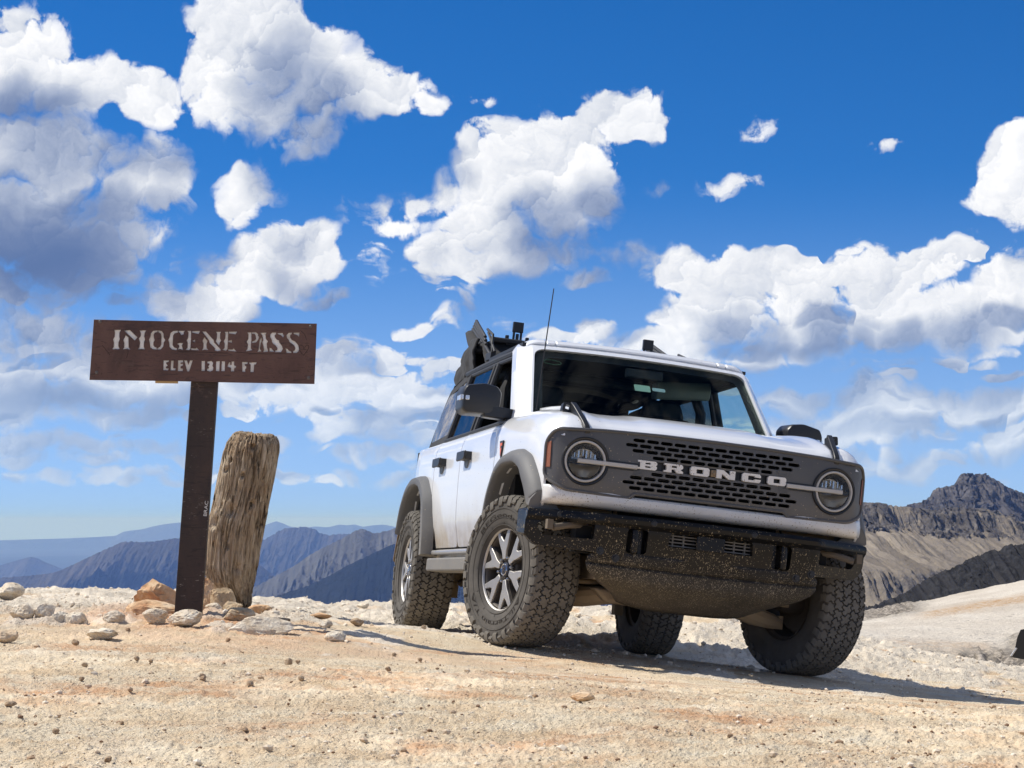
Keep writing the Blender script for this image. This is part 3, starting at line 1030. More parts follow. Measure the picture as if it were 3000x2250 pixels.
def resample(P, step):
    out = []
    n = len(P)
    for i in range(n):
        a, b = P[i], P[(i + 1) % n]
        L = math.hypot(b[0] - a[0], b[1] - a[1])
        k = max(1, int(round(L / step)))
        for j in range(k):
            t = j / k
            out.append((a[0] + (b[0] - a[0]) * t, a[1] + (b[1] - a[1]) * t))
    return out


def plate(name, outline, holes, fn, back, mat_, parent=None, grid=None, step=None, smooth_deg=35, mats=None):
    """flat outline with holes, triangulated, bent through fn(a, b) -> point, given thickness by back(a, b) -> offset vector"""
    O = ccw(outline)
    H = [ccw(h) for h in holes]
    if step:
        O = resample(O, step)
        H = [resample(h, step) for h in H]
    pts, edges = [], []
    for L in [O] + H:
        s = len(pts)
        pts += [Vector(p) for p in L]
        edges += [(s + i, s + (i + 1) % len(L)) for i in range(len(L))]
    if grid:
        xs = [p[0] for p in O]
        ys = [p[1] for p in O]
        nx, ny = int((max(xs) - min(xs)) / grid), int((max(ys) - min(ys)) / grid)
        bnd = np.array([p[:] for p in pts])
        for i in range(1, nx + 1):
            for j in range(1, ny + 1):
                x, y = min(xs) + (i - .0) * (max(xs) - min(xs)) / (nx + 1), min(ys) + j * (max(ys) - min(ys)) / (ny + 1)
                if not inside(O, x, y) or any(inside(h, x, y) for h in H):
                    continue
                if ((bnd - (x, y)) ** 2).sum(1).min() < (grid * .35) ** 2:
                    continue
                pts.append(Vector((x, y)))
    res = geometry.delaunay_2d_cdt(pts, edges, [], 0, 1e-6)
    V2, F = res[0], res[2]
    keep = []
    for f in F:
        x = sum(V2[i].x for i in f) / len(f)
        y = sum(V2[i].y for i in f) / len(f)
        if inside(O, x, y) and not any(inside(h, x, y) for h in H):
            a = sum(V2[f[i - 1]].x * V2[f[i]].y - V2[f[i]].x * V2[f[i - 1]].y for i in range(len(f)))
            keep.append(tuple(f) if a > 0 else tuple(reversed(f)))
    n = len(V2)
    front = [Vector(fn(v.x, v.y)) for v in V2]
    verts = front + [p + Vector(back(v.x, v.y)) for p, v in zip(front, V2)]
    cnt = {}
    for f in keep:
        for i in range(len(f)):
            cnt[(f[i - 1], f[i])] = cnt.get((f[i - 1], f[i]), 0) + 1
    faces = list(keep) + [tuple(n + i for i in reversed(f)) for f in keep]
    for (a, b) in cnt:
        if (b, a) not in cnt:
            faces.append((b, a, n + a, n + b))
    o = mesh(name, verts, faces, mat_, parent, smooth_deg)
    # make sure the front looks out of the thickness
    return o


def bevel(o, w=.005, seg=2, ang=35):
    m = o.modifiers.new('bevel', 'BEVEL')
    m.width = w
    m.segments = seg
    m.limit_method = 'ANGLE'
    m.angle_limit = radians(ang)
    m.harden_normals = False
    return o


class MB:
    """collects simple solids into one mesh"""
    def __init__(self):
        self.V, self.F = [], []

    def add(self, V, F):
        s = len(self.V)
        self.V += [tuple(v) for v in V]
        self.F += [tuple(s + i for i in f) for f in F]
        return self

    def box(self, c, s, rot=None):
        c = Vector(c)
        V = []
        for z in (-.5, .5):
            for x, y in ((-.5, -.5), (.5, -.5), (.5, .5), (-.5, .5)):
                v = Vector((x * s[0], y * s[1], z * s[2]))
                if rot is not None:
                    v = rot @ v
                V.append(c + v)
        return self.add(V, [(3, 2, 1, 0), (4, 5, 6, 7), (0, 1, 5, 4), (1, 2, 6, 5), (2, 3, 7, 6), (3, 0, 4, 7)])

    def tube(self, pts, r, n=10, cap=True):
        pts = [Vector(p) for p in pts]
        rs = r if isinstance(r, (list, tuple)) else [r] * len(pts)
        V, F = [], []
        up = None
        for i, p in enumerate(pts):
            d = (pts[min(i + 1, len(pts) - 1)] - pts[max(i - 1, 0)]).normalized()
            if up is None:
                up = Vector((0, 0, 1)) if abs(d.z) < .9 else Vector((1, 0, 0))
            a = d.cross(up).normalized()
            b = d.cross(a).normalized()
            up = -b if (-b).dot(up) > 0 else b
            for k in range(n):
                t = 2 * pi * k / n
                V.append(p + (a * cos(t) + b * sin(t)) * rs[i])
        for i in range(len(pts) - 1):
            for k in range(n):
                F.append((i * n + k, (i + 1) * n + k, (i + 1) * n + (k + 1) % n, i * n + (k + 1) % n))
        if cap:
            F.append(tuple(range(n)))
            F.append(tuple(reversed(range((len(pts) - 1) * n, len(pts) * n))))
        return self.add(V, F)

    def prism(self, poly, origin, ax, ay, az, depth):
        """2-D polygon in the plane of ax, ay pushed along az by depth"""
        o, ax, ay, az = Vector(origin), Vector(ax), Vector(ay), Vector(az)
        P = ccw(poly)
        n = len(P)
        V = [o + ax * p[0] + ay * p[1] for p in P]
        V += [v + az * depth for v in V]
        F = [tuple(reversed(range(n))), tuple(range(n, 2 * n))] + [(i, (i + 1) % n, n + (i + 1) % n, n + i) for i in range(n)]
        if ax.cross(ay).dot(az) * depth < 0:
            F = [tuple(reversed(f)) for f in F]
        return self.add(V, F)

    def lathe(self, prof, c, ax, n=32, close=False, a0=0, a1=2 * pi):
        """prof: (radius, along) pairs turned about the axis ax through c"""
        c, ax = Vector(c), Vector(ax).normalized()
        u = ax.orthogonal().normalized()
        w = ax.cross(u)
        full = abs(a1 - a0 - 2 * pi) < 1e-6
        m = n if full else n + 1
        V, F = [], []
        for r, h in prof:
            for k in range(m):
                t = a0 + (a1 - a0) * k / n
                V.append(c + ax * h + (u * cos(t) + w * sin(t)) * r)
        R = len(prof)
        for i in range(R if close else R - 1):
            j = (i + 1) % R
            for k in range(n):
                k2 = (k + 1) % m
                F.append((i * m + k, i * m + k2, j * m + k2, j * m + k))
        return self.add(V, F)

    def build(self, name, mat_, parent=None, smooth_deg=35, fix=True):
        o = mesh(name, self.V, self.F, mat_, parent, smooth_deg)
        if fix:
            bm = bmesh.new()
            bm.from_mesh(o.data)
            bmesh.ops.recalc_face_normals(bm, faces=bm.faces[:])
            bm.to_mesh(o.data)
            bm.free()
            if smooth_deg is not None and smooth_deg < 180:
                o.data.set_sharp_from_angle(angle=radians(smooth_deg))
        return o


def empty(name, loc=(0, 0, 0)):
    o = bpy.data.objects.new(name, None)
    o.empty_display_size = .2
    COL.objects.link(o)
    o.location = loc
    return o


def text_mesh(s, size=1.0):
    """outline of a text in the built-in font, as 2-D vertices and faces"""
    cu = bpy.data.curves.new('text', 'FONT')
    cu.body = s
    cu.size = size
    cu.resolution_u = 3
    o = bpy.data.objects.new('text', cu)
    COL.objects.link(o)
    dg = bpy.context.evaluated_depsgraph_get()
    me = o.evaluated_get(dg).to_mesh()
    V = [(v.co.x, v.co.y) for v in me.vertices]
    F = [tuple(p.vertices) for p in me.polygons]
    o.evaluated_get(dg).to_mesh_clear()
    bpy.data.objects.remove(o)
    bpy.data.curves.remove(cu)
    return V, F


# ------------------------------------------------------------------ the sign
def build_sign():
    Y = 11.0
    base = at(546, 1802, Y)
    root = empty('trail_sign', base)
    tag(root, 'brown steel sign board reading IMOGENE PASS on a single flat post', 'sign')
    inv = -base

    def W(px, py, y=Y):
        return at(px, py, y) + inv

    def paint(name, c1, c2, c3, scr):
        m = mat(name, rough=.62)
        nt, b = pnode(m)
        tc = N(nt, 'ShaderNodeTexCoord').outputs['Object']
        mp = N(nt, 'ShaderNodeMapping')
        mp.inputs['Scale'].default_value = (1, 1, .55)
        lk(nt, tc, mp.inputs[0])
        n1 = noise(nt, mp.outputs[0], 3.2, 6, .62, .6)
        n2 = noise(nt, tc, 26, 5, .65)
        col = ramp(nt, n1, [(.32, c1), (.5, c2), (.66, c3)])
        col = mixc(nt, math_n(nt, 'MULTIPLY', sstep(nt, n2, .58, .70), .6), col, tuple(v * .45 for v in c2))
        mp2 = N(nt, 'ShaderNodeMapping')
        mp2.inputs['Scale'].default_value = (28, 28, 90)
        mp2.inputs['Rotation'].default_value = (0, .35, 0)
        lk(nt, tc, mp2.inputs[0])
        s = noise(nt, mp2.outputs[0], 1.0, 3, .6, 1.2)
        pick = noise(nt, tc, 5.5, 3, .6)
        sc = math_n(nt, 'MULTIPLY', sstep(nt, s, .62, .66), sstep(nt, pick, .48, .56))
        col = mixc(nt, math_n(nt, 'MULTIPLY', sc, .8), col, scr)
        mp3 = N(nt, 'ShaderNodeMapping')
        mp3.inputs['Scale'].default_value = (7, 7, 45)
        mp3.inputs['Rotation'].default_value = (0, -.10, 0)
        lk(nt, tc, mp3.inputs[0])
        s2 = noise(nt, mp3.outputs[0], 1.0, 4, .62, 1.6)
        col = mixc(nt, math_n(nt, 'MULTIPLY', sstep(nt, s2, .585, .62), .65), col, tuple(v * .38 for v in c2))
        col = mixc(nt, math_n(nt, 'MULTIPLY', sstep(nt, noise(nt, tc, 7, 6, .7), .60, .68), .55), col, (.11, .065, .05))
        lk(nt, col, b.inputs['Base Color'])
        bump(nt, b, math_n(nt, 'ADD', n2, s2), .35, .004)
        return m

    m_panel = paint('brown sign paint', (.054, .026, .019), (.100, .048, .036), (.125, .064, .047), (.035, .018, .014))
    m_post = paint('dark brown post paint', (.020, .012, .010), (.034, .020, .016), (.055, .030, .020), (.30, .26, .22))
    m_white = mat('white backing', (.74, .72, .68), .6)
    nt, b = pnode(m_white)
    tc = N(nt, 'ShaderNodeTexCoord').outputs['Object']
    lk(nt, ramp(nt, noise(nt, tc, 9, 5, .6), [(.3, (.62, .56, .46)), (.5, (.80, .78, .73)), (.7, (.86, .85, .82))]), b.inputs['Base Color'])
    m_steel = mat('dull bolt', (.16, .14, .125), .5, .6)
    m_wood = mat('raw wood strip', (.50, .36, .20), .8)

    # board with its letters cut out
    K = .14467
    c1 = lambda L: [(320 + a * K, 950 + b_ * K) for a, b_ in L]
    c2 = lambda L: [(600 + a * K, 950 + b_ * K) for a, b_ in L]
    A = [
        [(105, 115), (235, 115), (205, 160), (200, 245), (210, 300), (185, 360), (180, 440), (205, 500), (160, 505), (130, 495), (100, 505), (60, 500), (90, 460), (95, 370), (80, 305), (110, 250), (115, 170)],
        [(330, 220), (385, 270), (390, 470), (420, 505), (345, 495), (275, 505), (300, 470), (305, 370), (285, 315), (315, 265)],
        [(310, 130), (415, 120), (565, 265), (515, 325)],
        [(615, 130), (745, 125), (715, 170), (705, 250), (720, 305), (700, 360), (695, 450), (715, 505), (650, 495), (585, 505), (615, 460), (625, 360), (600, 290), (635, 240), (640, 170)],
        [(975, 125), (975, 155), (920, 165), (895, 210), (900, 270), (915, 320), (890, 370), (890, 420), (915, 460), (955, 475), (960, 510), (880, 500), (830, 460), (820, 370), (805, 310), (835, 250), (845, 180), (890, 135)],
        [(995, 125), (1060, 140), (1095, 190), (1100, 270), (1130, 320), (1100, 370), (1090, 450), (1040, 505), (975, 510), (978, 485), (1030, 460), (1055, 410), (1055, 330), (1060, 250), (1045, 185), (995, 155)],
        [(1385, 130), (1385, 165), (1320, 180), (1290, 230), (1285, 330), (1280, 420), (1310, 470), (1370, 490), (1360, 520), (1270, 505), (1220, 450), (1215, 370), (1195, 315), (1225, 260), (1240, 180), (1290, 140)],
        [(1402, 135), (1525, 135), (1505, 160), (1505, 200), (1455, 215), (1435, 170), (1405, 155)],
        [(1380, 395), (1430, 380), (1490, 385), (1465, 430), (1490, 515), (1430, 495), (1388, 515), (1420, 450), (1415, 420)],
        [(1585, 135), (1655, 135), (1650, 300), (1640, 500), (1610, 520), (1550, 510), (1585, 480), (1590, 370), (1570, 325), (1600, 270), (1605, 160)],
        [(1680, 140), (1835, 138), (1810, 190), (1680, 166)], [(1690, 335), (1735, 312), (1735, 358)], [(1662, 488), (1745, 495), (1770, 472), (1810, 522), (1662, 518)],
        [(1925, 265), (1985, 340), (1965, 400), (1970, 490), (2005, 520), (1935, 510), (1875, 525), (1905, 480), (1910, 390), (1890, 335)],
        [(1100, 735), (1205, 735), (1195, 760), (1150, 770), (1150, 800), (1180, 835), (1145, 860), (1145, 895), (1200, 900), (1185, 930), (1095, 925)],
        [(1255, 740), (1300, 740), (1290, 890), (1340, 895), (1335, 930), (1240, 930)],
        [(1395, 735), (1490, 730), (1495, 765), (1440, 775), (1440, 805), (1490, 800), (1490, 830), (1440, 850), (1440, 895), (1490, 905), (1485, 945), (1390, 945)],
        [(1520, 735), (1570, 735), (1600, 830), (1635, 735), (1685, 735), (1615, 950), (1580, 950)],
        [(1870, 745), (1935, 745), (1930, 940), (1870, 940)],
    ]
    Bq = [
        [(-45, 150), (20, 150), (110, 250), (175, 320), (185, 370), (270, 460), (325, 525), (255, 540), (200, 525), (215, 495), (170, 440), (100, 375), (85, 320), (10, 220)],
        [(230, 155), (325, 155), (305, 190), (305, 290), (325, 330), (300, 365), (285, 425), (225, 345), (245, 270), (250, 190)],
        [(405, 155), (470, 155), (465, 320), (455, 500), (430, 530), (365, 515), (400, 485), (405, 390), (385, 340), (415, 290), (420, 180)],
        [(490, 152), (650, 152), (620, 198), (490, 182)], [(478, 335), (545, 320), (545, 368), (478, 358)], [(475, 512), (560, 515), (580, 488), (632, 548), (475, 533)],
        [(865, 170), (940, 165), (940, 250), (940, 330), (930, 430), (930, 490), (955, 520), (890, 535), (830, 545), (865, 500), (875, 400), (850, 355), (880, 300), (885, 200)],
        [(955, 166), (1030, 163), (1075, 200), (1075, 240), (1095, 260), (1075, 310), (1040, 360), (958, 378), (960, 350), (1015, 330), (1040, 290), (1030, 220), (1010, 190), (958, 186)],
        [(1140, 265), (1150, 290), (1145, 350), (1130, 380), (1110, 500), (1140, 545), (1065, 555), (1090, 520), (1100, 420), (1110, 340)],
        [(1130, 175), (1245, 170), (1225, 210), (1235, 300), (1275, 345), (1250, 390), (1255, 470), (1275, 520), (1275, 550), (1185, 560), (1200, 520), (1190, 450), (1165, 360), (1185, 320), (1165, 220)],
        [(1440, 170), (1440, 200), (1410, 220), (1415, 260), (1450, 310), (1500, 330), (1505, 370), (1560, 440), (1575, 500), (1540, 560), (1425, 560), (1420, 540), (1465, 525), (1475, 480), (1440, 430), (1380, 385), (1360, 350), (1360, 320), (1325, 250), (1330, 200), (1370, 170)],
        [(1475, 183), (1575, 178), (1580, 205), (1600, 235), (1585, 262), (1545, 217), (1480, 197)], [(1312, 478), (1345, 488), (1365, 515), (1398, 552), (1308, 547)],
        [(1765, 170), (1760, 195), (1725, 215), (1725, 270), (1760, 320), (1825, 350), (1885, 420), (1910, 490), (1890, 550), (1860, 575), (1790, 575), (1785, 545), (1825, 530), (1835, 480), (1815, 430), (1770, 390), (1720, 360), (1700, 310), (1665, 270), (1655, 220), (1700, 175)],
        [(1798, 172), (1915, 172), (1905, 248), (1875, 217), (1803, 194)], [(1638, 488), (1672, 498), (1697, 538), (1752, 558), (1747, 577), (1658, 577)],
        [(50, 760), (130, 745), (165, 780), (150, 840), (170, 880), (160, 930), (110, 955), (45, 935), (50, 905), (90, 890), (70, 850), (95, 820), (90, 790), (55, 790)],
        [(230, 755), (300, 750), (290, 945), (225, 945)], [(345, 750), (405, 755), (400, 945), (335, 945)],
        [(490, 770), (515, 775), (505, 820), (540, 830), (545, 755), (590, 755), (590, 835), (630, 850), (620, 880), (590, 890), (590, 950), (530, 950), (530, 875), (465, 860), (465, 840)],
        [(755, 765), (865, 770), (860, 800), (805, 805), (810, 845), (835, 850), (835, 890), (815, 905), (815, 960), (760, 955)],
        [(900, 780), (1045, 770), (1035, 805), (995, 815), (985, 965), (925, 965), (930, 815), (905, 800)],
    ]
    holes = [c1(L) for L in A] + [c2(L) for L in Bq]
    outline = [(275, 936), (480, 941), (700, 944), (928, 948), (925, 1030), (921, 1125), (700, 1121), (480, 1116), (262, 1113), (269, 1020)]
    fl = lambda pts: [(a, -b_) for a, b_ in pts]
    plate('board', fl(outline), [inset_poly(ccw(fl(h)), -.55) for h in holes], lambda a, b_: W(a, -b_), lambda a, b_: (0, .006, 0), m_panel, root, smooth_deg=20)
    back = [(300, 962), (905, 968), (900, 1105), (290, 1098)]
    plate('backing', fl(back), [], lambda a, b_: W(a, -b_) + Vector((0, .0075, 0)), lambda a, b_: (0, .02, 0), m_white, root, smooth_deg=20)
    st = [(452, 1080), (518, 1081), (518, 1122), (452, 1121)]
    plate('wood_strip', fl(st), [], lambda a, b_: W(a, -b_) + Vector((0, .029, 0)), lambda a, b_: (0, .015, 0), m_wood, root, smooth_deg=20)
    for a, b_ in ((293, 942), (910, 956), (283, 1091), (904, 1107)):
        mb = MB()
        c = W(a, b_)
        mb.lathe([(0, -.008), (.005, -.008), (.007, -.006), (.007, -.001), (.010, -.001), (.010, .0)], c, (0, 1, 0), 10)
        mb.build('bolt', m_steel, root)
    # things people have scratched into the paint: a heart and a few long lines
    m_scr = mat('scratched paint', (.018, .011, .009), .8)
    H = [(905, 1013), (899, 1011), (894, 1016), (891, 1022), (887, 1013), (880, 1011), (875, 1015), (877, 1024), (884, 1036), (889, 1041), (896, 1033), (903, 1022), (905, 1013)]
    for L in (H, [(520, 1029), (600, 1032), (668, 1034)], [(690, 1032), (745, 1036), (790, 1037), (840, 1034)], [(372, 1020), (376, 1030), (371, 1048)], [(880, 968), (893, 980), (898, 996)], [(300, 1012), (322, 1040)]):
        MB().tube([W(p, q) + Vector((0, -.0002, 0)) for p, q in L], .0011, 4, False).build('scratch_mark', m_scr, root)
    # post, sunk in the ground, leaning a little
    lx, rx = lambda py: 506 + (1800 - py) * (49 / 682.), lambda py: 586 + (1800 - py) * (47 / 682.)
    mb = MB()
    y0, y1 = .045, .098
    V = []
    for py in (1100, 1860):
        a, b_ = at(lx(py), py, Y), at(rx(py), py, Y)
        for p, d in ((a, y0), (b_, y0), (b_, y1), (a, y1)):
            V.append(p + Vector((0, d, 0)) + inv)
    mb.add(V, [(0, 1, 2, 3), (7, 6, 5, 4), (0, 4, 5, 1), (1, 5, 6, 2), (2, 6, 7, 3), (3, 7, 4, 0)])
    bevel(mb.build('post', m_post, root), .004, 2)
    mb = MB()
    p0, p1 = W(560, 985), W(632, 1118)
    mb.box((p0 + p1) / 2 + Vector((0, .064, -.02)), (.13, .06, .26))
    mb.build('bracket', m_post, root)
    # stencilled letters running up the edge of the post
    Vt, Ft = text_mesh('BRAC', 1.0)
    xs = [v[0] for v in Vt]
    L = max(xs) - min(xs)
    P0, P1 = at(598 + 4, 1512, Y), at(603 + 4, 1468, Y)
    up = (P1 - P0)
    side = Vector((-1, 0, 0.07)).normalized()
    vv = [P0 + up * ((x - min(xs)) / L) + side * (y * .027) + Vector((0, y0 - .0015, 0)) + inv for x, y in Vt]
    mesh('lettering', vv, Ft, mat('white stencil paint', (.72, .71, .68), .7), root)


build_sign()


# ------------------------------------------------------------------ the weathered stump
def build_stump():
    Y = 12.0
    K = .3676
    rows = [(1480, 985, 70), (1450, 965, 170), (1400, 960, 215), (1340, 935, 265), (1290, 915, 320), (1240, 902, 375), (1130, 895, 435), (1000, 905, 452), (820, 932, 466), (650, 966, 456), (420, 1010, 462), (200, 1052, 455), (130, 1066, 425), (95, 1076, 385)]
    rows = rows[::-1]
    base = at(350 + 985 * K, 1250 + 1440 * K, Y)
    pys = np.array([r[0] for r in rows], float)
    nh, na = 300, 260
    q = np.linspace(95, 1500, nh)
    cxs = np.interp(q, pys, [r[1] for r in rows])
    ws = np.interp(q, pys, [r[2] for r in rows])
    M = Y / FPX * K
    V = []
    ang = np.linspace(0, 2 * pi, na, endpoint=False)
    H = (1500 - q) * M
    A, Hg = np.meshgrid(ang, H, indexing='ij')
    A, Hg = A.T, Hg.T
    R = np.broadcast_to((ws * M / 2)[:, None], A.shape).copy()
    tw = A + Hg * .25 + .10 * np.sin(Hg * 5)
    c, s_ = np.cos(tw), np.sin(tw)
    # long cracks and grain: noise stretched along the trunk, wrapped round it
    def wrap(f, fh, octv, seed, kind=None):
        k = 1 / pi
        return (fbm(c * f * k * 3 + 10, s_ * f * k * 3 + Hg * fh, octv, .55, seed, kind) + fbm(s_ * f * k * 3 - Hg * fh * .7, c * f * k * 3 + 5, octv, .55, seed + 7, kind)) * .5
    n0 = wrap(2.6, .9, 3, 3)
    crack = np.exp(-(n0 / .05) ** 2) * smooth(-.25, .25, wrap(1.3, 1.4, 2, 43)) + .6 * np.exp(-(wrap(6.5, 1.0, 2, 53) / .06) ** 2) * smooth(-.1, .3, wrap(2.0, 1.8, 2, 63))
    grain = wrap(11, 1.6, 3, 13, 'ridge')
    dep = -crack * .026 - np.maximum(grain - .3, 0) * .006 + wrap(1.0, .4, 2, 23) * .010 + wrap(3.0, .35, 2, 33) * .002 - np.exp(-(wrap(9.0, .6, 2, 83) / .05) ** 2) * .006
    # knots
    knot = np.zeros_like(A)
    for ka, kz, kr in ((-1.75, .62, .035), (-1.05, .66, .022), (-1.60, .83, .018), (-1.45, 1.0, .022), (-1.2, .28, .03), (-2.3, .86, .02), (-2.15, .92, .014), (-2.35, .55, .035)):
        d2 = ((np.angle(np.exp(1j * (A - ka))) * .17) ** 2 + ((Hg - kz) * .75) ** 2) / kr ** 2
        dep += .012 * np.exp(-d2 * .35) - .040 * np.exp(-d2 * 2.2)
        knot = np.maximum(knot, np.exp(-d2 * 1.6))
    edge = smooth(0, .03, Hg)
    R = np.maximum(R + dep * smooth(.0, .10, R), .01)
    dirr = 1.0
    X = base.x * 0 + ((350 + cxs * K - CX) / FPX * Y)[:, None] - base.x + R * np.cos(A)
    Yy = R * np.sin(A) * .92
    zc = np.array([at(0, 1250 + p * K, Y).z for p in q])[:, None] - base.z
    top = smooth(1.06, 1.0, Hg / H.max() * 1.06)
    Z = zc + 0 * A
    # uneven, rounded top end
    t = smooth(H.max() - .07, H.max(), Hg)
    Z = Z + t * (.007 * fbm(A * 2.2, A * 0, 4, .6, 5) + .014 * np.cos(A - 2.6)) - .0
    X2 = X.copy()
    g = np_grid('stump_side', X2, Yy, Z, None)
    me = g.data
    bpy.data.objects.remove(g)
    bm = bmesh.new()
    bm.from_mesh(me)
    bm.verts.ensure_lookup_table()
    idx = lambda i, j: i * na + (j % na)
    for i in range(nh - 1):
        f = [bm.verts[idx(i, na - 1)], bm.verts[idx(i, 0)], bm.verts[idx(i + 1, 0)], bm.verts[idx(i + 1, na - 1)]]
        bm.faces.new(f)
    # cap rings at the top
    ring = [bm.verts[idx(0, j)] for j in range(na)]
    cen = sum((v.co for v in ring), Vector()) / na
    prev = ring
    for k, (sc, up) in enumerate(((.93, .016), (.82, .026), (.66, .030), (.48, .030), (.30, .027), (.12, .024))):
        cur = []
        for j, v in enumerate(ring):
            p = cen + (v.co - cen) * sc
            rr = .012 * float(fbm(np.array([p.x * 22.0]), np.array([p.y * 60.0]), 3, .6, 9)[0])
            cur.append(bm.verts.new((p.x, p.y, p.z + up + rr)))
        for j in range(na):
            bm.faces.new((prev[j], cur[j], cur[(j + 1) % na], prev[(j + 1) % na]))
        prev = cur
    bm.faces.new(prev)
    bmesh.ops.recalc_face_normals(bm, faces=bm.faces[:])
    for f in bm.faces:
        f.smooth = True
    bm.to_mesh(me)
    bm.free()
    m = mat('weathered wood', rough=.88)
    nt, b = pnode(m)
    b.inputs['Specular IOR Level'].default_value = .2
    tc = N(nt, 'ShaderNodeTexCoord').outputs['Object']
    mp = N(nt, 'ShaderNodeMapping')
    mp.inputs['Scale'].default_value = (1, 1, .045)
    mp.inputs['Rotation'].default_value = (0, .12, 0)
    lk(nt, tc, mp.inputs[0])
    n1 = noise(nt, mp.outputs[0], 30, 5, .6, .9)
    n2 = noise(nt, mp.outputs[0], 130, 4, .6, .4)
    n3 = noise(nt, tc, 5, 5, .6, .4)
    col = ramp(nt, n1, [(.28, (.22, .155, .10)), (.45, (.40, .31, .215)), (.6, (.55, .455, .335)), (.75, (.66, .58, .47))])
    col = mixc(nt, math_n(nt, 'MULTIPLY', sstep(nt, n3, .48, .66), .75), col, (.36, .25, .155))
    col = mixc(nt, math_n(nt, 'MULTIPLY', sstep(nt, n3, .48, .30), .6), col, (.54, .47, .38))
    col = mixc(nt, .75, col, ramp(nt, n2, [(.3, (.55, .52, .48)), (.55, (1.05, 1.03, 1))]), 'MULTIPLY')
    # splits along the grain, drawn as dark lines and dented
    hb = math_n(nt, 'ADD', n2, n1)
    for fr, zz, wd in ((8.0, .014, .016), (19.0, .016, .020)):
        mq = N(nt, 'ShaderNodeMapping')
        mq.inputs['Scale'].default_value = (1, 1, zz)
        mq.inputs['Rotation'].default_value = (0, .12, 0)
        lk(nt, tc, mq.inputs[0])
        q = noise(nt, mq.outputs[0], fr, 3, .5, .5)
        q = math_n(nt, 'ABSOLUTE', math_n(nt, 'SUBTRACT', q, .5))
        ln = math_n(nt, 'MULTIPLY', sstep(nt, q, 0.0, wd, 1, 0), sstep(nt, noise(nt, tc, 3.5 + fr * .1, 3, .6), .48, .62))
        col = mixc(nt, math_n(nt, 'MULTIPLY', ln, .8), col, (.07, .048, .032))
        hb = math_n(nt, 'MULTIPLY_ADD', ln, -2.2, hb)
    lk(nt, col, b.inputs['Base Color'])
    bump(nt, b, hb, 1.0, .014)
    o = new_obj('wooden_stump', me, m)
    o.location = base
    tag(o, 'weathered grey wooden stump, cracked and leaning, just right of the sign post', 'stump')


build_stump()


# ------------------------------------------------------------------ rocks
def rock(px0, px1, py0, py1, m, label, seed, depth=None, name='rock', sink=.12, cat='rock', group=None, sub=4, yscale=.85, tall=1.0, spin=None):
    """a stone that covers the photo rectangle px0..px1, py0..py1 and rests on the ground there"""
    rng = np.random.default_rng(seed)
    cxp = (px0 + px1) / 2
    if depth is None:
        p = on_px(cxp, py1 - (py1 - py0) * .12)
    else:
        p = at(cxp, py1, depth)
        p.z = gz(p.x, p.y)
    M = p.y / FPX
    w, h = (px1 - px0) * M, (py1 - py0) * M
    V, F = stone_shape(rng, sub, 9, 1.0)
    lo, hi = V.min(0), V.max(0)
    V = (V - (lo + hi) / 2) / (hi - lo)                              # unit box
    a = fbm(V[:, 0] * 3 + seed, V[:, 1] * 3 + V[:, 2] * 2.3, 4, .55, seed % 50) * .045 + fbm(V[:, 0] * 11, V[:, 2] * 11 + V[:, 1] * 9, 3, .6, seed % 40 + 3) * .016
    V = V * (1 + a)[:, None]
    V = V * np.array([w, w * yscale, h * (1 + sink)])
    o = np_tris(name, V, F, m, smooth_on=name == 'rock')
    o.data.set_sharp_from_angle(angle=radians(30))
    o.location = (p.x, p.y + w * yscale * .28, p.z + h * (1 + sink) * .5 - h * sink)
    tag(o, label, cat, group)
    return o


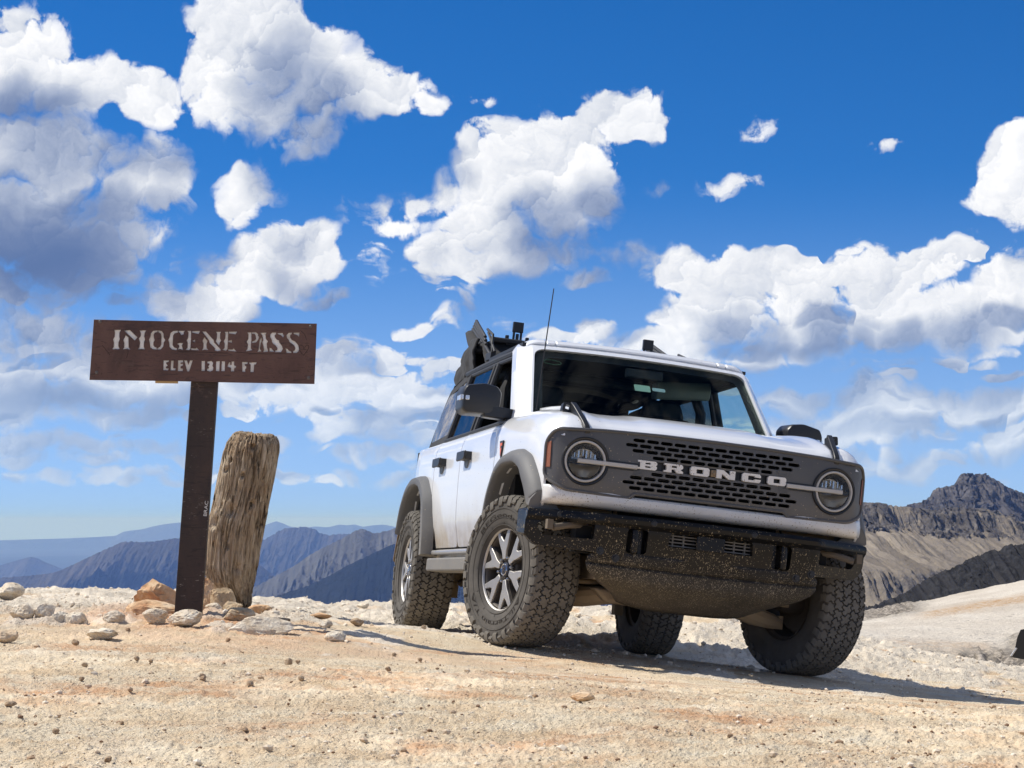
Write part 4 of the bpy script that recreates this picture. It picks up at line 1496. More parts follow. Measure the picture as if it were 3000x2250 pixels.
def build_rocks():
    k = .3617
    R = lambda a, b_, c, d: (a * k, b_ * k, 1650 + c * k, 1650 + d * k)
    rock(*R(1335, 1625, 392, 522), M_ROCKW, 'pale angular rock with rust stains lying against the foot of the sign post', 11)
    rock(*R(1145, 1350, 384, 508), M_ROCKW, 'rounded white rock left of the stained rock at the sign post', 12)
    rock(*R(1060, 1500, 78, 345), M_ROCKO, 'big orange and cream boulder leaning behind the left side of the sign post', 13, 11.6, sink=.3)
    rock(*R(1000, 1440, 275, 400), M_ROCKO, 'low orange rock mound in front of the big leaning boulder', 14, 11.25, sink=.5, yscale=.5)
    rock(*R(1580, 1765, 50, 335), M_ROCKO, 'upright orange slab between the sign post and the wooden stump', 15, 11.7, sink=.25)
    rock(*R(1695, 1905, 140, 350), M_ROCKT, 'rounded tan boulder touching the left foot of the wooden stump', 16, 11.65, sink=.2)
    rock(*R(1655, 1800, 325, 392), M_ROCKW, 'small cream rock below the upright orange slab', 17, 11.3)
    rock(*R(1798, 1960, 320, 405), M_ROCKT, 'grey tan rock wedged under the foot of the stump', 18, 11.35)
    rock(*R(1790, 2062, 378, 485), M_ROCKT, 'flat tan wedge shaped rock in front of the stump', 19, 10.95)
    rock(*R(1995, 2195, 360, 446), M_ROCKO, 'low orange rock just right of the stump foot', 20, 11.5)
    rock(*R(-60, 184, 212, 350), M_ROCKW, 'large grey white boulder on the brow at the left edge', 21, 12.8)
    rock(*R(70, 275, 345, 445), M_ROCKW, 'pale lumpy rock below the left edge boulder', 22, sink=.45, yscale=.7)
    rock(*R(262, 440, 340, 445), M_ROCKW, 'pale rock with a dark notch right of the lumpy rock', 23, sink=.45, yscale=.7)
    rock(*R(410, 548, 398, 482), M_ROCKW, 'small round white rock, middle one of the left cluster', 24, sink=.45, yscale=.7)
    rock(*R(500, 705, 408, 495), M_ROCKW, 'long white rock at the right end of the left cluster', 25, sink=.45, yscale=.7)
    rock(*R(828, 1010, 398, 482), M_ROCKW, 'broken white rock standing between left cluster and sign post rocks', 26, sink=.45, yscale=.7)
    rock(*R(672, 935, 545, 632), M_ROCKW, 'flat white rock alone on the orange dirt below the left cluster', 27)
    rock(*R(-40, 138, 556, 654), M_ROCKO, 'orange brown rock with pale top cut by the left edge', 28)
    q = .3617
    Q = lambda a, b_, c, d: (500 + a * q, 500 + b_ * q, 1600 + c * q, 1600 + d * q)
    rock(*Q(848, 972, 586, 638), M_PEB, 'rough brown rock right of the white mound by the stump', 29)
    rock(*Q(1448, 1562, 590, 655), M_PEB, 'dark red brown rock near the rear wheel, left of it', 30)
    rock(*Q(1125, 1305, 545, 595), M_ROCKO, 'low peach coloured rock between the stump and rear wheel', 31)
    rock(*Q(1500, 1605, 440, 482), M_ROCKW, 'white lump on the skyline midway between stump and rear wheel', 32, 15.8)
    rock(*Q(420, 1000, 590, 730), M_ROCKW, 'broad white rock mound half buried in front of the stump', 33, sink=.7, yscale=.45)
    rock(*Q(1240, 1420, 700, 778), M_ROCKW, 'round white rock under the long thin post shadow', 34, sink=.4)
    rock(*Q(1190, 1310, 605, 668), M_ROCKW, 'grey white rock beside the shaded red brown rock', 35, sink=.3)
    rock(1672, 1744, 2034, 2060, M_ROCKO, 'flat orange stone lying alone in the foreground dirt', 36, sink=.1)
    rock(30 * .3617 * 1.0, 128 * .3617, 2056, 2072, M_PEB, 'flat brown stone on bare dirt near the left edge', 37, sink=.1)
    # loose stones one could count
    A_ = [(685, 825, 50, 'roundish brown stone on open dirt below the flat white rock'), (660, 942, 44, 'reddish brown stone a little under the roundish stone below the flat white rock'),
          (1640, 935, 52, 'flat brown stone on orange streaked dirt straight below the sign post'), (2020, 985, 66, 'large pointed brown stone on the dirt straight below the stump'),
          (450, 1370, 58, 'brown stone near the lower left corner, alone on pale dirt'), (985, 1295, 36, 'small upright brown stone in the dirt right of the lower left corner stone'),
          (1985, 1360, 48, 'pointed tan stone near the bottom, below the large pointed brown stone'), (870, 1600, 60, 'brown stone at the very bottom of the photo, below the sign'),
          (1105, 775, 48, 'rounded tan stone on dirt below the sign post, left one of a pair'), (1220, 795, 38, 'small tan stone on dirt below the sign post, right one of a pair'),
          (1845, 625, 42, 'upright tan stone below the flat wedge shaped rock'), (1035, 548, 40, 'small pointed stone on orange dirt left below the rounded white rock'),
          (605, 650, 62, 'flat brown stone at the left end of the flat white rock')]
    for i, (a, b_, w, lab) in enumerate(A_):
        a, b_, w = a * k, 1650 + b_ * k, w * k
        rock(a - w / 2, a + w / 2, b_ - w * .38, b_ + w * .38, M_PEB, lab, 100 + i, name='stone', sink=.15, cat='stone', group='loose stones on the pale dirt', sub=2)
    B_ = [(1030, 940, 40, 'brown stone beside a flat reddish chip under the post shadow'), (950, 938, 70, 'flat reddish brown chip on dirt under the post shadow'),
          (1810, 880, 40, 'brown stone on dirt left below the front wheel'), (260, 1070, 56, 'brown stone in foreground dirt, a little right of the stump line'),
          (1055, 1078, 56, 'brown stone in foreground dirt midway between stump and front wheel'), (2020, 925, 38, 'small orange stone just below the front right wheel'),
          (1760, 1010, 50, 'low brown stone in the foreground, left of the small orange stone'), (2050, 660, 44, 'tan stone against the rear wheel on the left side')]
    for i, (a, b_, w, lab) in enumerate(B_):
        a, b_, w = 500 + a * q, 1600 + b_ * q, w * q
        rock(a - w / 2, a + w / 2, b_ - w * .38, b_ + w * .38, M_PEB, lab, 140 + i, name='stone', sink=.15, cat='stone', group='loose stones on the pale dirt', sub=2)


build_rocks()


# ================================================================== the off-road vehicle
# local axes: x forward from the front axle, y to the vehicle's left, z up from the ground under the tyres
CAR = empty('off_road_vehicle')
tag(CAR, 'white four door off road vehicle with muddy black bumper and folded black soft top', 'vehicle')
CAR.matrix_world = Matrix(((0.22372, 0.96922, 0.10281, 0.8035), (-0.97440, 0.22000, 0.04634, 11.3089), (0.02229, -0.11054, 0.99362, -0.0087), (0, 0, 0, 1)))


def car_materials():
    def dusty(name, col, rough, dust=(.42, .35, .26), amount=.5, zlo=.45, zhi=1.05, speck=.0, speck_sc=60, coat=0.0, metal=0.0, speck_col=(.40, .32, .22), speck_stretch=1.0, base=0.0, spec=.5):
        m = mat(name, col, rough, metal)
        nt, b = pnode(m)
        b.inputs['Specular IOR Level'].default_value = spec
        if coat:
            b.inputs['Coat Weight'].default_value = coat
            b.inputs['Coat Roughness'].default_value = .04
        tc = N(nt, 'ShaderNodeTexCoord').outputs['Object']
        sz = N(nt, 'ShaderNodeSeparateXYZ')
        lk(nt, tc, sz.inputs[0])
        n1 = noise(nt, tc, 7, 6, .62, .3)
        n2 = noise(nt, tc, 45, 4, .65)
        low = sstep(nt, sz.outputs[2], zlo, zhi, 1, 0)
        f = math_n(nt, 'MULTIPLY', low, amount)
        f = math_n(nt, 'ADD', f, base)
        f = math_n(nt, 'MULTIPLY', f, math_n(nt, 'MULTIPLY_ADD', n1, 1.3, .35), clamp=True)
        c = mixc(nt, f, col, dust)
        ro = math_n(nt, 'MULTIPLY_ADD', f, .5, rough, clamp=True)
        if speck:
            mp = N(nt, 'ShaderNodeMapping')
            mp.inputs['Scale'].default_value = (1, speck_stretch, 1)
            mp.inputs['Rotation'].default_value = (.5, 0, .2)
            lk(nt, tc, mp.inputs[0])
            thick = sstep(nt, noise(nt, tc, 5.0, 5, .65), .40, .60, .15, 1.5)
            wob = vmath(nt, 'MULTIPLY', noise(nt, tc, 50, 2, .5, out='Color'), (.02, .02, .02))
            for sc_, sz_, pk in ((speck_sc, .40, .8), (speck_sc * 1.9, .46, 1.0), (speck_sc * .55, .30, .28)):
                v = N(nt, 'ShaderNodeTexVoronoi', feature='F1')
                v.inputs['Scale'].default_value = sc_
                lk(nt, vmath(nt, 'ADD', mp.outputs[0], wob), v.inputs['Vector'])
                sw = N(nt, 'ShaderNodeSeparateColor')
                lk(nt, v.outputs['Color'], sw.inputs[0])
                rad = math_n(nt, 'MULTIPLY', sw.outputs[0], sz_)
                dot = math_n(nt, 'GREATER_THAN', rad, v.outputs['Distance'])
                pick = math_n(nt, 'LESS_THAN', sw.outputs[1], math_n(nt, 'MULTIPLY', math_n(nt, 'MULTIPLY', math_n(nt, 'MULTIPLY_ADD', low, .75, .25), speck * pk), thick))
                d = math_n(nt, 'MULTIPLY', dot, pick)
                c = mixc(nt, d, c, mixc(nt, sw.outputs[2], tuple(q * .6 for q in speck_col), tuple(q * 1.15 for q in speck_col)))
                ro = math_n(nt, 'MULTIPLY_ADD', d, .4, ro, clamp=True)
        lk(nt, c, b.inputs['Base Color'])
        lk(nt, ro, b.inputs['Roughness'])
        if not coat and rough > .3:
            bump(nt, b, noise(nt, tc, 420, 2, .6), .12, .002)
        return m
    M = {}
    M['paint'] = dusty('white paint', (.80, .81, .82), .28, amount=.95, zlo=.46, zhi=.96, speck=.05, speck_sc=110, coat=.8, speck_col=(.36, .28, .19))
    M['valance'] = dusty('white valance paint', (.78, .78, .77), .3, amount=.30, zlo=.70, zhi=1.1, speck=.22, speck_sc=105, coat=.6, speck_col=(.40, .32, .22), base=.06)
    M['grille'] = dusty('charcoal grille paint', (.064, .064, .065), .42, amount=.20, zlo=.80, zhi=1.15, speck=.09, speck_sc=110, coat=.15, dust=(.22, .195, .165), base=.07)
    M['flare'] = dusty('grey black plastic', (.095, .098, .103), .6, amount=.22, zlo=.5, zhi=1.0, speck=.10, speck_sc=90, dust=(.36, .32, .26), base=.06)
    M['bumper'] = dusty('black bumper', (.0045, .0045, .005), .30, amount=.06, zlo=.45, zhi=.74, speck=.50, speck_sc=85, dust=(.20, .155, .10), speck_col=(.34, .27, .17), speck_stretch=1.6, base=.0, spec=.25)
    M['skid'] = dusty('muddy skid plate', (.012, .011, .010), .6, amount=.50, zlo=.24, zhi=.56, speck=2.6, speck_sc=88, dust=(.19, .16, .12), speck_col=(.27, .225, .16), speck_stretch=1.7, base=.02, spec=.3)
    M['liner'] = dusty('muddy wheel liner', (.045, .034, .024), .9, amount=.8, zlo=.5, zhi=1.4, dust=(.26, .18, .10), base=.35)
    M['under'] = dusty('dusty chassis', (.07, .06, .05), .8, amount=.9, zlo=.2, zhi=.7, dust=(.34, .26, .17), base=.2)
    M['arm'] = dusty('mud coated arm', (.16, .12, .08), .85, amount=.8, zlo=.2, zhi=.7, dust=(.36, .27, .17), base=.4)
    M['black'] = mat('black plastic', (.012, .012, .013), .42)
    M['void'] = mat('dark void', (.004, .004, .004), .9)
    M['trim'] = mat('black trim', (.02, .02, .021), .55)
    M['mirror_cap'] = mat('black mirror plastic', (.018, .018, .019), .38)
    M['chrome'] = mat('chrome', (.8, .8, .8), .08, 1.0)
    M['silver'] = dusty('machined aluminium', (.50, .50, .50), .34, metal=.9, amount=.35, zlo=0, zhi=.9, dust=(.5, .44, .36), base=.05)
    M['gun'] = dusty('dark grey alloy', (.035, .034, .034), .45, metal=.3, amount=.25, zlo=0, zhi=.9, dust=(.22, .18, .14), base=.06)
    M['rubber'] = dusty('tyre rubber', (.013, .0125, .012), .85, amount=.80, zlo=-1.5, zhi=3, dust=(.15, .138, .122), base=.05, spec=.25)
    M['tread'] = dusty('dusty tread', (.036, .035, .034), .88, amount=.75, zlo=-1.5, zhi=3, dust=(.20, .182, .155), base=.18, spec=.25)
    M['letterr'] = dusty('sidewall lettering', (.012, .0105, .0095), .8, amount=.12, zlo=-1.5, zhi=3, dust=(.15, .11, .08), base=.0, spec=.2)
    M['fabric'] = mat('black soft top fabric', (.011, .011, .012), .85)
    nt, b = pnode(M['fabric'])
    b.inputs['Sheen Weight'].default_value = .06
    M['seat'] = mat('dark seat vinyl', (.013, .0135, .0145), .55)
    M['greyplastic'] = mat('grey interior plastic', (.16, .18, .19), .55)
    M['dash'] = mat('dashboard', (.010, .010, .011), .7)
    M['white_letter'] = dusty('white letters', (.78, .77, .74), .4, amount=.25, zlo=.9, zhi=1.2, speck=.25, speck_sc=120, speck_col=(.3, .22, .15))
    M['amber'] = mat('amber lens', (.30, .11, .06), .3)
    M['amber_line'] = mat('orange badge', (.62, .12, .03), .4)
    M['sticker'] = mat('green sticker', (.40, .58, .46), .5)
    M['sticker_blue'] = mat('pale blue sticker', (.42, .55, .56), .5)
    M['sticker_red'] = mat('red sticker', (.25, .035, .03), .5)
    M['cable'] = mat('antenna rod', (.012, .012, .014), .35)
    M['nut'] = mat('lug nut', (.35, .35, .36), .25, .9)

    def glass(name, tint, rough=0.0, refl=1.0, dirt=0.0):
        m = bpy.data.materials.new(name)
        m.use_nodes = True
        nt = m.node_tree
        nt.nodes.clear()
        out = N(nt, 'ShaderNodeOutputMaterial')
        tr = N(nt, 'ShaderNodeBsdfTransparent')
        tr.inputs[0].default_value = tuple(tint) + (1,)
        gl = N(nt, 'ShaderNodeBsdfGlossy')
        gl.inputs['Roughness'].default_value = rough
        fr = N(nt, 'ShaderNodeFresnel')
        fr.inputs['IOR'].default_value = 1.5
        mx = N(nt, 'ShaderNodeMixShader')
        ge = N(nt, 'ShaderNodeNewGeometry')
        lk(nt, math_n(nt, 'MULTIPLY', math_n(nt, 'MULTIPLY', fr.outputs[0], math_n(nt, 'SUBTRACT', 1.0, ge.outputs['Backfacing'])), refl), mx.inputs[0])
        lk(nt, tr.outputs[0], mx.inputs[1])
        lk(nt, gl.outputs[0], mx.inputs[2])
        last = mx.outputs[0]
        if dirt:
            df = N(nt, 'ShaderNodeBsdfDiffuse')
            df.inputs[0].default_value = (.5, .45, .38, 1)
            tc = N(nt, 'ShaderNodeTexCoord').outputs['Object']
            m2 = N(nt, 'ShaderNodeMixShader')
            f = math_n(nt, 'MULTIPLY', sstep(nt, noise(nt, tc, 6, 6, .65), .42, .75), dirt)
            lk(nt, f, m2.inputs[0])
            lk(nt, last, m2.inputs[1])
            lk(nt, df.outputs[0], m2.inputs[2])
            last = m2.outputs[0]
        lk(nt, last, out.inputs[0])
        return m
    M['windshield'] = glass('windshield glass', (.80, .86, .85), 0, .30, .0)
    M['side_glass'] = glass('tinted side glass', (.40, .43, .44), .02, .75, .06)
    M['clear_glass'] = glass('door glass', (.90, .97, .97), 0, .7, .0)
    M['vinyl'] = glass('clear vinyl window', (.45, .45, .44), .15, 1.3, .55)
    M['lens'] = glass('headlamp lens', (.85, .87, .88), .03, .30, .10)
    return M


CM = car_materials()


def part(mb, name, mat_, parent=CAR, deg=35, bv=None, seg=2, label=None):
    o = mb.build(name, CM[mat_] if isinstance(mat_, str) else mat_, parent, deg)
    if bv:
        bevel(o, bv, seg)
    if label:
        o['label'] = label
    return o


def mir(P):
    return Vector((P[0], -P[1], P[2]))


# ------------------------------------------------------------------ body skin
def crest(x):
    """height of the fender crest"""
    return float(np.interp(x, [-.7, -.35, 0, .25, .45, .57, .62, .65, .67, .70], [1.335, 1.333, 1.322, 1.303, 1.278, 1.250, 1.222, 1.194, 1.168, 1.15]))


def half_w(x, z):
    w = float(np.interp(z, [.48, .56, .66, .69, .80, 1.0, 1.12, 1.3], [.845, .868, .884, .893, .903, .909, .909, .909]))
    w -= float(np.interp(x, [-3.72, -3.66, -3.5, -3.2, -2.6], [.20, .115, .05, .018, 0]))
    w -= float(np.interp(x, [.25, .45, .58, .62, .70], [0, .004, .012, .016, .05]))
    return w


def side_pt(x, s, sg=-1):
    """skin of the side: s is height up to the shoulder, then length along the shoulder curve"""
    if x > -.62:
        H = crest(x)
        r = .20
        zb = H - r * .82
        top_y = .755
    else:
        H = 1.285
        r = .14
        zb = H - r
        top_y = .845
    if s <= zb:
        return Vector((x, sg * half_w(x, s), s))
    w = half_w(x, zb)
    ty = min(top_y, w - .02)
    q = (s - zb) / (r * 1.35)
    if q <= 1:
        t = q * pi / 2
        return Vector((x, sg * (ty + (w - ty) * cos(t)), zb + (H - zb) * sin(t)))
    e = min((q - 1) * r * 1.35, .075)
    return Vector((x, sg * (ty - e), H - e * .25))


def skin(name, outline, holes, mat_, sg, parent=CAR, grid=.05, th=.012):
    o = plate(name, outline, holes, lambda a, b: side_pt(a, b, sg), lambda a, b: (0, -sg * th, 0), CM[mat_], parent, grid, .035, 40)
    bm = bmesh.new()
    bm.from_mesh(o.data)
    bmesh.ops.recalc_face_normals(bm, faces=bm.faces[:])
    bm.to_mesh(o.data)
    bm.free()
    o.data.set_sharp_from_angle(angle=radians(40))
    return o


ARCH_F = [(.545, .72), (.47, .83), (.34, .945), (.15, .995), (-.12, .995), (-.30, .945), (-.44, .81), (-.50, .62), (-.515, .50)]
ARCH_R = [(-2.41, .50), (-2.44, .62), (-2.54, .86), (-2.70, .965), (-2.86, .995), (-3.05, .990), (-3.25, .93), (-3.38, .81), (-3.44, .66)]


def rounded(pts, r, n=4):
    """round the corners of a polygon; r one radius or a list"""
    out = []
    k = len(pts)
    for i in range(k):
        rr = r[i] if isinstance(r, (list, tuple)) else r
        a, b, c = Vector(pts[i - 1]), Vector(pts[i]), Vector(pts[(i + 1) % k])
        if rr <= 0:
            out.append(tuple(b))
            continue
        u, v = (a - b), (c - b)
        d = min(rr, u.length * .49, v.length * .49)
        p, q = b + u.normalized() * d, b + v.normalized() * d
        for j in range(n + 1):
            t = j / n
            w = p * (1 - t) ** 2 + b * 2 * t * (1 - t) + q * t * t
            out.append(tuple(w))
    return out


def build_body():
    for sg in (-1, 1):
        # fender: nose to door line, over the arch
        SH = lambda x: crest(x) - .20 * .82 + .20 * 1.35 + .055
        top = [(x, SH(x)) for x in (-.60, -.45, -.3, -.15, 0, .15, .3, .42, .50, .56, .60, .63, .65, .662, .670)]
        nose = [(.672, 1.150), (.612, 1.142), (.604, 1.10), (.604, .90), (.604, .80), (.595, .765), (.56, .74)]
        out = [(-.60, .50)] + top + nose + [a for a in ARCH_F]
        skin('fender', out, [], 'paint', sg)
        # doors
        fd = [(-.612, .56), (-.612, 1.33), (-1.625, 1.33), (-1.625, .56)]
        fd = rounded(fd, [.06, .0, .0, .05])
        d1 = skin('front_door', fd, [], 'paint', sg)
        rd = [(-1.637, .56), (-1.637, 1.33), (-2.50, 1.33), (-2.50, .90)] + [(-2.485, .80), (-2.42, .60), (-2.40, .56)]
        d2 = skin('rear_door', rounded(rd, [.05, 0, 0, .03, .03, .03, .03]), [], 'paint', sg)
        # quarter panel round the rear arch
        qp = [(-2.512, 1.33), (-3.70, 1.33), (-3.70, .58), (-3.46, .58)] + [a for a in reversed(ARCH_R) if a[0] < -2.52] + [(-2.512, .84)]
        skin('quarter_panel', qp, [], 'paint', sg)
        # sill below the doors, then the bright strip and the rock rail
        sill = [(-.515, .49), (-.515, .55), (-2.40, .55), (-2.40, .49)]
        skin('sill', sill, [], 'paint', sg)
        mb = MB()
        mb.tube([(-.53, sg * .885, .528), (-2.36, sg * .885, .528)], .016, 10)
        part(mb, 'sill_strip', 'silver')
        mb = MB()
        mb.box((-1.43, sg * .86, .445), (1.72, .15, .085))
        part(mb, 'rock_rail', 'flare', bv=.012)
        # dark shut lines show through the gaps
        mb = MB()
        mb.box((-1.9, sg * .80, .90), (3.3, .10, .74))
        mb.box((-.30, sg * .755, 1.1), (1.0, .10, .26))
        part(mb, 'inner_body', 'void')
        # handles
        for nm, d, hx in (('front', d1, -1.40), ('rear', d2, -2.22)):
            mb = MB()
            y = sg * (half_w(hx, 1.12) + .004)
            prof = rounded([(-.12, -.030), (.09, -.030), (.125, -.012), (.125, .030), (-.12, .030)], .014, 3)
            mb.prism(prof, (hx, y + sg * .030, 1.118), (1, 0, 0), (0, 0, 1), (0, sg, 0), .016)
            mb.box((hx + .095, y + sg * .012, 1.118), (.05, .05, .052))
            mb.box((hx - .095, y + sg * .012, 1.118), (.035, .05, .045))
            part(mb, 'door_handle', 'black', d1 if nm == 'front' else d2, bv=.006)
            mb = MB()
            cup = [(cos(t) * .062, sin(t) * .050) for t in np.linspace(0, 2 * pi, 20, endpoint=False)]
            mb.prism(cup, (hx, y - sg * .002, 1.095), (1, 0, 0), (0, 0, 1), (0, sg, 0), .004)
            part(mb, 'handle_cup', 'greyplastic', d1 if nm == 'front' else d2)
        # moulding under the side windows
        mb = MB()
        pts = [side_pt(x, 1.33, sg) + Vector((0, 0, .004)) for x in np.linspace(-.62, -2.50, 14)]
        mb.tube([p + Vector((0, sg * .004, .004)) for p in pts], .013, 8)
        part(mb, 'window_moulding', 'trim')
    # badge on the right fender-side
    mb = MB()
    y = half_w(-.40, 1.1)
    mb.prism([(-.062, .055), (.03, .055), (-.005, -.055)], (-.40, -y - .002, 1.10), (1, 0, 0), (0, 0, 1), (0, -1, 0), .006)
    part(mb, 'badge', 'black')
    mb = MB()
    mb.prism([(-.048, .042), (.016, .042), (.010, .026), (-.02, .024), (-.022, .012), (.004, .010), (-.004, -.012), (-.014, -.034), (-.034, .01)], (-.40, -y - .008, 1.10), (1, 0, 0), (0, 0, 1), (0, -1, 0), .002)
    part(mb, 'badge_mark', 'amber_line')
    # hood
    def hood_z(x, y):
        z = float(np.interp(x, [-.46, -.2, .05, .25, .42, .54, .62, .655, .668], [1.340, 1.330, 1.313, 1.292, 1.264, 1.236, 1.205, 1.178, 1.160]))
        a = abs(y)
        rim = float(np.interp(a, [.52, .60, .66, .695], [0, .006, .024, .030]))
        pw = .010 * float(smooth(.40, .30, np.array(a))) - .012 * (a / .69) ** 2
        fade = float(np.interp(x, [-.46, .35, .62, .67], [1, 1, .55, .15]))
        return z + (rim + pw) * fade
    xs = list(np.linspace(-.46, .40, 20)) + [.46, .51, .55, .59, .62, .642, .655, .664, .668]
    ysv = np.concatenate([np.linspace(-.695, -.52, 12), np.linspace(-.50, .50, 36), np.linspace(.52, .695, 12)])
    bow = lambda y: -.030 * (abs(y) / .69) ** 2.2
    X = np.array([[x + bow(y) for y in ysv] for x in xs])
    Y = np.array([[y for y in ysv] for x in xs])
    Z = np.array([[hood_z(x, y) for y in ysv] for x in xs])
    h = np_grid('hood', X, Y, Z, CM['paint'], CAR)
    s = h.modifiers.new('thickness', 'SOLIDIFY')
    s.thickness = .02
    s.offset = 1 if False else -1
    # gap filler under the hood lip and behind the grille
    mb = MB()
    mb.box((.45, 0, 1.10), (.34, 1.46, .06))
    mb.box((.36, 0, .90), (.30, 1.40, .40))
    part(mb, 'radiator_core', 'void')
    # cowl
    mb = MB()
    mb.box((-.52, 0, 1.29), (.22, 1.46, .09))
    part(mb, 'cowl', 'trim', bv=.01)
    # rear of the tub
    mb = MB()
    mb.box((-3.66, 0, .93), (.05, 1.36, .70))
    part(mb, 'tailgate', 'paint', bv=.02)
    mb = MB()
    mb.box((-2.0, 0, .54), (3.2, 1.40, .06))
    mb.box((-2.2, 0, .46), (3.0, .95, .10))
    part(mb, 'floor_pan', 'under')


build_body()


# ------------------------------------------------------------------ windshield frame, roof edge, glass
def wind_pt(u, v):
    """u across (-1..1), v up the windshield (0..1)"""
    hw = .765 + (.690 - .765) * v
    x = -.44 - .45 * v - .035 * (u * u)
    return Vector((x, u * hw, 1.32 + .462 * v + .012 * (1 - u * u) * v))


def build_windshield():
    n = 24
    us = np.linspace(-.965, .965, n)
    vs = np.linspace(0, .985, 14)
    out = rounded([(-.955, -.02), (.955, -.02), (.955, .975), (-.955, .975)], [0, 0, .10, .10], 6)
    plate('windshield', out, [], lambda a, b: wind_pt(a, b), lambda a, b: (-.006, 0, -.002), CM['windshield'], CAR, .08, .06, 40)
    # black printed border of the glass
    inn = rounded([(-.885, .05), (.885, .05), (.885, .90), (-.885, .90)], [.04, .04, .12, .12], 6)
    out2 = rounded([(-.965, -.06), (.965, -.06), (.965, .985), (-.965, .985)], [0, 0, .10, .10], 6)
    plate('windshield_border', out2, [inn], lambda a, b: wind_pt(a, b) + Vector((-.010, 0, -.004)), lambda a, b: (-.004, 0, -.002), CM['black'], CAR, .12, .06, 40)
    # frame: pillars and header in one bent piece
    hole = rounded([(-.965, -.30), (.965, -.30), (.965, .985), (-.965, .985)], [0, 0, .11, .11], 6)
    outer = rounded([(-1.075, -.12), (-.965, -.12), (-.965, .985), (.965, .985), (.965, -.12), (1.075, -.12), (1.085, 1.20), (-1.085, 1.20)], [0, 0, .11, .11, 0, 0, .21, .21], 8)

    def fr(a, b):
        p = wind_pt(a, b)
        over = max(abs(a) - .985, 0)
        p.x -= over * 1.2 + max(b - 1.0, 0) * .62
        p.z -= max(b - 1.0, 0) * .125
        p.x += .012
        p.z += .006
        p.y += math.copysign(over * .0, a)
        return p
    f = plate('windshield_frame', outer, [], fr, lambda a, b: (-.11, 0, -.02), CM['paint'], CAR, .05, .03, 50)
    bevel(f, .012, 3, 40)
    # roof edge strip behind the header with its two seams
    mb = MB()
    for y0, y1 in ((-.70, -.585), (-.575, -.525), (-.515, .515), (.525, .575), (.585, .70)):
        P = []
        for x, z in ((-.955, 1.842), (-.985, 1.866), (-1.06, 1.874), (-1.10, 1.868), (-1.10, 1.82), (-.99, 1.82)):
            P.append((x, z))
        mb2 = MB()
        ex = .06 if abs(y0) > .58 or abs(y1) > .58 else 0
        V, F = [], []
        for y in np.linspace(y0, y1, 6):
            dz = -.016 * (y / .7) ** 2 - (.025 * ((abs(y) - .62) / .08) ** 2 if abs(y) > .62 else 0)
            V += [(x - .03 * (y / .7) ** 2, y, z + dz) for x, z in P]
        k = len(P)
        for i in range(5):
            for j in range(k):
                F.append((i * k + j, i * k + (j + 1) % k, (i + 1) * k + (j + 1) % k, (i + 1) * k + j))
        F += [tuple(reversed(range(k))), tuple(range(5 * k, 6 * k))]
        mb2.add(V, F)
        part(mb2, 'roof_panel', 'paint', bv=.006)
    # wipers
    mb = MB()
    mb.tube([wind_pt(-.55, .0) + Vector((.02, 0, .01)), wind_pt(-.25, .06) + Vector((.03, 0, .015)), wind_pt(.05, .10) + Vector((.02, 0, .01))], .008, 6)
    mb.tube([wind_pt(.1, .0) + Vector((.02, 0, .01)), wind_pt(.4, .06) + Vector((.03, 0, .015)), wind_pt(.7, .10) + Vector((.02, 0, .01))], .008, 6)
    part(mb, 'wiper', 'black')
    # stickers on the glass
    def stick(u, v, w, h, m, nm='sticker', lab=None):
        c = wind_pt(u, v) + Vector((-.012, 0, -.004))
        ay = (wind_pt(u, v + .05) - wind_pt(u, v - .05)).normalized()
        mb = MB()
        mb.prism(rounded([(-w / 2, -h / 2), (w / 2, -h / 2), (w / 2, h / 2), (-w / 2, h / 2)], .008, 3), c, (0, 1, 0), ay, (1, 0, .2), .003)
        o = part(mb, nm, m)
        if lab:
            o['label'] = lab
        return o
    stick(-.03, .60, .100, .058, 'sticker', lab='larger pale green sticker on the windshield')
    stick(.115, .605, .080, .030, 'sticker_blue', lab='smaller pale sticker on the windshield')
    stick(.86, .13, .055, .060, 'sticker_red', lab='red sticker low in the driver corner of the windshield')
    # green reflection ring at the passenger corner: a glass reflection modelled as a green tube
    mb = MB()
    c = wind_pt(-.80, .83) + Vector((-.012, 0, -.004))
    ay = (wind_pt(0, .85) - wind_pt(0, .75)).normalized()
    ring = [c + Vector((0, 1, 0)) * .055 * cos(t) + ay * .02 * sin(t) for t in np.linspace(0, 2 * pi, 25)]
    mb.tube(ring, .0022, 5, False)
    part(mb, 'sticker', mat('green reflection ring', (.03, .10, .05), .5))
    # antenna on the passenger cowl
    mb = MB()
    a0 = Vector((-.52, -.71, 1.33))
    a1 = Vector((-.40, -.705, 2.075))
    mb.tube([a0, a0 + (a1 - a0) * .06], [.010, .007], 8)
    mb.tube([a0 + (a1 - a0) * .06, a0 + (a1 - a0) * .3 + Vector((-.005, 0, 0)), a0 + (a1 - a0) * .65 + Vector((-.004, 0, 0)), a1], [.0045, .004, .0036, .003], 6)
    part(mb, 'antenna', 'cable')


build_windshield()


# ------------------------------------------------------------------ front face
def face_x(y, z):
    a = abs(y)
    return .700 - .022 * (a / .86) ** 2 - (.0 if a < .80 else 8.5 * (a - .80) ** 2) - .05 * max(z - 1.10, 0) - .10 * max(.90 - z, 0)


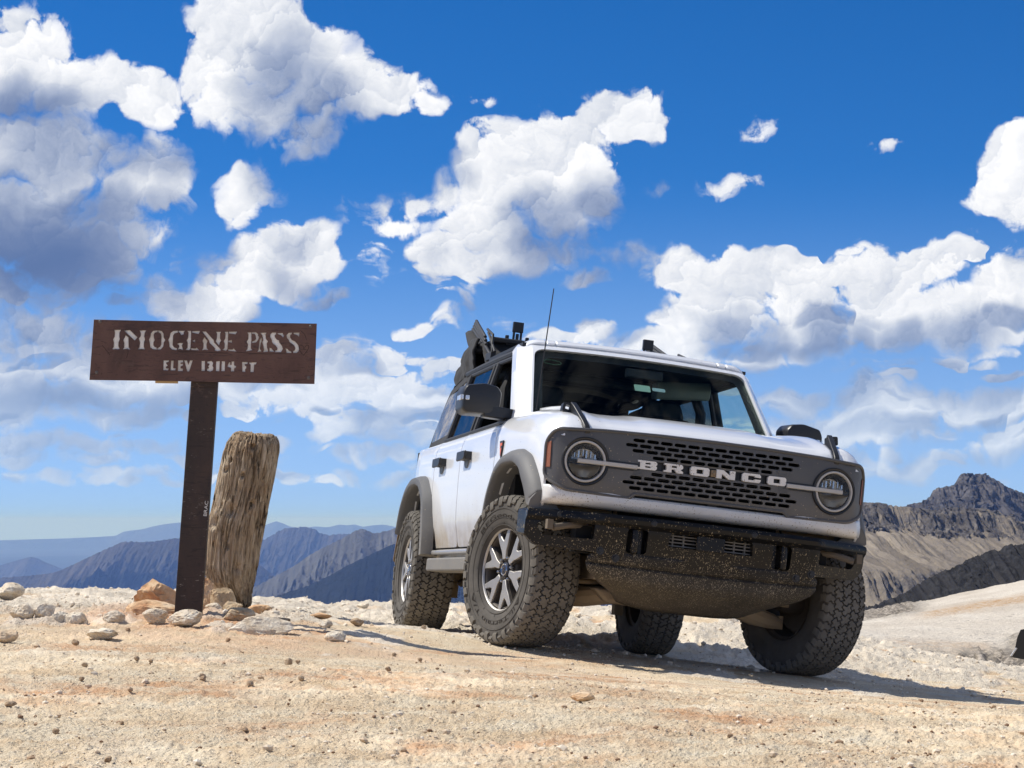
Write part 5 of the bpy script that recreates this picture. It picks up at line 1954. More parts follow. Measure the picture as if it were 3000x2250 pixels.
def build_grille():
    out = rounded([(-.445, .835), (-.415, .862), (.415, .862), (.445, .835), (.80, .845), (.893, .90), (.897, 1.10), (.860, 1.160), (.60, 1.176), (.3, 1.184), (0, 1.186), (-.3, 1.184), (-.60, 1.176), (-.860, 1.160), (-.897, 1.10), (-.893, .90), (-.80, .845)],
                  [.01, .01, .01, .01, .04, .04, .04, .03, 0, 0, 0, 0, 0, .03, .04, .04, .04], 4)

    def slot(cy_, cz, w=.066, h=.0185):
        r = h / 2
        L = []
        for k in range(7):
            t = -pi / 2 + pi * k / 6
            L.append((cy_ + w / 2 - r + r * cos(t), cz + r * sin(t)))
        for k in range(7):
            t = pi / 2 + pi * k / 6
            L.append((cy_ - w / 2 + r + r * cos(t), cz + r * sin(t)))
        return L
    P = .0757
    slots = []
    for cz, ks in ((1.146, [k + .5 for k in range(-6, 6)]), (1.118, range(-6, 7)), (1.0905, [k + .5 for k in range(-6, 6)]), (1.063, range(-4, 5)),
                   (.9765, range(-4, 5)), (.949, [k + .5 for k in range(-6, 6)]), (.9215, range(-6, 7)), (.894, [k + .5 for k in range(-6, 6)])):
        for k in ks:
            slots.append(slot(k * P, cz))
    band = rounded([(-.385, .998), (.385, .998), (.385, 1.044), (-.385, 1.044)], .004, 2)
    holes = slots + [band]
    for sg in (-1, 1):
        holes.append([(sg * .697 + .126 * cos(t), 1.003 + .126 * sin(t)) for t in np.linspace(0, 2 * pi, 40, endpoint=False)])
    g = plate('grille', out, holes, lambda a, b: (face_x(a, b), a, b), lambda a, b: (-.022, 0, 0), CM['grille'], CAR, .05, None, 30)
    # shallow frame lip round the panel
    mb = MB()
    pts = [Vector((face_x(a, b) + .002, a, b)) for a, b in resample(out, .05)]
    mb.tube(pts + [pts[0]], .009, 8, False)
    part(mb, 'grille_frame', 'grille', g)
    # black mesh behind, tilted bars seen through the slots
    mb = MB()
    for z in np.linspace(.88, 1.16, 12):
        mb.box((.63, 0, z), (.012, 1.1, .004))
    part(mb, 'radiator', 'black', g)
    mb = MB()
    for y in np.linspace(-.36, .36, 25):
        mb.box((.672, y, 1.021), (.014, .004, .046))
    mb.box((.672, 0, 1.021), (.004, .80, .046))
    part(mb, 'letter_backing', 'black', g)
    # raised letters, drawn on a 10 x 4.4 cell
    def shape(ch):
        o = lambda L: [(a - 5, b) for a, b in L]
        if ch == 'B':
            return o([(0, 0), (9.2, 0), (10, .8), (10, 1.7), (9.3, 2.2), (10, 2.7), (10, 3.6), (9.2, 4.4), (0, 4.4), (0, 3.5), (1.2, 3.5), (1.2, .9), (0, .9)]), [o([(3.9, .95), (6.4, .95), (6.9, 1.35), (6.4, 1.75), (3.9, 1.75)]), o([(3.9, 2.65), (6.4, 2.65), (6.9, 3.05), (6.4, 3.45), (3.9, 3.45)])]
        if ch == 'R':
            return o([(0, 0), (3.9, 0), (3.9, 1.6), (5.4, 1.6), (6.8, 0), (10, 0), (10, .8), (8.6, 1.75), (9.8, 2.5), (9.8, 3.6), (9, 4.4), (0, 4.4), (0, 3.5), (1.2, 3.5), (1.2, .9), (0, .9)]), [o([(3.9, 2.5), (6.4, 2.5), (6.8, 3.0), (6.4, 3.5), (3.9, 3.5)])]
        if ch == 'O':
            return o([(.8, 0), (9.2, 0), (10, .8), (10, 3.6), (9.2, 4.4), (.8, 4.4), (0, 3.6), (0, .8)]), [o([(3.2, 1.1), (6.8, 1.1), (6.8, 3.3), (3.2, 3.3)])]
        if ch == 'N':
            return o([(0, 0), (2.9, 0), (2.9, 2.5), (6.6, 0), (10, 0), (10, 4.4), (7.2, 4.4), (7.2, 2.0), (3.6, 4.4), (0, 4.4)]), []
        if ch == 'C':
            return o([(.8, 0), (9.2, 0), (10, .8), (10, 1.7), (6.8, 1.7), (6.8, 1.1), (3.2, 1.1), (3.2, 3.3), (6.8, 3.3), (6.8, 2.7), (10, 2.7), (10, 3.6), (9.2, 4.4), (.8, 4.4), (0, 3.6), (0, .8)]), []
    for i, ch in enumerate('BRONCO'):
        cy_ = -.3625 + .145 * i
        O, H = shape(ch)
        s = .0105
        t = lambda L: [(cy_ + a * s, .9975 + b * s) for a, b in L]
        plate('letter', t(O), [t(h) for h in H], lambda a, b: (face_x(a, b) + .008, a, b), lambda a, b: (-.02, 0, 0), CM['white_letter'], g, None, None, 20)
    # camera in the middle of the lettering, small side badges
    mb = MB()
    mb.box((.694, .008, 1.020), (.02, .034, .036))
    mb.lathe([(0, .012), (.008, .012), (.010, .0)], (.700, .008, 1.020), (1, 0, 0), 12)
    part(mb, 'camera', 'arm', g, bv=.003)
    for y, z in ((-.375, 1.066), (.392, 1.066)):
        mb = MB()
        pts = [Vector((face_x(a, b) + .001, a, b)) for a, b in slot(y, z, .062, .020)]
        mb.tube(pts + [pts[0]], .0022, 5, False)
        part(mb, 'emblem', 'flare', g)
    for y in (-.405, .405):
        mb = MB()
        for k in range(5):
            mb.box((face_x(y, .97) + .001, y, .962 + k * .007), (.004, .055, .0028))
        part(mb, 'vent_ribs', 'flare', g)
    # shadowed intake under the panel
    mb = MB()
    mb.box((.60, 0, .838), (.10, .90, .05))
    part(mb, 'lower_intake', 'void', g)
    mb = MB()
    mb.box((.655, 0, .838), (.02, .86, .006))
    mb.box((.655, 0, .848), (.02, .86, .004))
    mb.box((.665, .02, .842), (.03, .05, .036))
    part(mb, 'intake_bars', 'black', g)

    # headlamps
    for sg in (-1, 1):
        hl = empty('headlamp')
        hl.parent = CAR
        cy_, cz = sg * .697, 1.003
        hl.location = (0, 0, 0)
        cx = face_x(cy_, cz)
        ax = Vector((1, sg * .10, 0)).normalized()
        c = Vector((cx - .004, cy_, cz))
        mb = MB()
        mb.lathe([(.128, -.05), (.128, .006), (.124, .011), (.115, .009), (.112, -.04)], c, ax, 48)
        part(mb, 'bezel', 'black', hl)
        mb = MB()
        mb.lathe([(.111, -.02), (.111, .006), (.108, .010), (.101, .010), (.097, .004), (.097, -.02)], c, ax, 48)
        ringm = mat('frosted light ring', (.45, .43, .40), .35)
        o = part(mb, 'light_ring', ringm, hl)
        # bowl with reflector halves
        mb = MB()
        mb.lathe([(.094, 0), (.090, -.02), (.070, -.05), (0, -.062)], c, ax, 40)
        part(mb, 'bowl', mat('dark lamp bowl', (.30, .31, .33), .25, .85), hl)
        u = Vector((0, 1, 0))
        up = Vector((0, 0, 1))
        # upper cell: upright fins over a dark mirror; lower cell: a broad shallow reflector
        mb = MB()
        for k, (yy, hh, zz) in enumerate(((-.058, .022, .030), (-.036, .036, .036), (-.012, .030, .044), (.006, .040, .038), (.030, .034, .040), (.054, .024, .030))):
            mb.box(c + u * yy + up * zz - ax * .026, (.012, .0055 + .003 * (k % 2), hh))
        part(mb, 'reflector', mat('lamp reflector', (.55, .55, .56), .2, .9), hl)
        mb = MB()
        V, F = [], []
        for i in range(13):
            t = -1 + 2 * i / 12
            for j in range(5):
                q = j / 4
                z = -.016 - q * .066
                y = t * sqrt(max(.088 ** 2 - z * z, 1e-6))
                V.append(c + u * y + up * z - ax * (.010 + .030 * (1 - t * t) * (1 - q * .6)))
        for i in range(12):
            for j in range(4):
                F.append((i * 5 + j, i * 5 + j + 1, i * 5 + 6 + j, i * 5 + 5 + j))
        mb.add(V, F)
        part(mb, 'reflector', mat('brown tinted reflector', (.40, .34, .26), .28, .85), hl, deg=180)
        mb = MB()
        mb.box(c - up * .004 - ax * .006, (.012, .176, .020))
        part(mb, 'divider', 'black', hl, bv=.002)
        mb = MB()
        mb.lathe([(.094, .004), (.07, .012), (.04, .017), (0, .019)], c, ax, 40)
        part(mb, 'lens', 'lens', hl)
        # light bar running inwards
        mb = MB()
        y0, y1 = cy_ + sg * -.0, sg * .425
        ya, yb = cy_ + sg * .045, sg * .418
        V, F = [], []
        nseg = 10
        for i in range(nseg + 1):
            y = ya + (yb - ya) * i / nseg
            x = face_x(y, cz) + .003
            hh = .0125
            V += [(x, y, cz - hh), (x + .016, y, cz - hh * .8), (x + .016, y, cz + hh * .8), (x, y, cz + hh)]
        for i in range(nseg):
            for j in range(4):
                F.append((i * 4 + j, i * 4 + (j + 1) % 4, i * 4 + 4 + (j + 1) % 4, i * 4 + 4 + j))
        F += [(3, 2, 1, 0), (nseg * 4, nseg * 4 + 1, nseg * 4 + 2, nseg * 4 + 3)]
        mb.add(V, F)
        part(mb, 'light_bar', ringm, hl, bv=.002)
        mb = MB()
        yc = (sg * .41 + sg * .575) / 2
        mb.box((face_x(yc, cz) + .001, yc, cz), (.008, .185, .042))
        part(mb, 'bar_bezel', 'black', hl, bv=.002)
    # side marker lamps on the wrapped corners
    for sg in (-1, 1):
        mb = MB()
        P = []
        for yy, z in ((.872, .955), (.894, .955), (.896, 1.085), (.876, 1.095)):
            P.append((face_x(yy, z) + .004, sg * yy, z))
        V = P + [(x - .02, y - sg * .0 + sg * .004, z) for x, y, z in P]
        mb.add(V, [(0, 1, 2, 3), (7, 6, 5, 4), (0, 4, 5, 1), (1, 5, 6, 2), (2, 6, 7, 3), (3, 7, 4, 0)])
        part(mb, 'side_marker', 'amber', bv=.002)
    # white valance under the grille wrapping into the fenders
    n = 40
    prof = [(0, .865), (.004, .850), (.012, .832), (.014, .80), (.004, .778), (-.03, .766), (-.07, .764)]
    V, F = [], []
    for i in range(n + 1):
        y = -.892 + 1.784 * i / n
        a = abs(y)
        lift = .030 * float(smooth(.60, .30, np.array(a)))
        for dx, z in prof:
            x = .694 - .030 * (a / .86) ** 2 - (0 if a < .80 else 6.5 * (a - .80) ** 2) + dx
            zz = z + (lift if z > .83 else lift * .2) * 0 - (.022 * float(smooth(.52, .44, np.array(a))) if z > .84 else 0)
            V.append((x, y, zz))
    k = len(prof)
    for i in range(n):
        for j in range(k - 1):
            F.append((i * k + j, i * k + j + 1, (i + 1) * k + j + 1, (i + 1) * k + j))
    o = MB().add(V, F).build('valance', CM['valance'], CAR, 60, fix=False)
    s = o.modifiers.new('thickness', 'SOLIDIFY')
    s.thickness = .012
    # trail sights on the fender tips
    for sg in (-1, 1):
        mb = MB()
        def blade(x, z, y, w):
            return [(x, sg * (y - w / 2), z), (x, sg * (y + w / 2), z)]
        path = [(.690, 1.165, .700), (.676, 1.192, .703), (.63, 1.226, .710), (.57, 1.264, .718), (.50, 1.308, .728), (.455, 1.332, .735)]
        V, F = [], []
        for (x, z, y) in path:
            V += [(x, sg * (y - .015), z), (x, sg * (y + .015), z), (x - .03, sg * (y + .017), z - .06), (x - .03, sg * (y - .017), z - .06)]
        for i in range(len(path) - 1):
            for j in range(4):
                F.append((i * 4 + j, i * 4 + (j + 1) % 4, i * 4 + 4 + (j + 1) % 4, i * 4 + 4 + j))
        F += [(3, 2, 1, 0), (20, 21, 22, 23)]
        mb.add(V, F)
        # loop at the top
        ring = []
        O = rounded([(-.026, -.040), (.034, -.032), (.028, .016), (-.030, .010)], .009, 3)
        H = rounded([(-.013, -.024), (.018, -.020), (.014, .004), (-.015, .0)], .005, 3)
        part(mb, 'trail_sight', 'black', bv=.004)
        lp = plate('sight_loop', [(sg * a, b) for a, b in O], [[(sg * a, b) for a, b in H]], lambda a, b: (.45 - .02 * b, sg * .758 + a, 1.312 + b), lambda a, b: (-.05, 0, -.005), CM['black'], CAR, None, None, 30)


build_grille()


# ------------------------------------------------------------------ bumper, skid plate, underside
def build_bumper():
    bx = lambda y: .80 - .045 * (abs(y) / .62) ** 2 - max(abs(y) - .60, 0) * .40
    # one face plate with its openings
    out = rounded([(-.955, .735), (-.955, .60), (-.90, .545), (-.61, .535), (-.60, .515), (-.45, .50), (.45, .50), (.60, .515), (.61, .535), (.90, .545), (.955, .60), (.955, .735), (.5, .738), (0, .740), (-.5, .738)],
                  [.02, .03, .03, .01, .01, .02, .02, .01, .01, .03, .03, .02, 0, 0, 0], 4)
    holes = []
    for sg in (-1, 1):
        holes.append(rounded([(sg * .625, .600), (sg * .625, .680), (sg * .875, .676), (sg * .90, .655), (sg * .87, .60)], .012, 3))
        holes.append(rounded([(sg * .345, .548), (sg * .345, .675), (sg * .455, .675), (sg * .455, .548)], .022, 4))
    holes.append(rounded([(-.235, .602), (.235, .602), (.225, .674), (-.225, .674)], .012, 3))

    def fx(a, b):
        # top tube bulges, the rest leans back towards the bottom
        bulge = .034 * max(0, 1 - ((b - .712) / .034) ** 2) ** .5 if b > .678 else 0
        lean = -.16 * max(.66 - b, 0)
        return (bx(a) + bulge + lean, a, b)
    f = plate('front_bumper', out, holes, fx, lambda a, b: (-.055, 0, 0), CM['bumper'], CAR, .022, .022, 35)
    # top shelf behind the tube and end caps
    mb = MB()
    V, F = [], []
    n = 24
    for i in range(n + 1):
        y = -.95 + 1.9 * i / n
        V += [(bx(y) + .01, y, .733), (bx(y) - .11, y, .738), (bx(y) - .11, y, .700), (bx(y) - .03, y, .690)]
    for i in range(n):
        for j in range(4):
            F.append((i * 4 + j, i * 4 + (j + 1) % 4, i * 4 + 4 + (j + 1) % 4, i * 4 + 4 + j))
    F += [(3, 2, 1, 0), (n * 4, n * 4 + 1, n * 4 + 2, n * 4 + 3)]
    mb.add(V, F)
    part(mb, 'bumper_shelf', 'bumper')
    for sg in (-1, 1):
        mb = MB()
        V = []
        for dx, y, z0, z1 in ((0, .953, .585, .736), (-.16, .965, .600, .736)):
            V += [(bx(.955) + dx, sg * y, z0), (bx(.955) + dx, sg * (y - .05), z0), (bx(.955) + dx, sg * (y - .05), z1), (bx(.955) + dx, sg * y, z1)]
        mb.add(V, [(0, 1, 2, 3), (7, 6, 5, 4), (0, 4, 5, 1), (1, 5, 6, 2), (2, 6, 7, 3), (3, 7, 4, 0)])
        part(mb, 'bumper_end', 'bumper', bv=.014, seg=3)
        # tow hook in its pocket
        mb = MB()
        c = Vector((.735, sg * .40, .612))
        mb.tube([c + Vector((-.05, sg * .012, .062)), c + Vector((.0, sg * .012, .064)), c + Vector((.030, sg * .012, .050)), c + Vector((.036, sg * .012, .0)), c + Vector((.030, sg * .012, -.050)), c + Vector((.0, sg * .012, -.064)), c + Vector((-.05, sg * .012, -.062))], .019, 10)
        mb.box(c + Vector((-.03, -sg * .028, 0)), (.05, .02, .13))
        part(mb, 'tow_hook', 'bumper', f)
        mb = MB()
        mb.box((.68, sg * .40, .61), (.02, .13, .15))
        part(mb, 'tow_pocket', 'void', f)
        # lamp bracket seen in the end opening
        mb = MB()
        mb.box((.70, sg * .86, .655), (.05, .03, .05))
        mb.tube([(.70, sg * .84, .64), (.66, sg * .74, .665), (.62, sg * .64, .668)], .018, 8)
        part(mb, 'bracket', 'under', f)
        mb = MB()
        mb.box((.60, sg * .45, .60), (.10, .50, .14))
        part(mb, 'frame_horn', 'void')
    # centre plate across the opening and intake bars behind it
    mb = MB()
    mb.box((.800, -.008, .638), (.012, .155, .078))
    part(mb, 'centre_plate', 'bumper', f, bv=.004)
    mb = MB()
    for z in (.612, .630, .648, .664):
        mb.box((.745, 0, z), (.02, .46, .006))
    for y in (-.2, -.14, .14, .2):
        mb.box((.74, y, .638), (.02, .008, .07))
    part(mb, 'intake_bars', 'flare', f)
    mb = MB()
    mb.box((.70, 0, .638), (.03, .50, .10))
    part(mb, 'intake_back', 'void', f)
    for y, z in ((-.80, .712), (-.33, .712), (.22, .712), (.62, .712)):
        mb = MB()
        mb.lathe([(.0, .004), (.009, .004), (.011, .006), (.016, .004), (.017, 0)], (bx(y) + .031, y, z), (1, 0, 0), 16)
        part(mb, 'parking_sensor', 'black', f)
    for y, z in ((-.585, .545), (.585, .545), (-.50, .515), (.50, .515)):
        mb = MB()
        mb.lathe([(0, .012), (.012, .012), (.014, .004), (.022, .004), (.022, 0)], (fx(y, z)[0], y, z), (1, 0, 0), 8)
        part(mb, 'bolt', 'black', f)
    # muddy lower shield: a broad scoop narrowing downwards
    n, k = 40, 16
    V, F = [], []
    for j in range(k + 1):
        t = j / k
        z = .545 - .275 * t
        hw = float(np.interp(t, [0, .12, .30, .42, .6, .8, 1.0], [.60, .635, .640, .625, .56, .45, .37]))
        for i in range(n + 1):
            u = -1 + 2 * i / n
            x = .770 - .07 * t - .62 * max(t - .52, 0) ** 1.25 - .07 * abs(u) ** 4
            x -= .018 * (1 if .22 < t < .30 else 0)
            V.append((x, u * hw, z + .035 * abs(u) ** 4 * t))
    for j in range(k):
        for i in range(n):
            a = j * (n + 1) + i
            F.append((a, a + 1, a + n + 2, a + n + 1))
    o = MB().add(V, F).build('skid_plate', CM['skid'], CAR, 50, fix=False)
    s = o.modifiers.new('thickness', 'SOLIDIFY')
    s.thickness = .02
    s.offset = 0
    mb = MB()
    V = [(.30, y, z) for y, z in ((-.40, .285), (.40, .285), (.48, .36), (-.48, .36))] + [(-1.2, y, z) for y, z in ((-.36, .30), (.36, .30), (.46, .42), (-.46, .42))]
    mb.add(V, [(0, 1, 2, 3), (7, 6, 5, 4), (0, 4, 5, 1), (1, 5, 6, 2), (2, 6, 7, 3), (3, 7, 4, 0)])
    part(mb, 'transfer_shield', 'under', bv=.02)
    # frame rails, control arms, steering links
    mb = MB()
    for sg in (-1, 1):
        mb.box((-1.5, sg * .47, .47), (4.0, .09, .13))
    mb.box((-1.1, 0, .44), (.16, .9, .08))
    mb.box((.45, 0, .46), (.12, .9, .10))
    part(mb, 'frame_rails', 'under')
    for sg in (-1, 1):
        mb = MB()
        mb.tube([(.22, sg * .34, .335), (.12, sg * .50, .305), (.04, sg * .64, .285), (.02, sg * .70, .275)], [.05, .055, .045, .032], 10)
        mb.tube([(-.28, sg * .34, .36), (-.12, sg * .55, .31), (.0, sg * .68, .285)], [.04, .035, .03], 8)
        mb.tube([(.02, sg * .70, .245), (.02, sg * .70, .32)], .022, 8)
        mb.tube([(.06, sg * .60, .250), (.06, sg * .60, .285)], .010, 6)
        mb.tube([(.10, sg * .57, .252), (.10, sg * .57, .285)], .010, 6)
        part(mb, 'control_arm', 'arm')
        mb = MB()
        mb.tube([(0, sg * .16, .45), (0, sg * .70, .42)], .020, 8)
        mb.tube([(.16, sg * .30, .40), (.14, sg * .70, .38)], .013, 8)
        mb.tube([(-.04, sg * .56, .33), (-.06, sg * .48, .90)], [.05, .06], 12)
        part(mb, 'drive_shaft', 'under')
    mb = MB()
    mb.lathe([(0, -.17), (.08, -.15), (.13, -.06), (.14, .04), (.09, .13), (0, .15)], (-2.93, .05, .40), (1, 0, 0), 20)
    mb.tube([(-2.949, -.74, .41), (-2.949, .74, .41)], .045, 12)
    part(mb, 'rear_axle', 'under')
    for sg in (-1, 1):
        mb = MB()
        mb.tube([(-2.9, sg * .56, .36), (-2.1, sg * .50, .42)], .03, 8)
        mb.tube([(-3.02, sg * .60, .34), (-3.10, sg * .55, .85)], [.035, .04], 10)
        mb.box((-2.98, sg * .60, .30), (.08, .06, .10))
        part(mb, 'trailing_arm', 'under')
    mb = MB()
    mb.lathe([(.0, -.02), (.10, 0), (.11, .10), (.11, .50), (.10, .60), (0, .62)], (-3.45, -.31, .55), (0, 1, 0), 18)
    part(mb, 'muffler', 'under')
    mb = MB()
    mb.box((-3.70, 0, .60), (.16, 1.60, .14))
    part(mb, 'rear_bumper', 'bumper', bv=.02)
    for sg in (-1, 1):
        mb = MB()
        mb.prism(rounded([(-.10, 0), (.09, 0), (.10, .24), (-.08, .26)], .03, 3), (-3.50, sg * .86, .46), (0, 1, 0), (0, 0, 1), (1, 0, 0), .012)
        part(mb, 'mud_flap', 'liner')


build_bumper()


# ------------------------------------------------------------------ flares and liners
def build_flares():
    for sg in (-1, 1):
        for nm, path in (('f', [(.575, .735)] + ARCH_F), ('r', ARCH_R)):
            # resample the opening smoothly
            P = [Vector(p) for p in path]
            L = [0]
            for i in range(1, len(P)):
                L.append(L[-1] + (P[i] - P[i - 1]).length)
            m = 46
            q = np.linspace(0, L[-1], m)
            px = np.interp(q, L, [p.x for p in P])
            pz = np.interp(q, L, [p.y for p in P])
            for _ in range(3):
                px[1:-1] = (px[:-2] + px[1:-1] * 2 + px[2:]) / 4
                pz[1:-1] = (pz[:-2] + pz[1:-1] * 2 + pz[2:]) / 4
            V, F = [], []
            k = 7
            for i in range(m):
                t = Vector((px[min(i + 1, m - 1)] - px[max(i - 1, 0)], pz[min(i + 1, m - 1)] - pz[max(i - 1, 0)])).normalized()
                nrm = Vector((t.y, -t.x))
                c = Vector((-2.949 if nm == 'r' else 0, .45))
                p = Vector((px[i], pz[i]))
                if nrm.dot(p - c) < 0:
                    nrm = -nrm
                end = min(i, m - 1 - i) / 5.0
                wide = .55 + .45 * min(1, end)
                front = 1.0
                band = .080 if nm == 'f' else .068
                if nm == 'f' and i < 14:
                    band = .080 + .03 * (1 - i / 14)
                for d, y in ((.004, .80), (.0, .940), (.004, .966), (.014, .974), (.052, .968), (band, .93), (band + .006, .890)):
                    pp = p + nrm * d * (.75 + .25 * wide)
                    yy = y
                    if nm == 'f' and px[i] > .40:
                        yy = y - (px[i] - .40) * .12
                    body = half_w(float(np.clip(pp.x, -3.7, .69)), pp.y) - .012
                    yy = max(yy, body) if d > .02 else yy
                    V.append((pp.x, sg * yy, pp.y))
            for i in range(m - 1):
                for j in range(k - 1):
                    F.append((i * k + j, i * k + j + 1, (i + 1) * k + j + 1, (i + 1) * k + j))
            F.append(tuple(range(k)))
            F.append(tuple(reversed(range((m - 1) * k, m * k))))
            mb = MB().add(V, F)
            part(mb, 'wheel_arch_flare', 'flare', deg=50)
            # liner: the inside of the arch
            V, F = [], []
            for i in range(m):
                for y in (.935, .80, .62, .48):
                    V.append((px[i], sg * y, pz[i] + .004))
            for i in range(m - 1):
                for j in range(3):
                    F.append((i * 4 + j, i * 4 + j + 1, (i + 1) * 4 + j + 1, (i + 1) * 4 + j))
            mb = MB().add(V, F)
            for y in (.70, .78):
                mb.tube([(a, sg * y, b - .004) for a, b in list(zip(px, pz))[6:-4:4]], .012, 6)
            part(mb, 'wheel_liner', 'liner', deg=50)
            mb = MB()
            c = -2.949 if nm == 'r' else 0
            mb.prism([(a, b) for a, b in zip(px, pz)], (0, sg * .47, 0), (1, 0, 0), (0, 0, 1), (0, -sg, 0), .02)
            part(mb, 'inner_wall', 'liner')


build_flares()


# ------------------------------------------------------------------ wheels
R_T, W_T = .416, .285


def tyre_prof():
    """(radius, lateral) from the inner bead over the tread to the outer bead; lateral positive outwards"""
    half = [(.222, .105), (.232, .122), (.262, .134), (.300, .1405), (.335, .141), (.362, .138), (.380, .133), (.391, .128), (.397, .118), (.400, .09), (.401, .05)]
    return [(r, -h) for r, h in half] + [(r, h) for r, h in reversed(half)]


def tread_shapes():
    """block outlines on the unrolled tread: (s, t) in metres; the pattern repeats every third block; returns (poly, row, index)"""
    n = 48
    p = 2 * pi * R_T / n
    rows = [-.131, -.086, -.030, .030, .086, .131]
    rg = np.random.default_rng(8)
    # row boundaries: wandering grooves, three block pitches long
    zig = {}
    for r in range(6):
        amp = 1.0 if 0 < r < 5 else .3
        L = []
        for j in range(12):
            L.append((j / 12 * 3 * p + rg.uniform(-.15, .15) * p / 4, rows[r] + amp * ((-1) ** j) * rg.uniform(.0045, .0095)))
        zig[r] = L

    def bound(r, s0, s1):
        """points of boundary r strictly between s0 and s1, and its height at any s"""
        per = 3 * p
        pts = []
        for m in range(int(s0 // per) - 1, int(s1 // per) + 2):
            pts += [(s + m * per, t) for s, t in zig[r]]
        pts.sort()
        f = lambda s: float(np.interp(s, [q[0] for q in pts], [q[1] for q in pts]))
        return [q for q in pts if s0 + .003 < q[0] < s1 - .003], f
    # cross grooves: hooked lines, three different ones per row
    hook = {}
    for r in range(5):
        for j in range(3):
            sg = 1 if r in (0, 1, 3) else -1
            hook[(r, j)] = (rg.uniform(-.006, .006) + (.5 * p if r % 2 else 0), sg * rg.uniform(.007, .014), sg * rg.uniform(-.012, -.004), rg.uniform(.32, .45), rg.uniform(.55, .68))
    out = []
    for r in range(5):
        t0, t1 = rows[r], rows[r + 1]

        def line(k):
            off, d1, d2, f1, f2 = hook[(r, k % 3)]
            s = k * p + off
            return [(s + d1 * .2, t0), (s + d1, t0 + (t1 - t0) * f1), (s + d2, t0 + (t1 - t0) * f2), (s - d1 * .2, t1)]
        for k in range(n):
            a, b = line(k), line(k + 1)
            lo, fl_ = bound(r, a[0][0], b[0][0])
            hi, fh = bound(r + 1, a[3][0], b[3][0])
            P = [(a[0][0], fl_(a[0][0]))] + lo + [(b[0][0], fl_(b[0][0]))] + b[1:3] + [(b[3][0], fh(b[3][0]))] + list(reversed(hi)) + [(a[3][0], fh(a[3][0]))] + list(reversed(a[1:3]))
            P = inset_poly(ccw(P), .0026)
            out.append((P, r, k))
    return out, n


TREAD, NPITCH = tread_shapes()


def surf_r(t):
    a = abs(t)
    return R_T - .0 if a < .07 else R_T - .016 * ((a - .07) / .065) ** 2.0


def block_mesh(P, mb_V, mb_F):
    """one tread block wrapped on the tyre (axis y, outward +y here)"""
    n = len(P)
    T = inset_poly(P, .0016)
    s = len(mb_V)
    for L, dr in ((P, -.017), (T, .0)):
        for a, t in L:
            r = surf_r(t) + dr
            th = a / R_T
            mb_V.append((r * sin(th), t, -r * cos(th)))
    mb_F.append(tuple(s + n + i for i in range(n)))
    for i in range(n):
        mb_F.append((s + i, s + (i + 1) % n, s + n + (i + 1) % n, s + n + i))


def tread_faces_fix(o):
    bm = bmesh.new()
    bm.from_mesh(o.data)
    bmesh.ops.recalc_face_normals(bm, faces=bm.faces[:])
    for f in bm.faces:
        c = f.calc_center_median()
        n = Vector((c.x, 0, c.z))
    bm.to_mesh(o.data)
    bm.free()


BLOCK_CACHE = {}


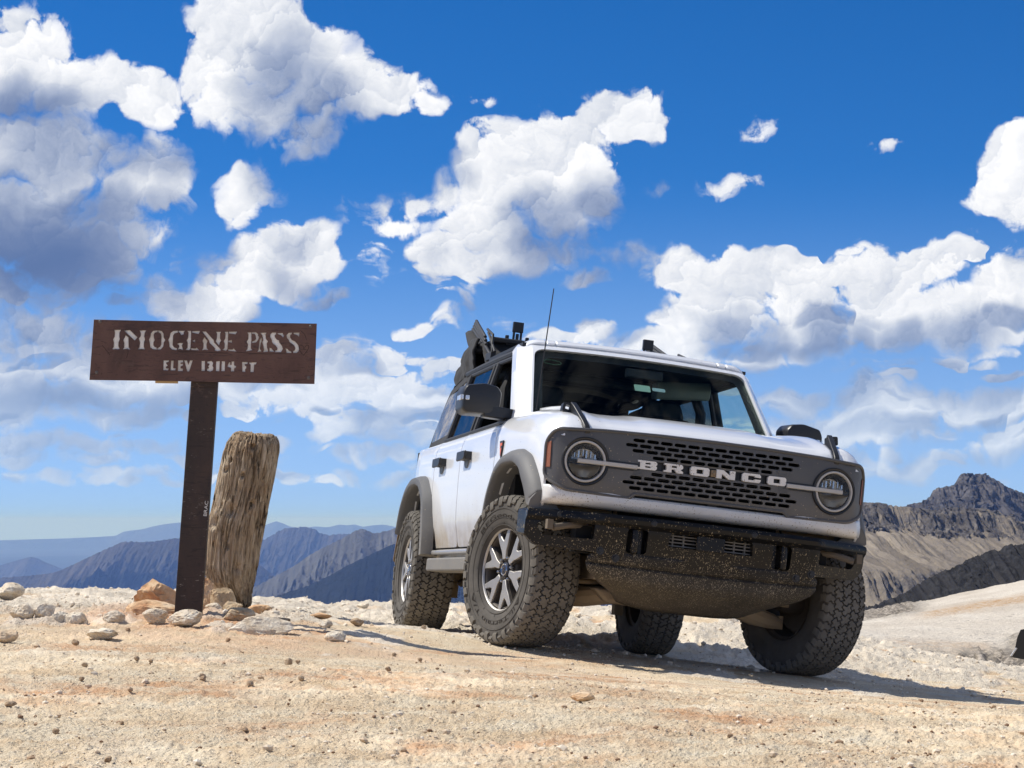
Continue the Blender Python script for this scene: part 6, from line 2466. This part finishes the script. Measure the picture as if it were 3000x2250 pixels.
def make_wheel(loc, side, steer, roll, single):
    """side -1: right wheel (outer face to -y). single: angles (radians from the bottom, forward positive) whose blocks are parts of their own"""
    w = empty('wheel')
    w.parent = CAR
    w.location = loc
    base = 0 if side < 0 else pi
    # outward is local +y; right wheel turned so that +y points to the vehicle's right
    w.rotation_euler = (0, 0, (pi if side < 0 else 0) + steer)
    # tyre
    if 'tyre' not in BLOCK_CACHE:
        mb = MB()
        mb.lathe(tyre_prof(), (0, 0, 0), (0, 1, 0), 96)
        o = part(mb, 'tyre', 'rubber', w, deg=60)
        BLOCK_CACHE['tyre'] = o.data
        # shoulder lugs on the sidewall edge: joined relief
        V, F = [], []
        for sgn in (-1, 1):
            for k in range(NPITCH):
                th0 = (k + .08 + (.5 if sgn > 0 else 0)) * 2 * pi / NPITCH
                long_ = k % 2 == 0
                dth = .105 if long_ else .090
                r1 = .352 if long_ else .372
                prof = [(.4075, .1225), (.400, .1345), (.388, .1400), (r1 + .012, .1445), (r1, .1420)]
                s = len(V)
                for th, sh in ((th0, 0), (th0 + .03, .006), (th0 + dth, 0)):
                    for i, (r, h) in enumerate(prof):
                        tt = th + (.02 if i in (2, 3) else 0)
                        V.append((r * sin(tt), sgn * (h + .004), -r * cos(tt)))
                for a in range(2):
                    for i in range(4):
                        q = s + a * 5 + i
                        F.append((q, q + 1, q + 6, q + 5))
                # skirts
                s2 = len(V)
                for th in (th0, th0 + dth):
                    for i, (r, h) in enumerate(prof):
                        tt = th + (.02 if i in (2, 3) else 0)
                        V.append((r * .985 * sin(tt), sgn * (h - .012), -r * .985 * cos(tt)))
                for i in range(4):
                    F.append((s + i, s + i + 1, s2 + i + 1, s2 + i))
                    F.append((s + 10 + i, s + 10 + i + 1, s2 + 5 + i + 1, s2 + 5 + i))
                F.append((s + 4, s + 9, s + 14, s2 + 9, s2 + 4))
        mbl = MB()
        mbl.V, mbl.F = V, F
        l = part(mbl, 'shoulder_lugs', 'tread', w, deg=30)
        l['kind'] = 'stuff'
        BLOCK_CACHE['lugs'] = l.data
        # raised ribs round the sidewall
        mb = MB()
        for r, h, t in ((.245, .1305, .0022), (.335, .1425, .0018), (.285, .1392, .0012)):
            ring = [Vector((r * sin(a), h, -r * cos(a))) for a in np.linspace(0, 2 * pi, 73)]
            mb.tube(ring, t, 5, False)
        for a in np.linspace(0, 2 * pi, 13)[:-1]:
            mb.tube([(.250 * sin(a), .131, -.250 * cos(a)), (.262 * sin(a), .1355, -.262 * cos(a))], .0012, 4)
        rb = part(mb, 'sidewall_ribs', 'rubber', w, deg=60)
        BLOCK_CACHE['ribs'] = rb.data
        # raised words
        V, F = [], []
        for word, mid_, span, flip in (('BFGoodrich', pi, 1.75, False), ('All-Terrain T/A', 0.0, 2.15, False)):
            Vt, Ft = text_mesh(word)
            x0, x1 = min(v[0] for v in Vt), max(v[0] for v in Vt)
            s = len(V)
            hgt = .036
            for x, y in Vt:
                u = (x - x0) / (x1 - x0) - .5
                # reads clockwise seen from outside; top of letters outwards
                a = mid_ + u * span
                r = .288 + y * hgt
                V.append((r * sin(a), float(np.interp(r, [.262, .300, .335, .362], [.134, .1405, .141, .138])) + .0024, -r * cos(a)))
            F += [tuple(s + i for i in f) for f in Ft]
        lo = mesh('sidewall_lettering', V, F, CM['letterr'], w)
        BLOCK_CACHE['text'] = lo.data
        # tread blocks, one mesh each, shared by angle
        for P, r, k in TREAD:
            if k < 3:
                V, F = [], []
                block_mesh(P, V, F)
                mb = MB()
                mb.V, mb.F = V, F
                o = part(mb, 'tread_block', 'tread', w, deg=30)
                BLOCK_CACHE['b%d_%d' % (r, k)] = o.data
                bpy.data.objects.remove(o)
    else:
        new_obj('tyre', BLOCK_CACHE['tyre'], None, w)
        l = new_obj('shoulder_lugs', BLOCK_CACHE['lugs'], None, w)
        l['kind'] = 'stuff'
        new_obj('sidewall_ribs', BLOCK_CACHE['ribs'], None, w)
        new_obj('sidewall_lettering', BLOCK_CACHE['text'], None, w)
    # blocks
    V, F = [], []
    for P, r, k in TREAD:
        th = (k + .5) * 2 * pi / NPITCH
        # angle measured from the bottom towards local +x
        a = (th + pi) % (2 * pi) - pi
        fwd = a if side > 0 else -a                        # local +x is backwards on the right wheel
        if single and single[0] < fwd < single[1]:
            o = new_obj('tread_block', BLOCK_CACHE['b%d_%d' % (r, k % 3)], None, w)
            o.rotation_euler = (0, -(k - k % 3) * 2 * pi / NPITCH, 0)
        else:
            block_mesh(P, V, F)
    mb = MB()
    mb.V, mb.F = V, F
    t = part(mb, 'tread', 'tread', w, deg=30)
    t['kind'] = 'stuff'
    # rim
    rim = w
    rp = []
    if 'barrel' not in BLOCK_CACHE:
        mb = MB()
        mb.lathe([(.219, .100), (.222, .109), (.226, .1125), (.233, .113), (.236, .108), (.230, .10)], (0, 0, 0), (0, 1, 0), 72)
        o = part(mb, 'rim_lip', 'silver', rim, deg=40)
        BLOCK_CACHE['lip'] = o.data
        rp.append(o)
        mb = MB()
        mb.lathe([(.226, -.12), (.222, -.10), (.205, -.09), (.198, .0), (.200, .06), (.206, .09), (.214, .098)], (0, 0, 0), (0, 1, 0), 72)
        o = part(mb, 'barrel', 'gun', rim, deg=40)
        BLOCK_CACHE['barrel'] = o.data
        rp.append(o)
        mb = MB()
        for k in range(6):
            a = k * pi / 3
            ax = Vector((sin(a), 0, -cos(a)))
            tx = Vector((cos(a), 0, sin(a)))
            Yp = [(.058, -.015), (.105, -.024), (.138, -.041), (.212, -.070), (.220, -.044), (.172, -.013), (.160, 0), (.172, .013), (.220, .044), (.212, .070), (.138, .041), (.105, .024), (.058, .015)]
            mb.prism(Yp, Vector((0, .088, 0)), ax, tx, (0, 1, 0), .016)
        o = part(mb, 'spokes', 'silver', rim, deg=30, bv=.003)
        BLOCK_CACHE['spokes'] = o.data
        rp.append(o)
        mb = MB()
        for k in range(6):
            a = k * pi / 3
            ax = Vector((sin(a), 0, -cos(a)))
            tx = Vector((cos(a), 0, sin(a)))
            Yp = [(.05, -.021), (.105, -.030), (.138, -.047), (.212, -.077), (.220, -.038), (.172, -.007), (.172, .007), (.220, .038), (.212, .077), (.138, .047), (.105, .030), (.05, .021)]
            mb.prism(Yp, Vector((0, .030, 0)), ax, tx, (0, 1, 0), .057)
        mb.lathe([(.0, .082), (.060, .082), (.090, .072), (.098, .05), (.098, .03), (0, .03)], (0, 0, 0), (0, 1, 0), 48)
        o = part(mb, 'spoke_backs', 'gun', rim, deg=30)
        BLOCK_CACHE['backs'] = o.data
        rp.append(o)
        mb = MB()
        mb.lathe([(0, .106), (.024, .106), (.030, .103), (.038, .102), (.041, .098), (.041, .08)], (0, 0, 0), (0, 1, 0), 32)
        o = part(mb, 'centre_cap', mat('dark centre cap', (.05, .055, .075), .3, .3), rim)
        BLOCK_CACHE['cap'] = o.data
        rp.append(o)
        mb = MB()
        ring = [Vector((.030 * sin(a), .1045, -.030 * cos(a))) for a in np.linspace(0, 2 * pi, 33)]
        mb.tube(ring, .0025, 6, False)
        # small silver emblem: a rearing horse reduced to a few strokes
        pts = [(-.010, -.016), (-.004, -.004), (-.012, .004), (-.004, .016), (.006, .014), (.003, .006), (.012, .002), (.006, -.004), (.008, -.014), (.001, -.008)]
        mb.prism(pts, Vector((0, .1062, 0)), (1, 0, 0), (0, 0, 1), (0, 1, 0), .001)
        o = part(mb, 'cap_emblem', 'chrome', rim)
        BLOCK_CACHE['emblem'] = o.data
        rp.append(o)
        mb = MB()
        mb.lathe([(0, .112), (.006, .111), (.0095, .106), (.0105, .085), (.0105, .07)], (0, 0, 0), (0, 1, 0), 12)
        o = part(mb, 'lug_nut', 'nut', rim)
        BLOCK_CACHE['nut'] = o.data
        bpy.data.objects.remove(o)
        mb = MB()
        mb.lathe([(.05, -.03), (.165, -.03), (.165, -.012), (.05, -.012)], (0, 0, 0), (0, 1, 0), 48, True)
        mb.box((.10, -.02, .10), (.10, .05, .09))
        mb.lathe([(0, -.16), (.06, -.16), (.08, -.10), (.08, -.03), (0, -.03)], (0, 0, 0), (0, 1, 0), 20)
        o = part(mb, 'brake', 'gun', w)
        BLOCK_CACHE['brake'] = o.data
    else:
        for nm, key in (('rim_lip', 'lip'), ('barrel', 'barrel'), ('spoke_backs', 'backs'), ('centre_cap', 'cap'), ('cap_emblem', 'emblem')):
            rp.append(new_obj(nm, BLOCK_CACHE[key], None, rim))
        o = new_obj('spokes', BLOCK_CACHE['spokes'], None, rim)
        bevel(o, .003, 2)
        rp.append(o)
        new_obj('brake', BLOCK_CACHE['brake'], None, w)
    for k in range(6):
        a = (k + .5) * pi / 3 - roll
        o = new_obj('lug_nut', BLOCK_CACHE['nut'], None, rim)
        o.location = (.068 * sin(a), -.004, -.068 * cos(a))
    for o in rp:
        o.rotation_euler = (0, roll, 0)
    return w


STEER = radians(17)
Z_W = .411
make_wheel((0, -.826, Z_W), -1, STEER, radians(12), (-.25, 1.9))
make_wheel((0, .826, Z_W), 1, STEER, radians(-20), (-.25, 1.55))
make_wheel((-2.949, -.826, Z_W), -1, 0, radians(33), (.0, 1.1))
make_wheel((-2.949, .826, Z_W), 1, 0, radians(5), None)


# ------------------------------------------------------------------ mirrors
def build_mirrors():
    for sg in (-1, 1):
        mb = MB()
        # head: rounded wedge, drawn as stacked outlines from the glass side forwards
        secs = [(-.085, .97, 0), (-.075, 1.0, 0), (.075, .965, .0), (.092, .945, .0), (.102, .90, .0), (.104, .84, .0)]
        base = rounded([(.890, 1.350), (.955, 1.318), (1.100, 1.312), (1.130, 1.335), (1.132, 1.440), (1.112, 1.484), (1.00, 1.508), (.915, 1.496), (.886, 1.460)], .016, 4)
        cy_ = sum(p[0] for p in base) / len(base)
        cz = sum(p[1] for p in base) / len(base)
        V, F = [], []
        k = len(base)
        for dx, sc, dz in secs:
            for y, z in base:
                V.append((-.75 + dx, sg * (cy_ + (y - cy_) * sc), cz + (z - cz) * sc + dz))
        for i in range(len(secs) - 1):
            for j in range(k):
                F.append((i * k + j, i * k + (j + 1) % k, (i + 1) * k + (j + 1) % k, (i + 1) * k + j))
        F += [tuple(range(k)), tuple(range((len(secs) - 1) * k, len(secs) * k))]
        mb.add(V, F)
        m = part(mb, 'wing_mirror', 'mirror_cap', deg=32)
        mb = MB()
        pa = [(.99, 1.305, 1.375, .05), (.93, 1.303, 1.375, .055), (.88, 1.303, 1.372, .055), (.82, 1.310, 1.370, .045), (.76, 1.325, 1.372, .042), (.66, 1.345, 1.382, .04)]
        V, F = [], []
        for y, z0, z1, dx in pa:
            V += [(-.70 + dx, sg * y, z0), (-.70 + dx, sg * y, z1), (-.70 - dx, sg * y, z1), (-.70 - dx, sg * y, z0)]
        for i in range(len(pa) - 1):
            for j in range(4):
                F.append((i * 4 + j, i * 4 + (j + 1) % 4, i * 4 + 4 + (j + 1) % 4, i * 4 + 4 + j))
        F += [(0, 1, 2, 3), tuple(range(len(pa) * 4 - 4, len(pa) * 4))]
        mb.add(V, F)
        part(mb, 'mirror_arm', 'mirror_cap', m, deg=40, bv=.008)
        mb = MB()
        mb.box((-.725, sg * 1.128, 1.405), (.10, .014, .032), Matrix.Rotation(0, 3, 'Z'))
        mb.box((-.660, sg * 1.104, 1.405), (.030, .045, .028), Matrix.Rotation(sg * .35, 3, 'Z'))
        part(mb, 'turn_signal', mat('clear turn lamp', (.75, .76, .78), .12, .6), m, bv=.004)
        mb = MB()
        mb.prism([(a * .93, b) for a, b in [(y, cz + (z - cz) * .9) for y, z in [(cy_ + (p[0] - cy_) * .9, p[1]) for p in base]]], (-.838, 0, 0), (0, sg / .93, 0), (0, 0, 1), (1, 0, 0), .004)
        part(mb, 'mirror_glass', 'chrome', m)


build_mirrors()


# ------------------------------------------------------------------ side glass, soft top, cabin
def build_cabin():
    def sw(x, z, sg):
        """surface of the side windows: leaning inwards to the roof"""
        t = (z - 1.285) / (1.775 - 1.285)
        y = .842 + (.715 - .842) * t
        y -= float(np.interp(x, [-3.75, -3.5, -2.6, -1.3, -.7], [.10, .05, 0, 0, .03]))
        return Vector((x, sg * y, z))
    for sg in (-1, 1):
        # roof rail, pillars and door frames
        mb = MB()
        mb.tube([sw(x, 1.785, sg) for x in (-1.04, -1.6, -2.2, -2.7)], .022, 8)
        part(mb, 'roof_rail', 'trim')
        mb = MB()
        mb.tube([sw(x, 1.752, sg) for x in (-1.0, -1.6, -2.45)], .015, 8)
        mb.tube([sw(-1.0, 1.752, sg) - Vector((0, sg * .02, 0)), sw(-.80, 1.50, sg) - Vector((0, sg * .03, 0)), sw(-.66, 1.295, sg) - Vector((0, sg * .03, 0))], .015, 8)
        mb.tube([sw(-1.60, 1.752, sg), sw(-1.58, 1.29, sg)], .020, 8)
        mb.tube([sw(-1.70, 1.752, sg), sw(-1.70, 1.29, sg)], .018, 8)
        mb.tube([sw(-2.45, 1.752, sg), sw(-2.47, 1.29, sg)], .022, 8)
        part(mb, 'window_frame', 'trim')
        pl = lambda pts, nm, m_: plate(nm, pts if sg < 0 else pts, [], lambda a, b: sw(a, b, sg), lambda a, b: (0, -sg * .004, 0), CM[m_], CAR, .2, .15, 40)
        pl([(-1.72, 1.285), (-2.45, 1.285), (-2.44, 1.75), (-1.72, 1.75)], 'rear_side_window', 'side_glass')
        if sg > 0:
            pl([(-.74, 1.285), (-1.57, 1.285), (-1.59, 1.75), (-1.03, 1.75)], 'front_side_window', 'clear_glass')
        # soft rear quarter with clear vinyl window
        fr = rounded([(-2.50, 1.29), (-3.70, 1.29), (-3.42, 1.74), (-2.50, 1.80)], .03, 3)
        ho = rounded([(-2.60, 1.345), (-3.56, 1.345), (-3.36, 1.69), (-2.60, 1.735)], .04, 3)
        plate('soft_quarter', fr, [ho], lambda a, b: sw(a, b, sg), lambda a, b: (0, -sg * .012, 0), CM['fabric'], CAR, .12, .08, 40)
        plate('quarter_window', ho, [], lambda a, b: sw(a, b, sg) + Vector((0, -sg * .004 + sg * .012 * sin(a * 7) * sin(b * 9), 0)), lambda a, b: (0, -sg * .003, 0), CM['vinyl'], CAR, .05, .05, 60)
    # rear soft window panel
    mb = MB()
    V = [(-3.70, -.76, 1.29), (-3.70, .76, 1.29), (-3.42, .66, 1.78), (-3.42, -.66, 1.78)]
    V += [(x + .02, y, z) for x, y, z in V]
    mb.add(V, [(0, 1, 2, 3), (7, 6, 5, 4), (0, 4, 5, 1), (1, 5, 6, 2), (2, 6, 7, 3), (3, 7, 4, 0)])
    part(mb, 'rear_soft_panel', 'fabric')
    # roof part that stays closed above the front seats is folded back: stack of fabric over the rear
    rng = np.random.default_rng(4)
    nx, ny = 60, 50
    t = np.linspace(0, 1, nx)
    # side profile of the folded heap: rises from the roof rail, bulges, falls to the rear corner
    px = np.interp(t, [0, .06, .14, .25, .34, .42, .52, .62, .74, .86, .94, 1], [-1.95, -2.10, -2.22, -2.30, -2.36, -2.52, -2.72, -2.90, -3.08, -3.28, -3.44, -3.50])
    pz = np.interp(t, [0, .06, .14, .25, .34, .42, .52, .62, .74, .86, .94, 1], [1.825, 1.85, 1.90, 1.96, 2.02, 2.03, 2.02, 1.95, 1.885, 1.895, 1.885, 1.80])
    ysv = np.linspace(-1, 1, ny)
    X = np.repeat(px[:, None], ny, 1)
    wid = np.interp(t, [0, .4, .7, .85, 1], [.70, .70, .68, .63, .58])
    Y = wid[:, None] * ysv[None]
    Z = np.repeat(pz[:, None], ny, 1) - .05 * np.abs(ysv[None]) ** 6
    Z = Z + .018 * fbm(X * 6, Y * 1.5, 3, .5, 91) + .012 * fbm(X * 14, Y * 3, 2, .5, 93)
    X = X + .02 * fbm(Y * 4 + 9, Z * 5, 3, .5, 95)
    o = np_grid('soft_top', X, Y, Z, CM['fabric'], CAR)
    s = o.modifiers.new('thickness', 'SOLIDIFY')
    s.thickness = .03
    s.offset = -1
    # hanging folds at both sides and the underside of the heap
    for sg in (-1, 1):
        n1, n2 = 40, 16
        u = np.linspace(0, 1, n1)
        v = np.linspace(0, 1, n2)
        U, Vv = np.meshgrid(u, v, indexing='ij')
        top_x = np.interp(u, [0, .3, .55, .8, 1], [-2.45, -2.75, -2.95, -3.24, -3.48])
        top_z = np.interp(u, [0, .12, .3, .55, .8, 1], [2.01, 2.02, 2.03, 1.93, 1.89, 1.85])
        bot_z = np.interp(u, [0, .3, .6, 1], [1.80, 1.80, 1.78, 1.73])
        Xs = top_x[:, None] + .03 * Vv + .018 * fbm(U * 5, Vv * 2, 3, .5, 97)
        Zs = top_z[:, None] * (1 - Vv) + bot_z[:, None] * Vv
        Ys = sg * (np.interp(u, [0, .5, .8, 1], [.70, .68, .66, .60])[:, None] + .018 * np.sin(Vv * pi) + .012 * fbm(U * 7, Vv * 2 + 4, 3, .5, 99) + .010 * np.sin(U * 16 + Vv * 2))
        o = np_grid('fabric_fold', Xs, Ys, Zs, CM['fabric'], CAR)
        s = o.modifiers.new('thickness', 'SOLIDIFY')
        s.thickness = .02
        # raised bow with its linkage
        mb = MB()
        A0, A1 = Vector((-2.02, sg * .70, 1.845)), Vector((-3.04, sg * .64, 2.185))
        d = (A1 - A0)
        nrm = Vector((.42, 0, .9)).normalized()
        for k, off in enumerate((0, .028, .055, .080)):
            mb.tube([A0 + d * (.24 + .05 * k) + nrm * off * .6, A1 - d * .03 * k + nrm * (off - .03)], .013, 6)
        mb.tube([A0, A0 + d * .34], .012, 8)
        mb.tube([A0 + Vector((.10, 0, .02)), A0 + d * .18 + nrm * .09, A0 + d * .30 + nrm * .10], .010, 6)
        mb.tube([A0 + Vector((.02, 0, .0)), A0 + d * .10 + nrm * .13, A0 + d * .36 + nrm * .11], .010, 6)
        mb.box(A0 + Vector((-.02, 0, .0)), (.16, .035, .05))
        part(mb, 'top_linkage', 'trim', bv=.003)
        n1 = 14
        V, F = [], []
        for i in range(n1):
            tt = i / (n1 - 1)
            c = A0 + d * (.40 + .60 * tt) - nrm * (.055 + .035 * sin(tt * pi))
            rr = .020 + .018 * sin(tt * pi)
            for k in range(8):
                q = 2 * pi * k / 8
                V.append(c + Vector((cos(q) * rr * .7, sin(q) * .05, sin(q + 1) * rr)))
        for i in range(n1 - 1):
            for k in range(8):
                F.append((i * 8 + k, i * 8 + (k + 1) % 8, i * 8 + 8 + (k + 1) % 8, i * 8 + 8 + k))
        F += [tuple(range(8)), tuple(range((n1 - 1) * 8, n1 * 8))]
        part(MB().add(V, F), 'fabric_roll', 'fabric', deg=180)
    # cross bow at the front of the stack, header latches
    mb = MB()
    mb.box((-2.34, 0, 2.005), (.10, 1.30, .035), Matrix.Rotation(.15, 3, 'Y'))
    part(mb, 'cross_bow', 'trim', bv=.01)
    for y, x, h in ((-.465, -2.36, 1.0), (.46, -2.36, 1.0)):
        mb = MB()
        z = 2.005
        mb.box((x, y, z - .02), (.10, .15, .02))
        for dy in (-.025, .025):
            mb.box((x, y + dy * 1.0, z + .045), (.022, .014, .11))
        for dy in (-.07, .07):
            mb.box((x, y + dy, z + .012), (.03, .022, .06))
        mb.box((x, y, z + .025), (.02, .02, .07))
        mb.box((x, y, z + .105), (.03, .072, .07))
        mb.tube([(x, y - .08, z), (x, y + .08, z)], .012, 8)
        part(mb, 'roof_latch', 'black', bv=.003)
    # headliner remnant, widened across the open roof to block sun, and cargo darkness
    mb = MB()
    mb.box((-1.50, 0, 1.815), (.98, 1.44, .02))
    part(mb, 'sun_block_liner', 'seat')
    # dashboard
    mb = MB()
    prof = rounded([(-.56, 1.02), (-.56, 1.27), (-.72, 1.335), (-.92, 1.30), (-.98, 1.20), (-.94, 1.02)], .03, 3)
    mb.prism([(a, b) for a, b in prof], (0, -.74, 0), (1, 0, 0), (0, 0, 1), (0, 1, 0), 1.48)
    part(mb, 'dashboard', 'dash')
    mb = MB()
    mb.box((-.93, .0, 1.37), (.04, .32, .13), Matrix.Rotation(-.15, 3, 'Y'))
    part(mb, 'screen', 'dash', bv=.01)
    # steering wheel on the driver's side
    mb = MB()
    c = Vector((-1.02, .38, 1.27))
    axw = Vector((-.85, 0, .5)).normalized()
    u = Vector((0, 1, 0))
    v = axw.cross(u)
    mb.tube([c + (u * cos(a) + v * sin(a)) * .19 for a in np.linspace(0, 2 * pi, 33)], .015, 8, False)
    for a in (0, pi, -pi / 2):
        mb.tube([c, c + (u * cos(a) + v * sin(a)) * .19], .016, 6)
    mb.lathe([(0, .02), (.06, .015), (.075, -.01), (.0, -.03)], c, axw, 20)
    part(mb, 'steering_wheel', 'black')
    # rear-view mirror
    mb = MB()
    mb.box((-.86, .02, 1.70), (.03, .24, .06))
    part(mb, 'interior_mirror', 'black', bv=.012)
    # seats
    def seat(cx, cy_, w=.50, hz=1.46):
        s = empty('seat')
        s.parent = CAR
        mb = MB()
        mb.box((cx, cy_, .93), (.52, w, .18))
        part(mb, 'cushion', 'seat', s, bv=.05, seg=3)
        mb = MB()
        P = rounded([(-w / 2, 0), (w / 2, 0), (w / 2 * .92, .50), (w / 2 * .72, .58), (-w / 2 * .72, .58), (-w / 2 * .92, .50)], .05, 3)
        mb.prism(P, (cx - .30, cy_, .95), (0, 1, 0), Vector((-.22, 0, 1)).normalized(), (1, 0, .2), .13)
        part(mb, 'backrest', 'seat', s, bv=.03, seg=3)
        mb = MB()
        P = rounded([(-.135, 0), (.135, 0), (.145, .10), (.11, .19), (-.11, .19), (-.145, .10)], .03, 3)
        mb.prism(P, (cx - .41, cy_, hz), (0, 1, 0), Vector((-.12, 0, 1)).normalized(), (1, 0, .1), .09)
        part(mb, 'headrest', 'seat', s, bv=.025, seg=3)
        return s
    s1 = seat(-1.30, -.40)
    mb = MB()
    for k in range(6):
        mb.box((-1.33 + .0, -.40 - .10, 1.40 + k * .026), (.30, .020, .010), Matrix.Rotation(.3, 3, 'X'))
    seat(-1.30, .40)
    seat(-2.20, -.40, .52, 1.44)
    seat(-2.20, .40, .52, 1.44)
    seat(-2.20, .0, .26, 1.44)
    # sport bar with speaker pods
    mb = MB()
    for sg in (-1, 1):
        mb.tube([(-1.62, sg * .66, 1.0), (-1.66, sg * .66, 1.60), (-1.70, sg * .62, 1.72)], .035, 10)
        mb.tube([(-2.60, sg * .66, 1.0), (-2.58, sg * .64, 1.62), (-2.54, sg * .62, 1.72)], .035, 10)
        mb.tube([(-1.70, sg * .62, 1.72), (-2.54, sg * .62, 1.72)], .035, 10)
    mb.tube([(-1.70, -.62, 1.72), (-1.70, .62, 1.72)], .035, 10)
    part(mb, 'roll_bar', 'seat')
    pod = rounded([(-.06, -.05), (.05, -.06), (.07, .0), (.04, .06), (-.06, .055)], .02, 3)
    mb = MB()
    mb.prism(pod, (-1.56, .30, 1.70), (1, 0, 0), (0, 0, 1), (-.12, .95, .10), .40)
    part(mb, 'speaker_pod', mat('grey speaker pod', (.20, .24, .24), .5), bv=.008)
    mb = MB()
    mb.lathe([(.0, .01), (.05, .006), (.07, .012), (.075, 0)], (-1.42, .17, 1.43), (1, 0, .1), 24)
    part(mb, 'speaker', 'black')
    mb = MB()
    mb.box((-2.0, 0, 1.0), (2.9, 1.5, .05))
    part(mb, 'cabin_floor', 'dash')
    mb = MB()
    mb.box((-3.4, 0, 1.2), (.3, 1.3, .4))
    part(mb, 'cargo', 'seat')


build_cabin()


# ------------------------------------------------------------------ what else stands at the right edge
def build_edge_vehicle():
    # the black lower corner of another parked off-roader that only just reaches into view
    Y = 13.2
    p = at(2962, 1925, Y)
    root = empty('parked_vehicle', p)
    tag(root, 'black slanted corner of another parked vehicle cut off by the right edge', 'vehicle')
    L = lambda a, b: at(a, b, Y) - p
    out = [(2960, 1925), (2974, 1897), (2980, 1868), (2990, 1845), (3004, 1842), (3040, 1760), (3200, 1760), (3200, 1935), (3000, 1932)]
    m = mat('black corner plastic', (.022, .022, .022), .6)
    plate('bumper', [(a, -b) for a, b in out], [], lambda a, b: L(a, -b), lambda a, b: tuple(ray(a, -b) * .5), m, root, smooth_deg=20)
    mb = MB()
    mb.tube([L(2963, 1922) + Vector((-.004, -.01, 0)), L(2979, 1898) + Vector((-.004, -.01, 0))], .006, 8)
    mb.build('trim_strip', mat('bright strip', (.55, .55, .55), .35, .6), root)


build_edge_vehicle()
